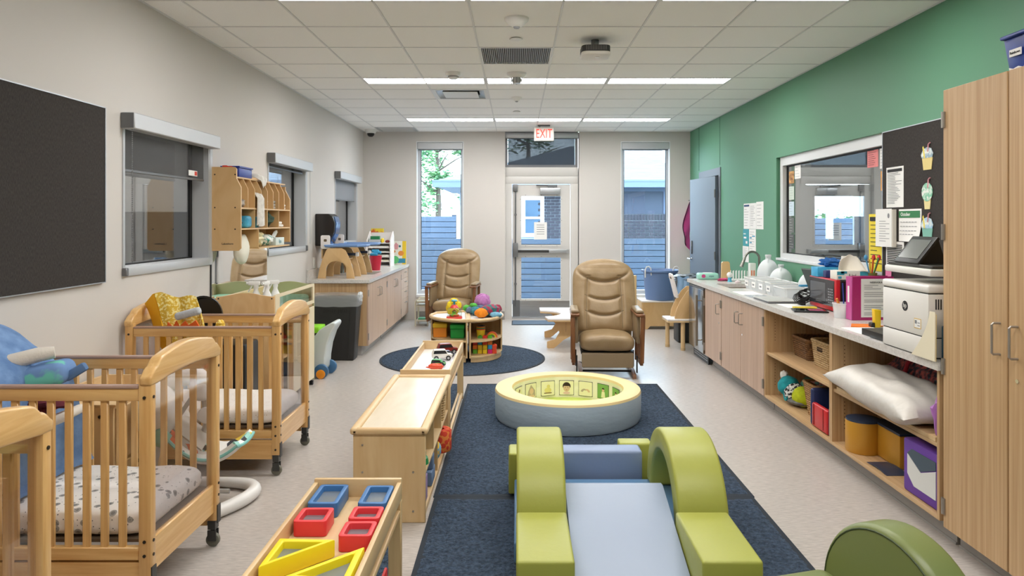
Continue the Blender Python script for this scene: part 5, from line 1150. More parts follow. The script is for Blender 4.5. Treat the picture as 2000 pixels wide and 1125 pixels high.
def photo(a, kind):
    """picture card on the inner wall at angle a"""
    m = Matrix.Rotation(a - pi / 2, 4, 'Z') @ Matrix.Translation((0, .424, .115))
    p = obj('picture', B().box(-.062, .062, -.001, .001, -.062, .062).xf(m), ink, t)
    def lay(name, poly, mat, k): obj(name, B().pr(poly, 'y', -.0012 - .0008 * k, -.0008 * k).xf(m), mat, p)
    lay('card', rrect(.118, .118, .006, 2), prg if kind in (5, 6) else prm, 1)
    if kind == 1: lay('hood', [(-.045, -.05), (.05, -.05), (.045, .0), (.0, .05), (-.03, .0)], prt, 2); lay('face', ell(.006, -.005, .022, .026, 0, 360, 18)[:-1], skin, 3); lay('body', ell(.005, -.045, .035, .012, 0, 360, 14)[:-1], skin, 3)
    if kind == 2: lay('duck', ell(0, -.015, .032, .022, 0, 360, 16)[:-1] , M('print_yellow', '#e8d98a', .7), 2); lay('duck_head', ell(.005, .018, .015, .015, 0, 360, 14)[:-1], MATS['print_yellow'], 3); lay('stand', [(-.034, -.042), (.034, -.042), (.034, -.034), (-.034, -.034)], prb, 3)
    if kind == 3: lay('hair', ell(0, .014, .034, .034, -20, 200, 16), hair, 2); lay('face', ell(0, 0, .028, .032, 0, 360, 20)[:-1], skin, 3); lay('fringe', ell(0, .016, .027, .02, 0, 180, 10), hair, 4); lay('eye', ell(-.010, .004, .003, .003, 0, 360, 8)[:-1], hair, 5); lay('eye', ell(.010, .004, .003, .003, 0, 360, 8)[:-1], hair, 5); lay('mouth', ell(0, -.016, .006, .0025, 0, 360, 8)[:-1], M('print_lip', '#b4655a', .7), 5); lay('collar', ell(0, -.043, .03, .012, 0, 360, 12)[:-1], M('print_rose', '#e6c3b4', .7), 2)
    if kind == 4: lay('hand', arc(-.012, -.03, .03, 170, 60, 8) + arc(-.005, -.03, .018, 60, 170, 8), prt, 2); lay('hand', arc(.012, -.03, .03, 10, 120, 8) + arc(.005, -.03, .018, 120, 10, 8), skin, 2)
    if kind in (5, 6): lay('child', [(-.02, -.05), (.025, -.05), (.018, .0), (-.012, .0)], prm, 2); lay('face', ell(.003, .014, .013, .015, 0, 360, 14)[:-1], skin, 3); lay('hair', ell(.003, .02, .013, .012, 0, 180, 10), hair, 4)
    if kind == 7: lay('bird', ell(0, -.005, .014, .035, 0, 360, 14)[:-1], prt, 2); lay('bird_head', ell(.01, .03, .010, .012, 0, 360, 12)[:-1], prb, 3)
for a, k in ((90, 3), (112, 2), (135, 1), (158, 7), (180, 4), (68, 4), (45, 5), (22, 6), (0, 1)): photo(R(a - 3), k)

# ================================================================ foam climber
gfoam = M('green_vinyl', '#a6a94c', .42, bump=(25, .1, .01)); bfoam = M('blue_vinyl', '#8494b4', .42, bump=(25, .1, .01)); pfoam = M('pale_blue_vinyl', '#98a5ba', .42, bump=(20, .1, .01)); mfoam = M('mid_blue_vinyl', '#5f86ad', .42)
seam = M('seam_dark', '#5d6428', .6)
FZ = .018
def foam(name, label, b, mat, bev=.014, group=None, seams=None):
    o = one(name, label, 'foam block', b, mat, group, bev=bev, seg=3, ang=60); return o
def archb(x0, x1):
    c, zb, Rr, rr = 3.56, FZ + .095, .40, .285
    pts = [(c - Rr, zb)] + arc(c, zb, Rr, 180, 0, 28, .385) [1:-1] + [(c + Rr, zb), (c + rr, zb)] + arc(c, zb, rr, 0, 180, 24, .275)[1:-1] + [(c - rr, zb)]
    return B().pr(pts, 'x', x0, x1)
foam('foam_arch', 'left green foam arch of the climber', archb(.0, .225), gfoam, .016, 'green foam arches'); foam('foam_arch', 'right green foam arch of the climber', archb(.725, .955), gfoam, .016, 'green foam arches')
foam('foam_base_mat', 'blue foam base mat under the two arches', B().box(-.012, .965, 3.165, 3.955, FZ, FZ + .093), mfoam, .01)
foam('foam_step', 'left green foam block at the front of the climber', B().box(-.002, .222, 2.69, 3.155, FZ, .255), gfoam, .012, 'green front blocks'); foam('foam_step', 'right green foam block at the front of the climber', B().box(.705, .938, 2.69, 3.155, FZ, .255), gfoam, .012, 'green front blocks')
foam('foam_slide', 'pale blue foam slide between the two green front blocks', B().pr([(2.55, FZ), (3.16, FZ), (3.16, FZ + .098), (3.44, FZ + .098), (3.44, .278), (3.40, .282), (2.55, .02)], 'x', .232, .70), pfoam, .010)
foam('foam_wall', 'grey-blue foam block across the back of the climber', B().box(.10, .71, 4.0, 4.13, FZ, .25), bfoam, .016)
foam('foam_block', 'left green foam block behind the climber arch', B().box(-.045, .095, 3.965, 4.14, FZ, .248), gfoam, .012, 'green back blocks'); foam('foam_block', 'right green foam block behind the climber arch', B().box(.60, .79, 4.135, 4.24, FZ, .252), gfoam, .012, 'green back blocks')
# green foam chair, lower right corner
t = T('foam_chair', 'green foam toddler chair with a rounded back, cut off below', 'chair', (1.06, 2.30, .018), R(16))
dg = M('olive_vinyl', '#76804a', .38, bump=(20, .08, .01)); dg2 = M('olive_vinyl_face', '#6f8b52', .38)
obj('seat', B().box(-.16, .12, -.40, .24, .0, .295), dg, t, bev=.05, seg=4, ang=60)
bk = B().pr(arc(-.06, .25, .29, 0, 180, 26, .29) + [(-.35, 0), (.23, 0)], 'x', .10, .235); obj('backrest', bk, dg, t, bev=.025, seg=4, ang=60)
obj('back_seam', B().tube([(.102, p[0], p[1]) for p in arc(-.06, .25, .272, 0, 180, 24, .272)], .0035, 6), M('seam_olive', '#3d4a28', .6), t)

# ================================================================ gliders
lea = M('taupe_leather', '#a08866', .38, col2='#947b58', nscale=(9, 9, 9), bump=(70, .25, .004)); lea2 = M('taupe_leather_side', '#937f62', .45, bump=(70, .25, .004)); gwd = M('walnut_stained_wood', '#8a5a33', .4, col2='#6a4022', nscale=(30, 30, 4), dist=.5)
def glider(label, loc, rz):
    t = T('glider_chair', label, 'chair', loc, rz, 'brown leather gliders')
    hw = .33
    def seamd(s, q):
        # s -1..1 across, q 0..1 upward; returns distance to the nearest seam
        ds = []
        xs = .60 - .10 * q
        if q < .80: ds.append(abs(abs(s) - xs) * .30)
        for q0 in (.26, .48, .72):
            if abs(s) < xs + .02 or q0 == .72: ds.append(abs(q - (q0 - .075 * (1 - (s / .62) ** 2) + (.05 if q0 == .72 else .035))) * .72)
        return min(ds) if ds else 1
    def back(sg):
        def fn(u, v):
            s = u * 2 - 1; q = v; z = .40 + .72 * q
            w = hw * (1 - .05 * abs(q - .55) ** 2 * 4) * (1.0 if q < .70 else max(0, 1 - ((q - .70) / .325) ** 3.2) ** .5 * .94 + .06)
            edge = max(0, 1 - abs(s) ** 4) ** .5 * max(0, 1 - abs(q * 2 - 1) ** 8) ** .5
            d = seamd(s, q); puff = (1 - math.exp(-(d / .019) ** 2)) if sg < 0 else 1
            th = .022 + .042 * edge * (.42 + .58 * puff) + (.02 * edge * max(0, min(1, (q - .70) * 8)) if sg < 0 else 0)
            th *= (.12 + .88 * edge)
            yb = .10 + .26 * q
            wr = .006 * noise.noise(Vector((s * 3, q * 6, 2))) * edge
            return (s * w, yb + sg * th + wr, z + .02 * (1 - s * s) * (q > .9))
        return fn
    b = B().surf(back(-1), 61, 81); k = len(b.f); b.surf(back(1), 61, 81)
    for i in range(k, len(b.f)): b.f[i] = b.f[i][::-1]
    obj('back_cushion', b, lea, t, weld=True, ang=75)
    fb = back(-1); sm = B()
    for q0 in (.26, .48, .72):
        pts = []
        for i in range(25):
            s_ = (-.62 if q0 < .7 else -.80) * (1 - i / 12); q = q0 - .075 * (1 - (s_ / .62) ** 2) + (.05 if q0 == .72 else .035); p = fb((s_ + 1) / 2, q); pts.append((p[0], p[1] + .001, p[2]))
        sm.tube(pts, .0032, 5)
    for sg in (-1, 1):
        pts = []
        for i in range(20):
            q = .04 + .72 * i / 19; p = fb((sg * (.60 - .10 * q) + 1) / 2, q); pts.append((p[0], p[1] + .001, p[2]))
        sm.tube(pts, .0032, 5)
    obj('seam_groove_shade', sm, M('seam_leather', '#5f5039', .6), t)  # dark tubes put the shade of the seam grooves into colour
    obj('back_shell', B().pr([(-.29, .30), (.29, .30), (.30, .75)] + [(.30 * cos(R(a)), .75 + .355 * sin(R(a))) for a in range(10, 171, 10)] + [(-.30, .75)], 'y', 0, .03).xf(Matrix.Translation((0, .05, 0)) @ Matrix.Rotation(R(-20), 4, 'X') @ Matrix.Translation((0, .02, 0))), lea2, t)
    def sfn(u, v):
        a = 2 * pi * u; e = 7; c_, s_ = cos(a), sin(a); kk = (abs(c_) ** e + abs(s_) ** e) ** (-1 / e); ph = pi * (v - .5); r_ = max(0, cos(ph)) ** .35; zz = math.copysign(abs(sin(ph)) ** .7, ph)
        x = .27 * c_ * kk * r_; y = .27 * s_ * kk * r_
        return (x, -.10 + y, .335 + zz * .085 + (.012 * cos(x * 9) if zz > 0 else 0) + .004 * noise.noise(Vector((x * 9, y * 9, 0))) - .03 * (y + .0))
    obj('seat_cushion', B().surf(sfn, 56, 20, True), lea, t, weld=True, ang=75)
    obj('foot_panel', B().rbox(-.255, .255, -.33, -.28, .10, .245, .012, 3), lea2, t)
    obj('seat_frame', B().box(-.26, .26, -.28, .16, .225, .25), black, t)
    for s in (-1, 1):
        a = obj('armrest', B().rbox(min(s * .275, s * .365), max(s * .275, s * .365), -.36, .16, .605, .63, .008, 2), gwd, t)
        obj('arm_pad', B().rbox(min(s * .28, s * .36), max(s * .28, s * .36), -.30, .14, .63, .665, .016, 3), lea2, a)
        obj('arm_pocket', B().rbox(min(s * .29, s * .325), max(s * .29, s * .325), -.27, .12, .33, .605, .01, 2), lea2, a)
        obj('front_post', B().pr([(s * .335 - .022, .15), (s * .335 + .018, .15), (s * .345 + .022, .605), (s * .345 - .022, .605)], 'y', -.345, -.305), gwd, t, bev=.003)
        obj('rear_post', B().box(s * .335 - .02, s * .335 + .02, .09, .13, .10, .605), gwd, t, bev=.003)
        obj('side_rail', B().box(s * .335 - .015, s * .335 + .015, -.31, .1, .12, .16).box(s * .335 - .015, s * .335 + .015, -.31, .1, .38, .42), gwd, t, bev=.003)
        me = mk(B().box(-.01, .01, -.012, .012, .16, .38)); me.materials.append(gwd); share('side_slat', me, t, [(s * .335, y, 0) for y in (-.22, -.1, .02)])
        obj('base_runner', B().pr([(-.36, 0), (-.30, 0), (.28, .0), (.34, 0), (.32, .04), (.05, .06), (-.2, .06), (-.34, .04)], 'x', s * .26 - .018, s * .26 + .018), gwd, t, bev=.004)
        obj('glide_link', B().box(s * .30 - .006, s * .30 + .006, -.22, -.19, .03, .20).box(s * .30 - .006, s * .30 + .006, .1, .13, .03, .20), black, t)
    obj('base_stretcher', B().cyl((-.26, -.2, .045), (.26, -.2, .045), .01, None, 8).cyl((-.26, .2, .045), (.26, .2, .045), .01, None, 8), black, t)
    return t
glider('brown leather glider on the right, behind the play pool', (.915, 7.32, 0), R(-3))
glider('brown leather glider on the left, in front of the tall window', (-.90, 10.35, 0), R(-6))

# ================================================================ cloud table, bench with tub, toddler seat
t = T('activity_table', 'white-topped wooden activity table with a notched edge', 'table', (.62, 9.07, 0))
top = [(a, b * 2.0) for a, b in [(-.31, .29), (.10, .29), (.20, .24), (.34, .22), (.34, -.25), (.16, -.22), (.12, -.27), (-.24, -.27), (-.27, -.16), (-.16, -.13), (-.08, -.07), (-.05, -.01), (-.10, .06), (-.18, .10), (-.31, .13)]]
obj('top', B().pr(top, 'z', .355, .372), M('white_laminate', '#ede6e2', .35), t); obj('top_edge', B().pr(top, 'z', .337, .355), maplex, t)
legp = [(-.18, .336), (-.12, .27), (-.10, .19), (-.15, .11), (-.25, .08), (-.25, .01), (-.24, 0), (-.17, 0), (-.14, .02), (-.05, .10), (.08, .17), (.20, .20), (.34, .20), (.34, .336)]
obj('leg_panel', B().pr(legp, 'y', -.44, -.42), birch, t); obj('leg_panel', B().pr(legp, 'y', .36, .38), birch, t)
obj('end_panel', B().box(-.02, .0, -.42, .36, .20, .336), birch, t)
hb = B()
for z in (.21, .23, .25, .27, .29, .31):
    for x in (-.02, .07): hb.cyl((x, -.4415, z), (x, -.4395, z), .004, None, 6)
obj('peg_holes', hb, boltm, t, kind='stuff')
t = T('wooden_bench_box', 'low birch storage bench under the blue tub', 'bench', (2.19, 10.35, 0))
obj('top', B().rbox(-.40, .40, -.22, .22, .385, .41, .006, 2), M('white_laminate'), t)
obj('front_panel', B().pr([(-.385, 0), (-.32, 0), (-.28, .045), (.28, .045), (.32, 0), (.385, 0), (.385, .385), (-.385, .385)], 'y', -.21, -.19), birch, t); obj('body', B().box(-.385, .385, -.19, .20, .05, .384), birch, t); obj('side_post', B().box(-.40, -.386, -.2, .2, 0, .384), maplez, t)
t = T('rope_handle_tub', 'blue plastic tub with rope handles on the birch bench', 'tub', (2.09, 10.32, .411))
obj('body', B().lathe([(0, .0), (.205, 0), (.215, .02), (.245, .40), (.275, .405), (.275, .43), (.255, .43), (.238, .405), (.20, .03), (0, .02)], n=40), M('tub_blue', '#6883b0', .45), t)
obj('label', B().sheet(lambda u, v: (-.2365 * cos(R(48 + 14 * u)) , -.2365 * sin(R(48 + 14 * u)), .31 + .075 * v), 6, 3, .001), paper, t)
obj('label_print', B().sheet(lambda u, v: (-.2385 * cos(R(49 + 11 * u)), -.2385 * sin(R(49 + 11 * u)), .355 + .016 * v), 6, 3, .0008), M('red_ink'), t)
for s in (-1, 1): obj('rope_handle', B().tube([(s * .20 - .05, -.18, .33), (s * .20 - .05, -.17, .44), (s * .20 - .03, -.17, .48), (s * .20 + .0, -.17, .485), (s * .2 + .03, -.17, .46), (s * .2 + .035, -.18, .36)], .009, 8), M('rope_white', '#dcdad5', .8), t)
one('wooden_board_end', 'upright wooden panel just behind the right glider', 'panel', B().rbox(1.64, 1.70, 10.05, 10.09, 0, .78, .006, 2), maplez)
t = T('toddler_table_seat', 'birch toddler seat with handle-hole back by the steel fridge', 'chair', (1.97, 8.62, 0))
obj('seat', B().rbox(-.17, .35, -.17, .17, .355, .378, .008, 2), M('white_laminate'), t); obj('seat_edge', B().rbox(-.17, .35, -.17, .17, .335, .355, .006, 2), maplex, t)
for (x, y) in ((-.11, .13), (.02, -.13), (.3, .13), (.3, -.13)): l = obj('leg', B().cyl((x, y, .03), (x, y, .335), .026, None, 16), maplez, t); obj('foot_cap', B().cyl((x, y, 0), (x, y, .032), .028, None, 16), M('tan_cap', '#c4a77d', .5), l)
sidep = [(-.08, .379), (.10, .379), (.10, .46)] + arc(.22, .46, .12, 180, 90, 6)[1:] + [(.30, .58), (.30, .75), (.12, .75), (.06, .70), (-.02, .58), (-.07, .46)]
for y in (-.14, .10): obj('side_panel', B().pr(sidep, 'y', y, y + .018), birch, t, bev=.003)
obj('back_plate', B().pr(rrect(.20, .30, .04, 4, 0, .15), 'x', -.010, .010).xf(TR((-.03, -.01, .62), 0, 0, R(-14))), M('white_laminate'), t, bev=.003)
obj('handle_hole', B().pr(rrect(.075, .03, .013, 4, 0, .25), 'x', -.0115, .0115).xf(TR((-.03, -.01, .62), 0, 0, R(-14))), M('hole_shadow', '#6b5a42', .8), t)
one('bin_by_fridge', 'dark lined waste bin between the toddler seat and the wall', 'bin', B().rbox(2.05, 2.39, 9.0, 9.28, 0, .78, .02, 2), M('bin_black'))
one('bin_bag', 'crumpled clear and blue bag folded over the dark bin', 'bag', crumple((2.22, 9.14, .82), (.20, .15, .045), 8, .35, 28, 16), M('bag_film', '#8b95a0', .25, col2='#3d4249', nscale=(9, 9, 9), nlo=.4, nhi=.6))
one('blue_bag_drape', 'pale blue liner hanging at the side of the dark bin', 'bag', B().sheet(lambda u, v: (2.03 + .15 * u + .008 * sin(v * 6), 8.985 + .006 * sin(u * 14), .84 - .24 * v + .01 * sin(u * 9)), 10, 12, .003), M('blue_film', '#8fb0d8', .3))
t = T('small_side_cart', 'small cream shelf cart behind the left glider', 'cart', (-1.40, 10.6, 0)); crm = M('cream_metal', '#d8d3be', .5)
obj('side', B().tube([(-.09, -.16, 0), (-.09, -.16, .36), (-.07, -.16, .39), (.07, -.16, .39), (.09, -.16, .36), (.09, -.16, 0)], .012, 8), crm, t); obj('side', B().tube([(-.09, .16, 0), (-.09, .16, .36), (-.07, .16, .39), (.07, .16, .39), (.09, .16, .36), (.09, .16, 0)], .012, 8), crm, t)
for z in (.07, .28, .35): obj('shelf', B().rbox(-.085, .085, -.155, .155, z, z + .02, .004, 1), crm, t)
one('green_book', 'thin green book on the small cream cart', 'book', B().box(-1.46, -1.34, 10.5, 10.68, .091, .105), M('book_green', '#2f9a5c', .6))
# pink apron on a hook
t = T('pink_apron', 'hot pink apron with dark trim hanging beside the side door', 'apron', (2.58, 10.80, 1.0))
obj('hook', B().cyl((2.62, 10.82, 1.86), (2.725, 10.82, 1.88), .006, None, 8), alumd, t, w=1)
obj('cloth', B().sheet(lambda u, v: (2.66 - (.02 + .16 * v * (1.15 - v) * 2.1) * (1 - u) + .02 * sin(v * 11 + u * 4) * v, 10.80 + .09 * u * (.3 + v), 1.86 - .80 * v + .12 * (1 - u) * v * (v > .5) * (v - .5) * 2), 14, 30, .008), M('hot_pink', '#ff5fb0', .8), t, w=1)
obj('dark_trim', B().tube([(2.645 - .16 * v * (1.15 - v) * 2.1 + .02 * sin(v * 11) * v, 10.79, 1.855 - .80 * v + .12 * v * (v > .5) * (v - .5) * 2) for v in [i / 24 for i in range(25)]], .007, 6), M('apron_trim', '#3a1026', .8), t, w=1)
# ================================================================ on the right worktop
ZW = .8755
t = T('wipes_pack', 'mint wipes pack at the far end of the right worktop', 'pack', (2.20, 8.18, ZW)); obj('pack', B().rbox(-.12, .12, -.06, .06, 0, .075, .022, 3), M('mint_pack', '#9fd6c6', .35), t); obj('heart_mark', B().pr(rrect(.045, .04, .018, 4), 'y', -.0612, -.060).mv(-.06, 0, .042), M('rose_ink', '#c2467f', .6), t); obj('flap', B().rbox(-.05, .06, -.035, .035, .073, .078, .003, 1), white, t)
txt('wipes', .026, t, M('navy_ink', '#22406a', .7), (.03, -.0608, .042), (pi / 2, 0, 0))
one('wood_stand', 'small notched wooden board standing on the right worktop by the wall', 'board', B().pr([(-.06, 0), (-.02, 0), (0, .02), (.02, 0), (.06, 0), (.048, .19), (.03, .205), (-.03, .205), (-.045, .19)], 'y', -.012, .012).xf(TR((2.42, 8.2, ZW), R(8), R(-6))), birch)
one('pink_cloth', 'small crumpled pink cloth behind the sink', 'cloth', crumple((2.33, 7.98, ZW + .014), (.07, .05, .014), 4, .5), M('pink_cloth', '#d0507f', .8))
t = T('bottle_brush', 'white ball with a teal stand beside the sink', 'bottle part', (2.36, 7.86, ZW)); obj('ball', B().ball((0, 0, .075), .032, 16, 12), white, t); obj('stand', B().lathe([(0, 0), (.028, 0), (.02, .015), (.02, .045), (0, .05)]), M('teal_clear', '#4fa3c0', .3), t)
one('bottle_nipples', 'small white and red bottle lid lying by the sink', 'bottle lid', B().lathe([(0, 0), (.03, 0), (.032, .012), (.02, .022), (0, .03)], (2.40, 7.70, ZW), 16), M('pale_pink', '#e0cfd0', .5))
t = T('drying_rack', 'white bottle drying rack with upright pegs', 'drying rack', (2.50, 7.98, ZW)); obj('tray', B().rbox(-.10, .10, -.07, .07, 0, .02, .006, 2), white, t)
me = mk(B().cyl((0, 0, .02), (0, 0, .115), .004, None, 6)); me.materials.append(white); share('peg', me, t, [(-.08 + .032 * i, y, 0) for i in range(6) for y in (-.04, .04)])
t = T('bottle_box', 'tall narrow white box with orange marks behind the faucet', 'box', (2.645, 7.97, ZW)); obj('box', B().rbox(-.035, .035, -.03, .03, 0, .20, .004, 1), white, t); obj('print', B().box(-.02, -.008, -.032, -.030, .06, .12).box(.005, .017, -.032, -.03, .06, .12), M('orange_ink', '#ea7a4a', .6), t)
one('blue_bottle', 'slim blue bottle beside the clear bins', 'bottle', B().lathe([(0, 0), (.022, 0), (.024, .01), (.024, .11), (.012, .135), (.012, .16), (0, .16)], (2.50, 7.30, ZW), 16), M('bottle_blue', '#2b78c4', .3))
jugm = M('milky_plastic', '#e4e9ea', .35, trans=.15)
def jug(label, x, y, h, k=1, cap=True):
    t = T('milk_jug', label, 'jug', (x, y, ZW), R(20), 'milky plastic jugs'); w = .078 * k
    def fn(u, v):
        a = 2 * pi * u; e = 5 if v < .55 else 5 - 3 * (v - .55) / .45; c_, s_ = cos(a), sin(a); kk = (abs(c_) ** e + abs(s_) ** e) ** (-1 / e)
        r = w if v < .42 else w * (.24 + .76 * max(0, 1 - ((v - .42) / .58) ** 2.4) ** .62); r *= min(1, .92 + v * 2); z = h * v * .86
        return (r * c_ * kk, r * s_ * kk, z)
    obj('body', B().surf(fn, 40, 24, True), jugm, t, ang=70); obj('base', B().box(-w * .9, w * .9, -w * .9, w * .9, 0, .003), jugm, t)
    obj('neck', B().lathe([(w * .30, 0), (w * .30, h * .09), (w * .34, h * .095), (w * .34, h * .15), (w * .30, h * .155), (0, h * .155)], (0, 0, h * .845), 16), jugm, t)
    obj('handle', B().tube([(-w * .62, -w * .62, h * .38), (-w * .62, -w * .62, h * .55), (-w * .45, -w * .45, h * .78), (-w * .2, -w * .2, h * .86)], .011, 8), jugm, t)
jug('large milky jug standing behind the faucet', 2.56, 7.22, .33, 1.15); jug('middle milky jug with an open neck below the interior window', 2.60, 6.98, .245, 1.1); jug('milky jug half hidden by the microwave', 2.60, 6.30, .245)
clr = MSHEER('clear_bin_plastic', '#eef1f2', .42)
def clearbin(label, x0, x1, y0, y1, h, lab=True):
    t = T('clear_bin', label, 'bin', ((x0 + x1) / 2, (y0 + y1) / 2, ZW), 0, 'clear plastic bins on the right worktop'); a, c_ = (x1 - x0) / 2, (y1 - y0) / 2
    o = rrect(2 * a, 2 * c_, .02, 3); i = [(p * .84, q * .84) for p, q in o]; n = len(o)
    obj('tub', B().add([(p, q, 0) for p, q in i] + [(p, q, h) for p, q in o] + [(p * .95, q * .95, h) for p, q in o] + [(p * .94, q * .94, .004) for p, q in i], [tuple(range(n))] + [(k, (k + 1) % n, n + (k + 1) % n, n + k) for k in range(n)] + [(n + k, n + (k + 1) % n, 2 * n + (k + 1) % n, 2 * n + k) for k in range(n)] + [(2 * n + k, 2 * n + (k + 1) % n, 3 * n + (k + 1) % n, 3 * n + k) for k in range(n)]), clr, t)
    obj('rim', B().tube([(p, q, h) for p, q in o], .004, 6, True), white, t)
    if lab:
        obj('label', B().pr([(-c_ * .55, h * .3), (c_ * .55, h * .3), (c_ * .6, h * .75), (-c_ * .6, h * .75)], 'x', -a * .93 - .004, -a * .93 - .002), paper, t); obj('label_print', B().box(-a * .93 - .0055, -a * .93 - .0042, -c_ * .3, c_ * .3, h * .45, h * .58), inkg, t)
    return t
for k, y in enumerate((7.02, 6.82, 6.62, 6.42)): clearbin('clear labelled bin, %s from the faucet' % ('first', 'second', 'third', 'fourth')[k], 2.27, 2.52, y - .085, y + .085, .115)
clearbin('larger clear bin with a lid beside the silver laptop', 2.26, 2.56, 5.98, 6.26, .10, False)
one('bin_contents', 'white bottle parts lying in the third clear bin', 'bottle parts', crumple((2.40, 6.62, ZW + .045), (.08, .045, .035), 12, .3), white)
one('blue_pen_case', 'flat blue case lying on the larger clear bin', 'case', B().rbox(2.44, 2.55, 6.10, 6.15, ZW + .105, ZW + .122, .006, 2), M('pen_blue', '#2f86b0', .4))
one('paper_sheet', 'white paper sheet at the worktop edge near the clear bins', 'paper', B().box(2.05, 2.24, 6.44, 6.74, ZW, ZW + .004), paper)
one('foil_sheet', 'shiny grey folder under the silver laptop edge', 'folder', B().box(2.06, 2.24, 6.22, 6.42, ZW, ZW + .004), M('grey_foil', '#a9b0b8', .25, .4))
t = T('silver_laptop', 'closed silver laptop near the worktop edge', 'laptop', (2.17, 5.98, ZW), R(0)); lap = M('laptop_silver', '#cfcdc9', .35, .3); obj('base', B().rbox(-.12, .13, -.2, .17, 0, .012, .004, 2), alumd, t); obj('lid', B().rbox(-.12, .13, -.2, .17, .0125, .021, .004, 2), lap, t)
t = T('propped_laptop', 'half open dark grey laptop leaning behind the cables', 'laptop', (2.50, 5.83, ZW)); obj('screen', B().rbox(-.10, .14, -.008, .008, 0, .20, .004, 2).xf(TR((0, .02, .10), R(-62), R(28))), M('laptop_dark', '#56605f', .4, .3), t); obj('bezel', B().rbox(-.105, .145, -.009, .004, -.004, .204, .004, 1).xf(TR((.003, .024, .10), R(-62), R(28))), black, t); obj('base', B().rbox(-.06, .16, -.15, .12, .10, .112, .004, 1).mv(0, 0, -.098), lap, t)
cab = B()
for k in range(4):
    rn = random.Random(k + 3); pts = [(2.30 + .10 * sin(i * .55 + k) + .01 * k, 5.70 + .10 * cos(i * .47 + k * .8), ZW + .02 + .012 * k + .035 * (1 + sin(i * .7 + k))) for i in range(18)]; cab.tube(pts, .0045, 6)
cab.tube([(2.30, 5.70, ZW + .012), (2.36, 5.72, ZW + .06), (2.40, 5.78, ZW + .14), (2.46, 5.84, ZW + .16)], .0055, 6)
t = T('power_cables', 'tangle of black power cables beside the microwave', 'cables', (2.30, 5.70, ZW)); obj('cable', cab, black, t, w=1); obj('plug', B().rbox(2.255, 2.30, 5.64, 5.70, ZW + .002, ZW + .04, .006, 2), black, t, w=1); obj('adapter', B().rbox(2.26, 2.33, 5.655, 5.69, ZW + .042, ZW + .06, .006, 2), black, t, w=1)
one('paper_sheet', 'white paper between the silver laptop and the black tablet', 'paper', B().box(2.10, 2.30, 5.48, 5.74, ZW, ZW + .002), paper)
t = T('black_tablet', 'black tablet lying at the worktop edge before the microwave', 'tablet', (2.17, 5.28, ZW), R(-14)); obj('body', B().rbox(-.11, .13, -.09, .09, 0, .012, .005, 2), black, t); obj('screen', B().box(-.095, .115, -.075, .075, .0121, .013), M('screen_black', '#15171c', .08), t); obj('pink_sticker', B().box(.0, .10, -.06, .03, .0131, .0136), M('sticker_pink', '#b04a6e', .4), t)
one('yellow_pad', 'yellow note strip behind the black tablet', 'note pad', B().box(2.12, 2.29, 5.41, 5.455, ZW + .003, ZW + .016), M('note_yellow', '#ead24a', .7))
# microwave
t = T('microwave', 'red microwave with a dark glass door on the right worktop', 'microwave', (2.50, 5.405, ZW)); mred = M('microwave_red', '#c2252e', .3)
obj('case', B().rbox(-.14, .165, -.232, .232, .012, .238, .004, 1), M('microwave_case', '#1d1512', .35), t); obj('front_frame', B().rbox(-.172, -.14, -.236, .236, .008, .242, .006, 2), mred, t)
obj('door_glass', B().box(-.1745, -.172, -.205, .228, .04, .232), M('mw_glass', '#33343a', .06), t); obj('window', B().box(-.1758, -.1746, -.06, .21, .065, .205), M('mw_window', '#6f7176', .12, .4), t)
kp = B()
for i in range(6):
    for j in range(3): kp.box(-.1755, -.1746, -.185 + j * .03, -.165 + j * .03, .06 + i * .02, .07 + i * .02)
obj('keypad', kp, inkg, t, kind='stuff')
for (x, y) in ((-.12, -.2), (-.12, .2), (.14, -.2), (.14, .2)): obj('foot', B().cyl((x, y, 0), (x, y, .012), .014, None, 10), black, t)
ZM = ZW + .2425
t = T('glove_box', 'blue glove box with a blue glove sticking out, on the microwave', 'glove box', (2.42, 5.53, ZM)); obj('box', B().box(-.10, .10, -.06, .06, 0, .072), M('glove_blue_card', '#2f9ccf', .5, col2='#57b6de', nscale=(9, 9, 9)), t, bev=.002); obj('print', B().box(-.03, .0, -.0612, -.06, .02, .055).box(.02, .05, -.0612, -.06, .02, .055), M('pale_card', '#bfe2f0', .6), t); obj('glove', crumple((.03, 0, .10), (.085, .035, .032), 5, .6, 22, 14), M('nitrile_blue', '#2566b0', .5), t)
t = T('tissue_box', 'white printed tissue box with a big tissue on the microwave', 'tissue box', (2.452, 5.235, ZM)); obj('box', B().box(-.115, .115, -.055, .055, 0, .065), M('tissue_card', '#e9e6dc', .6), t, bev=.002)
obj('teal_pattern', B().box(-.112, -.06, -.0562, -.055, .035, .06).box(-.085, -.04, -.0562, -.055, .045, .062).box(-.105, -.08, -.0562, -.055, .008, .025).box(.055, .113, -.0562, -.055, .02, .06), M('teal_leaf', '#3fa3b8', .6), t)
txt('Livi', .04, t, ink, (0.0, -.0565, .028), (pi / 2, 0, 0)); obj('tissue', B().sheet(lambda u, v: (-.085 + .19 * u * (1 - .12 * v) + .01 * v, -.02 + .05 * sin(u * 5) * (1 - v) + .015 * v, .064 + .115 * v * max(.15, sin(pi * (.12 + u * .76))) ** .7 + .004 * sin(u * 17)), 22, 10, .003), M('tissue_white', '#efe9da', .85), t)
one('small_blue_box', 'small navy box between the glove box and the tissue box', 'box', B().rbox(2.335, 2.40, 5.36, 5.41, ZM, ZM + .055, .004, 1), M('navy_card', '#26316a', .5))
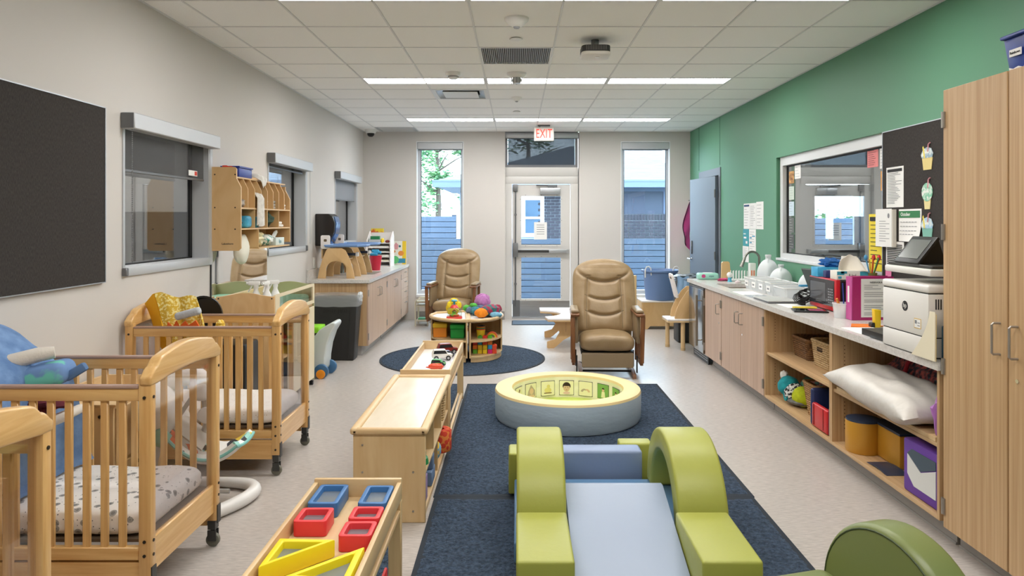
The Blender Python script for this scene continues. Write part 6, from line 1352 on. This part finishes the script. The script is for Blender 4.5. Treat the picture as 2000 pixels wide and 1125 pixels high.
t = T('paper_tub', 'tall cream tapered tub behind the tissue box', 'tub', (2.585, 5.52, ZM)); obj('tub', B().lathe([(0, 0), (.062, 0), (.055, .155), (.05, .155), (.05, .15), (0, .15)], n=28), M('cream_tub', '#e6e1d6', .6), t); obj('mark', B().box(-.035, -.018, -.0625, -.058, .115, .14), ink, t)
t = T('pen_cup', 'cup of red pens and pencils behind the pink binder', 'pen cup', (2.60, 5.20, ZM - .0)); obj('cup', B().lathe([(0, 0), (.036, 0), (.04, .05), (.034, .05), (.03, .01), (0, .01)], n=20), M('olive_cup', '#6b6a2c', .6), t)
for k, (c, dx, dy) in enumerate((('#d02a2c', .03, -.01), ('#d02a2c', .015, .01), ('#3f8f3f', .022, -.02), ('#e0b52a', -.01, 0), ('#4a93c0', -.02, .012), ('#d8622a', .0, -.015))):
    p_ = obj('pen', B().cyl((dx * .3, dy * .3, .02), (dx * 1.6, dy * 1.6, .15 + .006 * (k % 3)), .005, None, 6), M('pen' + c, c, .4), t)
    if k in (0, 1, 4): obj('cap', B().ball((dx * 1.6, dy * 1.6, .16), (.014, .012, .022), 10, 8), M('pen' + c), p_)
# tub of bits, binder, printer, files
t = T('supply_tub', 'small clear tub of scissors and glue before the microwave', 'tub', (2.265, 4.93, ZW)); 
obj('tub', B().lathe([(0, 0), (.055, 0), (.066, .10), (.07, .10), (.068, .104), (.062, .104), (.052, .004), (0, .004)], n=24), clr, t); obj('white_bits', crumple((0, 0, .045), (.045, .045, .04), 3, .25), M('cream_tub'), t)
obj('scissors', B().tube([(-.02, -.01, .06), (-.05, -.02, .135)], .009, 6).tube([(.0, .0, .06), (-.03, .02, .12)], .008, 6), M('orange_handle', '#d98a3a', .5), t); obj('pen', B().cyl((.01, .0, .05), (.005, .01, .24), .005, None, 8), M('pen_navy', '#2a3f8a', .4), t); obj('glue_stick', B().cyl((.03, -.01, .06), (.045, -.03, .125), .016, None, 12), white, t)
t = T('pink_binder', 'large magenta ring binder with a printed cover', 'binder', (2.27, 4.80, ZW), R(4)); mg = M('magenta_vinyl', '#b3296f', .35)
obj('cover', B().rbox(0, .29, -.004, .0, 0, .295, .001, 1), mg, t); obj('back_cover', B().rbox(0, .29, .066, .07, 0, .295, .001, 1), mg, t); obj('spine', B().rbox(-.006, 0, -.004, .07, 0, .295, .002, 1), M('magenta_spine', '#c04d93', .3), t); obj('pages', B().box(.01, .27, .004, .06, .012, .28), paper, t)
sh = obj('cover_sheet', B().box(.06, .27, -.0055, -.0042, .02, .28), paper, t); txt('NEBRASKA', .018, sh, ink, (.165, -.006, .255), (pi / 2, 0, 0))
lines = B()
for i, w_ in enumerate((.10, .06, .12, 0, .15, .15, .13, 0, .15, .15, 0, .15, .12, .14, 0, .08, .10)):
    if w_: lines.box(.08, .08 + w_, -.0062, -.0056, .235 - i * .0125, .2385 - i * .0125)
obj('print_lines', lines, inkg, sh, kind='stuff'); obj('spine_label', B().box(-.0075, -.0062, .025, .045, .12, .23), paper, t)
t = T('yellow_holder', 'small yellow holder beside the printer', 'holder', (2.26, 4.49, ZW)); obj('body', B().pr([(.0, 0), (.035, 0), (.037, .11), (-.006, .115), (-.003, .10)], 'y', -.02, .02), M('holder_yellow', '#ecc51c', .4), t, bev=.003); obj('black_base', B().rbox(-.025, -.001, -.02, .02, 0, .03, .004, 1), black, t)
one('orange_folder', 'orange paper shape lying before the pink binder', 'paper', B().pr([(2.12, 4.50), (2.20, 4.46), (2.34, 4.52), (2.30, 4.60), (2.18, 4.62)], 'z', ZW, ZW + .004), M('orange_paper', '#e87a22', .7))
one('paper_sheet', 'white paper under the flat black binder', 'paper', B().box(2.04, 2.24, 4.10, 4.46, ZW, ZW + .003), paper)
t = T('flat_binder', 'flat black binder lying beside the printer', 'binder', (2.13, 4.06, ZW + .0035)); obj('cover', B().rbox(-.09, .13, -.13, .13, 0, .004, .001, 1), black, t); obj('top_cover', B().rbox(-.09, .13, -.13, .13, .032, .036, .001, 1), black, t); obj('pages', B().box(-.07, .12, -.12, .12, .005, .031), paper, t); obj('spine', B().box(-.092, -.088, -.13, .13, 0, .036).box(-.09, .1, .13, .134, 0, .036), black, t)
t = T('printer', 'white laser printer with a tilted touch screen', 'printer', (2.226, 3.665, ZW)); pw_ = M('printer_white', '#e7e4de', .4)
obj('cassette', B().rbox(-.225, .24, -.215, .215, .004, .098, .006, 2), pw_, t); obj('body', B().rbox(-.225, .24, -.215, .215, .101, .315, .008, 2), pw_, t); obj('top_cover', B().rbox(-.228, .24, -.217, .217, .318, .358, .012, 3), pw_, t); obj('gap_lines', B().box(-.22, .23, -.21, .21, .003, .32), gasket, t)
logo = obj('logo_disc', B().pr(ell(0, 0, .026, .026, 0, 360, 24)[:-1], 'x', -.2268, -.2252).mv(0, -.01, .235), ink, t); txt('hp', .034, logo, pw_, (-.2272, -.01, .237), (pi / 2, 0, -pi / 2))
stk = obj('sticker', B().box(-.2262, -.2252, -.155, -.095, .135, .185), M('sticker_gold', '#d9b45c', .6), t); obj('sticker_face', B().box(-.2268, -.2262, -.151, -.099, .139, .181), paper, stk); obj('sticker_print', B().box(-.2273, -.2268, -.12, -.103, .158, .175).box(-.2273, -.2268, -.147, -.126, .148, .152).box(-.2273, -.2268, -.147, -.126, .162, .166), inkg, stk)
vn = B()
for i in range(3): vn.box(-.19 + i * .012, -.184 + i * .012, -.2165, -.2148, .24, .29)
obj('side_vents', vn, ink, t); obj('tray_slot', B().box(-.2262, -.2252, -.148, -.145, .03, .07), ink, t)
obj('scanner_column', B().rbox(.02, .24, -.215, -.10, .358, .40, .004, 1).box(.14, .24, -.1, .215, .358, .40), pw_, t); obj('scanner', B().rbox(-.215, .24, -.215, .215, .40, .435, .008, 2), pw_, t); obj('scanner_lid', B().rbox(-.20, .23, -.20, .205, .4355, .452, .004, 1), M('dark_lid', '#35332f', .45), t)
scn = obj('touch_screen', B().rbox(-.006, .012, -.115, .115, 0, .17, .006, 2).xf(TR((-.20, .03, .455), 0, 0, R(38))), black, t); obj('display', B().box(-.0085, -.0062, -.09, .09, .025, .145).xf(TR((-.20, .03, .455), 0, 0, R(38))), M('display_grey', '#6b6f6c', .12), scn); obj('screen_stand', B().pr([(-.17, .453), (-.02, .453), (-.06, .58), (-.09, .56)], 'y', -.02, .07), black, t)
fm = [('#e9dfc4', 'front cream'), ('#efe7d2', 'middle cream'), ('#e3c877', 'rear manila')]
for k, (c, nm) in enumerate(fm): one('file_folder', nm + ' file folder wedged between printer and tall cabinet', 'folder', B().sheet(lambda u, v: (1.990 + .003 * k + .002 * v, 3.375 + u * ((.155 - .03 * k) * (1 - v) ** 1.6 + .045 - .008 * k), ZW + .002 + (.235 - .006 * k) * v), 8, 16, .002), M('folder' + c, c, .7), 'file folders by the printer')
one('teal_book', 'thin dark teal book between the folders and the tall cabinet', 'book', B().rbox(2.03, 2.22, 3.372, 3.392, ZW, ZW + .17, .003, 1), M('book_teal', '#22485a', .5))

# ================================================================ in the open shelves
t = T('wicker_basket', 'dark brown wicker basket on the upper shelf', 'basket', (2.345, 5.52, .486)); basket(t, .26, .28, .15, .12, wickd)
t = T('wicker_basket', 'tan wicker basket with a handle hole on the upper shelf', 'basket', (2.335, 5.12, .486)); basket(t, .26, .28, .185, .14, wickl); obj('handle_hole', B().pr(rrect(.09, .035, .015, 3), 'x', -.150, -.146).mv(0, 0, .135), M('hole_dark', '#3a2613', .9), t)
t = T('wicker_basket', 'round tapered tan basket on the lower shelf behind the red bag', 'basket', (2.22, 5.12, .136)); basket(t, .17, .17, .235, .35, wick)
one('basket_toys', 'pink and teal toys filling the round tapered basket', 'toys', crumple((2.22, 5.10, .37), (.075, .08, .045), 4, .4), M('mixed_toys', '#c98a84', .7, col2='#5a8f8f', nscale=(16, 16, 16), nlo=.48, nhi=.52))
t = T('plush_bug', 'teal, grey and lime plush bug lying on the lower shelf', 'soft toy', (2.19, 5.48, .136)); obj('head', crumple((2.13, 5.55, .255), (.085, .085, .078), 2, .05), clothm('plush_turq', '#1f9aa0', '#18838a'), t, w=1); obj('body', crumple((2.18, 5.38, .215), (.09, .10, .075), 3, .06), clothm('plush_lime', '#c3cf1c', '#aab616'), t, w=1); obj('patch', crumple((2.14, 5.45, .225), (.085, .05, .075), 4, .05), M('dot_cloth', '#2c2c2e', .9, col2='#e8e8e4', nscale=(60, 60, 60), nlo=.5, nhi=.53), t, w=1); obj('belly', crumple((2.17, 5.44, .175), (.10, .14, .038), 5, .04), clothm('plush_grey', '#7f7f7c', '#6b6b69'), t, w=1); obj('ear', crumple((2.12, 5.62, .325), (.03, .045, .035), 6, .2), wcl, t, w=1); obj('wing', crumple((2.27, 5.50, .27), (.07, .06, .065), 7, .1), clothm('plush_sage', '#5e9a8a', '#4b8475'), t, w=1); obj('foot', B().cyl((2.065, 5.46, .20), (2.085, 5.46, .20), .035, None, 16), MATS['plush_turq'], t, w=1)
t = T('folding_floor_seat', 'navy folding seat with a red pocket on the lower shelf', 'seat', (2.13, 4.78, .136)); nv = M('navy_vinyl', '#2b3660', .35)
obj('back', B().rbox(.05, .09, -.16, .16, 0, .27, .02, 3), nv, t); obj('side', B().rbox(-.09, .05, .12, .16, 0, .255, .018, 3), nv, t); obj('side', B().rbox(-.09, .05, -.16, -.13, 0, .19, .014, 3), nv, t); obj('red_pocket', B().rbox(-.095, -.06, -.125, .115, .005, .165, .012, 3), M('red_vinyl', '#c92a2c', .35), t); obj('stitching', B().tube([(-.0965, .08, .16), (-.0965, .08, .02)], .0025, 5).tube([(-.0965, -.07, .16), (-.0965, -.07, .02)], .0025, 5), M('dark_stitch', '#6e1014', .6), t)
one('plywood_sheet', 'stacked thin plywood sheet under the white pillow', 'board', B().box(2.03, 2.55, 3.44, 4.50, .476, .497), maple)
one('white_pillow', 'large white satin pillow bulging out of the open shelves', 'pillow', B().cushion((0, 0, 0), .38, 1.06, .19, 30, 3.0, .03, 3, .06).xf(TR((2.13, 4.03, .580), R(-3), 0, R(-6))), M('satin_white', '#d3cec6', .38, bump=(7, .5, .03)), weld=True, ang=80)
one('paisley_pillow', 'dark paisley patterned cushion behind the white pillow', 'pillow', B().cushion((0, 0, 0), .30, .92, .16, 26, 3.0, .03, 9, .06).xf(TR((2.40, 4.00, .69), 0, 0, R(-36))), M('paisley', '#3a3440', .85, col2='#c9645c', nscale=(34, 34, 34), ndet=6, nlo=.42, nhi=.66, speck=[(40, '#3f8f8a', .14)]), weld=True, ang=80)
one('paisley_strap', 'red tie band around the paisley cushion', 'strap', B().tube([(2.42, 4.12, .80), (2.34, 4.12, .772), (2.27, 4.12, .72), (2.25, 4.12, .66)], .012, 8), M('tie_red', '#a81f2f', .7))
one('purple_bag', 'pink-purple bag at the end of the upper right shelf', 'bag', crumple((2.10, 3.455, .60), (.075, .04, .12), 4, .15), M('purple_bag', '#a568b0', .5))
t = T('crawl_roller', 'mustard foam floor roller with a navy top on the lower shelf', 'foam toy', (2.16, 4.2, .136)); ms = M('mustard_vinyl', '#c68f2c', .4); nvt = M('navy_top', '#2b3a52', .4)
c1, c2 = (2.13, 4.36), (2.30, 3.92)
obj('near_drum', B().lathe([(0, 0), (.098, 0), (.102, .01), (.102, .18), (.098, .19), (0, .19)], (*c1, .136), 36), ms, t, w=1); obj('near_cap', B().lathe([(0, .19), (.100, .19), (.098, .2), (0, .203)], (*c1, .136), 36), nvt, t, w=1)
obj('bridge', B().box(2.17, 2.36, 4.02, 4.34, .137, .325), ms, t, w=1, bev=.01); obj('bridge_top', B().box(2.17, 2.36, 4.02, 4.34, .326, .338), nvt, t, w=1)
one('navy_strap', 'flat navy flap lying on the lower shelf before the roller', 'strap', B().sheet(lambda u, v: (2.05 + .12 * u, 3.93 + .28 * v, .137 + .012 * sin(v * 4)), 6, 10, .006), nvt)
t = T('small_roller', 'second mustard foam drum beside the purple box', 'foam toy', (2.22, 3.84, .136)); obj('drum', B().lathe([(0, 0), (.05, 0), (.053, .01), (.053, .19), (0, .19)], n=28), ms, t); obj('cap', B().lathe([(0, .19), (.052, .19), (.05, .2), (0, .203)], n=28), nvt, t)
t = T('purple_bin', 'purple fabric bin with a grey and white front on the lower shelf', 'bin', (2.19, 3.58, .136)); pv = M('purple_fabric', '#6a3fa0', .7); obj('box', B().rbox(-.15, .16, -.165, .165, 0, .275, .012, 2), pv, t); obj('white_panel', B().pr([(-.13, .05), (.06, .05), (.12, .10), (.12, .20), (.0, .14), (-.13, .19)][::-1], 'x', -.1535, -.1505), M('panel_white', '#dcdcd8', .7), t); obj('grey_panel', B().pr([(.12, .205), (.08, .235), (-.13, .235), (-.13, .195), (.0, .145)], 'x', -.1535, -.1505), M('panel_grey', '#4c5a66', .8), t)

# ================================================================ on the tall cabinet
for k in range(3):
    y1 = 3.03 - k * .155; t = T('blue_bin', ['first', 'second', 'third'][k] + ' blue plastic bin on the tall cabinet, counted from the back wall', 'bin', (2.20, y1 - .07, 2.166), 0, 'blue bins on the tall cabinet'); bp = M('bin_blue', '#27439a', .4, col2='#1f377f', nscale=(9, 9, 9))
    obj('tub', B().add([(-.10, -.06, 0), (.14, -.06, 0), (.14, .06, 0), (-.10, .06, 0), (-.12, -.072, .15), (.15, -.072, .15), (.15, .072, .15), (-.12, .072, .15)], [(0, 3, 2, 1), (0, 1, 5, 4), (1, 2, 6, 5), (2, 3, 7, 6), (3, 0, 4, 7), (4, 5, 6, 7)]), bp, t, bev=.005); obj('rim', B().rbox(-.135, .16, -.076, .076, .15, .165, .004, 1), bp, t)
    obj('label', B().box(-.121, -.1175, -.035, .035, .07, .10).xf(TR((.0, 0, 0))), paper, t); txt('Rainbows', .016, t, ink, (-.1218, 0, .085), (pi / 2, 0, -pi / 2))
    obj('worn_patch', B().pr([(-.055, .004), (.05, .004), (.056, .03), (.03, .022), (.0, .028), (-.03, .018), (-.056, .05)], 'x', -.108, -.1045), paper, t)
# ================================================================ papers on the right wall and the interior window
def sheetR(label, y0, y1, z0, z1, x, mat=None, rows=10, head=None, cat='paper', name='notice', dx=0, inkm=None, margin=.12):
    """a sheet of paper fixed flat on the right-hand wall; y0 is its near edge"""
    t = T(name, label, cat, (x, (y0 + y1) / 2, z0)); w, h = y1 - y0, z1 - z0
    obj('sheet', B().sheet(lambda u, v: (-.002 - dx * (1 - v) ** 2 * u, w / 2 - w * u, h * v), 5, 8, .0012), mat or paper, t)
    b = B(); rn = random.Random(int(y0 * 1000 + z0 * 77))
    for i in range(rows):
        zc = h * (1 - margin) - i * h * (1 - 2 * margin) / max(1, rows - 1) * .98; L_ = w * (1 - 2 * margin) * rn.uniform(.5, 1)
        if dx == 0: b.box(-.0042, -.0034, w * (.5 - margin) - L_, w * (.5 - margin), zc - h * .006, zc + h * .006)
    if b.v: obj('print', b, inkm or inkg, t, kind='stuff')
    if head: obj('heading', B().box(-.0046, -.0034, -w * .42, w * .42, h * .88, h * .95), head, t)
    return t
WX = XR - .001; GX = XR + .074; TX = XR - .021
sheetR('left one of three white notices on the green wall', 8.30, 8.52, 1.455, 1.755, WX, None, 8, M('navy_ink')); sheetR('middle one of three white notices on the green wall', 8.08, 8.295, 1.455, 1.755, WX, None, 12); sheetR('right one of three white notices on the green wall', 7.84, 8.075, 1.455, 1.765, WX, None, 7)
t = sheetR('teal hand-washing notice on the green wall', 8.33, 8.55, 1.25, 1.452, WX, M('teal_paper', '#3f9aa5', .7), 0); obj('white_marks', B().box(-.0046, -.0034, -.06, .0, .03, .06).box(-.0046, -.0034, -.02, .07, .09, .11).box(-.0046, -.0034, .0, .08, .14, .15), paper, t)
t = sheetR('narrow white step chart beside the teal notice', 8.09, 8.325, 1.19, 1.452, WX, None, 8); obj('blue_boxes', B().box(-.0048, -.0034, .02, .09, .155, .17).box(-.0048, -.0034, .02, .09, .10, .115).box(-.0048, -.0034, -.09, .0, .175, .19), M('sky_ink', '#5aa0c0', .7), t)
sheetR('white text sheet under the teal notice, behind the faucet', 8.34, 8.56, 1.06, 1.248, WX, None, 10)
# interior window notes
sheetR('pink note on the interior window near the tackboard', 5.50, 5.67, 1.97, 2.12, GX, M('pink_note', '#e88a8a', .7), 8, None, 'note', 'note', inkm=ink)
sheetR('white note beside the pink one at the tackboard edge', 5.36, 5.475, 1.95, 2.11, GX, None, 6, None, 'note', 'note'); sheetR('orange note under the white one at the tackboard edge', 5.36, 5.46, 1.78, 1.93, GX, M('orange_note', '#eaa23c', .7), 4, None, 'note', 'note')
sheetR('white note high at the far edge of the interior window', 7.0, 7.15, 1.97, 2.13, GX, None, 5, None, 'note', 'note', inkm=M('teal_ink'))
for k, (za, zb, c, nm) in enumerate(((1.93, 2.055, '#7a4a2e', 'photo card'), (1.765, 1.90, '#cfdcd2', 'pale green card'), (1.60, 1.745, '#c9dbe8', 'pale blue card'), (1.43, 1.58, '#6b706f', 'dark quote card'), (1.265, 1.41, '#55595a', 'lowest dark quote card'))):
    sheetR(nm + ' in the column at the far edge of the interior window', 7.17, 7.30, za, zb, GX, M('card' + c, c, .7, col2='#dcb074' if k == 0 else None, nscale=(30, 30, 30)), 5 if k else 0, None, 'note', 'note', inkm=paper if k > 2 else None)
t = sheetR('tall yellow poster at the edge of the interior window', 5.24, 5.47, 1.17, 1.60, XR - .012, M('yellow_paper', '#efd83a', .7), 11, M('black_ink'), 'poster', 'poster', inkm=ink)
# tackboard papers
sheetR('white printed table sheet high on the tackboard', 4.965, 5.195, 1.645, 1.935, TX, None, 22, M('black_ink'), margin=.08)
t = T('calendar', 'October wall calendar with a green header on the tackboard', 'calendar', (TX, 4.885, 1.405)); obj('sheet', B().sheet(lambda u, v: (-.002 - .03 * (1 - v) ** 3 * u, .14 - .28 * u, .225 * v), 6, 8, .0015), paper, t); hd = obj('header', B().box(-.005, -.0035, -.125, .135, .165, .212), M('calendar_green', '#2e7a46', .6), t); txt('October', .034, hd, paper, (-.0056, .05, .188), (pi / 2, 0, -pi / 2))
me = mk(B().box(-.0046, -.0034, -.013, .013, -.002, .002)); me.materials.append(inkg); share('day_line', me, t, [(-.004 if z > .08 else -.008, .10 - .036 * i, z) for i in range(6) for z in (.135, .105, .075, .05)])
t = T('paper_stack', 'thick clipped stack of letters hanging at the tackboard edge', 'papers', (TX - .006, 5.16, 1.36)); obj('top_sheet', B().box(-.030, -.028, -.10, .125, 0, .275), paper, t); obj('stack', B().box(-.027, 0, -.11, .12, .0, .27), M('paper_edges', '#d9d4c8', .9), t); b = B()
for i in range(9): b.box(-.0312, -.0302, -.02 - .05 * (i % 2), .07, .04 + i * .018, .0435 + i * .018)
obj('print', b, inkg, t, kind='stuff'); obj('emblem', B().pr(ell(0, 0, .013, .018, 0, 360, 16)[:-1], 'x', -.0314, -.0302).mv(0, -.06, .225), inkg, t)
t = sheetR('sheet of striped barcodes below the letter stack', 4.96, 5.20, 1.19, 1.40, TX, None, 0); b = B()
for i in range(12): b.box(-.0046, -.0034, -.10, .10, .045 + i * .0125, .052 + i * .0125)
obj('barcode_rows', b, ink, t, kind='stuff')
sheetR('small pink card under the yellow poster', 5.12, 5.20, 1.115, 1.21, TX - .004, M('hot_pink_card', '#ee86b4', .7), 0, None, 'note', 'note')
def cupcut(label, z0, z1, c1, c2, kind):
    t = T('paper_cutout', label, 'cutout', (TX, 4.675, z0), 0, 'paper cup cutouts on the tackboard'); h = z1 - z0; m1, m2 = M('cut' + c1, c1, .7), M('cut' + c2, c2, .6, col2='#e6e9e2', nscale=(30, 30, 30), nlo=.45, nhi=.6)
    k = h * .45
    obj('cup', B().pr([(-.045, 0), (.045, 0), (.06, k), (-.06, k)] if kind != 1 else [(-.03, 0), (.03, 0), (.04, k * .8), (-.04, k * .8)], 'x', -.004, -.001), m1, t)
    obj('filling', B().pr([(-.058, k), (.058, k), (.07, k * 1.3), (.045, k * 1.75), (.0, k * 1.9), (-.045, k * 1.75), (-.068, k * 1.3)] if kind != 1 else ell(0, h * .55, .062, h * .30, 0, 360, 18)[:-1], 'x', -.006, -.003), m2, t)
    obj('straw', B().tube([(-.006, -.01, k * 1.5), (-.006, -.018, h * .95), (-.006, -.035, h)], .005, 6), M('straw_pink', '#cf8f96', .6), t)
    if kind != 1: obj('crayon', B().pr([(.02, k), (.034, k), (.05, h * .86), (.043, h * .92), (.036, h * .86)], 'x', -.0072, -.0045), M('crayon_yellow', '#e6d35a', .6), t)
cupcut('topmost paper cup cutout with a yellow crayon on the tackboard', 1.885, 2.06, '#dfcb86', '#8fa8b8', 0); cupcut('middle green paper ice cream cutout on the tackboard', 1.625, 1.83, '#e2d49a', '#7fc0a0', 1); cupcut('lowest paper cup cutout with blue filling on the tackboard', 1.415, 1.60, '#7fb8a8', '#9cc4dc', 2)
# note on the glazed door, black chair in the next room
def doornote(label, x, z, w, h):
    t = T('door_notice', label, 'notice', (x, YB + .128, z)); obj('sheet', B().box(-w / 2, w / 2, -.004, -.002, 0, h), paper, t); b = B()
    for i in range(5): b.box(-w * .3, w * .3, -.005, -.0041, h * (.82 - i * .13), h * (.85 - i * .13))
    obj('print', b, inkg, t, kind='stuff')
doornote('white paper notice taped to the upper pane of the glazed door', .38, 1.255, .205, .275); doornote('white paper notice on the glazed door of the next room', 5.06, 1.24, .21, .28)
t = T('black_chair', 'black curved chair back seen low in the interior window', 'chair', (4.55, 10.4, 0)); obj('back_hoop', B().tube([(-.32, 0, .85)] + [(-.32 * cos(R(a)), 0, .95 + .10 * sin(R(a))) for a in range(0, 181, 15)] + [(.32, 0, .85)], .018, 8), black, t); obj('seat', B().rbox(-.3, .3, -.3, .3, .42, .47, .02, 2), black, t)
for (x, y) in ((-.27, -.27), (.27, -.27), (-.3, .0), (.3, .0)): obj('leg', B().cyl((x, y, 0), (x, y, .86 if y == 0 else .42), .015, None, 8), black, t)

# ================================================================ on the left worktop
def feedseat(label, y0, px):
    t = T('feeding_seat', label, 'seat', (px, y0 + .18, ZW), 0, 'birch feeding seats'); W = .435
    out = [(-W / 2, 0), (-W / 2 + .02, .10), (-W / 2 + .055, .22), (-W / 2 + .10, .33), (-W / 2 + .125, .355), (W / 2 - .15, .355), (W / 2 - .11, .33), (W / 2 - .055, .22), (W / 2 - .02, .10), (W / 2, 0), (W / 2 - .095, 0), (W / 2 - .10, .08)] + arc(0, .10, .12, 0, 180, 12, .105)[0:] + [(-W / 2 + .10, .08), (-W / 2 + .095, 0)]
    for y in (-.18, .16): obj('side_arch', B().pr(out, 'y', y, y + .02), birch, t, bev=.003)
    obj('seat_board', B().rbox(-.16, .12, -.16, .16, .215, .23, .003, 1), birch, t)
    obj('back_plate', B().pr(rrect(.11, .16, .02, 4, 0, .08), 'y', -.165, -.15).mv(-.13, 0, .345), M('white_laminate'), t, bev=.003); obj('handle_hole', B().pr(rrect(.035, .03, .008, 3, 0, .10), 'y', -.1665, -.1648).mv(-.13, 0, .345), M('hole_shadow'), t); obj('back_board', B().box(-.18, -.165, -.15, .16, .23, .36), birch, t)
    bt = M('tray_blue', '#7d9fd0', .35); tr_ = obj('tray', B().pr([(-.13, -.19), (.25, -.19), (.33, -.10), (.33, .12), (.25, .20), (-.13, .20)], 'z', .366, .384), bt, t, bev=.006); obj('tray_rim', B().tube([(a, b, .386) for a, b in [(-.13, -.19), (.25, -.19), (.33, -.10), (.33, .12), (.25, .20), (-.13, .20)]], .010, 8, True), bt, tr_)
    obj('strap', B().rbox(.08, .19, -.02, .02, .26, .29, .006, 2), M('strap_navy', '#27324a', .6), t); obj('buckle', B().rbox(.19, .225, -.025, .025, .25, .30, .008, 2), white, t)
feedseat('nearer birch feeding seat with a blue tray on the left worktop', 8.30, -2.112); feedseat('farther birch feeding seat with a blue tray on the left worktop', 8.92, -2.10)
t = T('red_bucket', 'red cup of blue sponges behind the feeding seats', 'cup', (-1.93, 9.72, ZW)); obj('cup', B().lathe([(0, 0), (.06, 0), (.085, .20), (.08, .20), (.055, .01), (0, .01)], n=28), M('bucket_red', '#c42440', .35), t)
for k, (x, y, z) in enumerate(((-.02, -.02, .215), (.02, .02, .24), (-.01, .03, .26))): obj('sponge', B().rbox(x - .05, x + .05, y - .03, y + .03, z - .02, z + .02, .012, 3), M('sponge_blue', '#3fa3cf', .8), t)
t = T('paper_sorter', 'white paper sorter with stacked shelves in the far left corner', 'sorter', (-2.04, 10.62, ZW)); wl_ = M('white_laminate')
obj('side', B().pr([(-.14, 0), (.16, 0), (.16, .44), (.10, .52), (-.14, .38)], 'x', -.18, -.165), wl_, t); obj('side', B().pr([(-.14, 0), (.16, 0), (.16, .44), (.10, .52), (-.14, .38)], 'x', .165, .18), wl_, t); obj('back', B().box(-.165, .165, .15, .16, 0, .50), wl_, t)
for k in range(6):
    z = .0 + .068 * k; obj('shelf', B().box(-.165, .165, -.13, .15, z, z + .008), wl_, t)
    if k < 5: one('paper_stack', 'papers in the %s slot of the paper sorter' % ('lowest', 'second', 'third', 'fourth', 'top')[k], 'papers', B().box(-2.19, -1.89, 10.50, 10.75, ZW + z + .0085, ZW + z + .022 + .008 * (k % 3)), M('sorter_paper%d' % k, ('#8b8d90', '#d8d2bd', '#dcdad4', '#c9c6bf', '#e4e2dd')[k], .8))
zt = ZW + .348
one('book_pile', 'pale books stacked on top of the paper sorter', 'books', B().box(-2.19, -2.02, 10.52, 10.72, zt + .001, zt + .05), M('book_pale', '#b9bec2', .6)); one('green_card_box', 'green card box on the paper sorter', 'box', B().box(-2.17, -2.04, 10.53, 10.62, zt + .051, zt + .10), M('card_green', '#1f7a4a', .5)); one('yellow_toy', 'yellow round toy on the paper sorter', 'toy', crumple((-1.995, 10.55, zt + .036), (.028, .028, .034), 3, .1), M('toy_yellow')); one('red_toy', 'dark red small toy on the paper sorter', 'toy', crumple((-1.92, 10.56, zt + .022), (.035, .03, .02), 6, .2), M('toy_dark_red'))
one('snack_box', 'yellow and red printed box on the sorter top shelf', 'box', B().box(-2.215, -2.03, 10.80, 10.86, ZW, ZW + .56), M('snack_print', '#e9d03c', .5, col2='#d2622f', nscale=(12, 12, 12), nlo=.5, nhi=.56)); 
for k, x in enumerate((-2.0, -1.93)): t = T('small_bottle', ('left', 'right')[k] + ' small white-capped bottle behind the paper sorter', 'bottle', (x, 10.84, ZW), 0, 'small bottles'); obj('bottle', B().lathe([(0, 0), (.028, 0), (.028, .47), (0, .47)], n=16), M('bottle%d' % k, ('#d9c98a', '#a9bccb')[k], .4), t); obj('cap', B().cyl((0, 0, .47), (0, 0, .50), .018), white, t)
t = T('picture_book', 'picture book with a yellow edge and green apple leaning at the back wall', 'book', (-1.85, 11.05, ZW)); obj('cover', B().rbox(-.13, .13, -.012, .012, 0, .36, .003, 1).xf(TR((0, 0, 0), 0, R(-4))), M('book_white', '#e9e7dc', .5), t)
mm = TR((0, 0, 0), 0, R(-4)); obj('yellow_edge', B().box(.07, .13, -.0142, -.0122, .0, .36).xf(mm), M('book_yellow', '#e6c229', .5), t); obj('blue_block', B().box(.0, .12, -.0156, -.0143, .02, .09).xf(mm), M('book_blue', '#2f86a3', .5), t); obj('apple', B().pr(ell(-.04, .07, .06, .06, 0, 360, 20)[:-1], 'y', -.017, -.0157).xf(mm), M('apple_green', '#5fc078', .5), t); obj('orange_blob', B().pr(ell(.05, .17, .045, .04, 0, 360, 16)[:-1], 'y', -.0156, -.0143).xf(mm), M('fruit_orange', '#e08a3a', .5), t); obj('small_fruit', B().pr(ell(-.07, .2, .035, .025, 0, 360, 14)[:-1], 'y', -.0142, -.0122).xf(mm), MATS['fruit_orange'], t); obj('figure', B().pr([(-.05, .23), (0, .23), (.01, .30), (-.03, .34), (-.06, .30)], 'y', -.0142, -.0122).xf(mm), M('figure_pink', '#d79aa0', .5), t); obj('dot', B().pr(ell(.03, .28, .018, .018, 0, 360, 12)[:-1], 'y', -.0142, -.0122).xf(mm), M('teal_ink'), t)
one('white_towel', 'white towel heap behind the second feeding seat', 'towel', crumple((-2.16, 9.70, ZW + .06), (.10, .12, .058), 5, .25), wcl)
one('dispenser_bottle', 'grey soap dispenser on the left wall by the far window', 'soap', B().rbox(XL + .002, XL + .09, 9.14, 9.24, 1.16, 1.36, .01, 2), M('soap_grey', '#8b8d8f', .3))
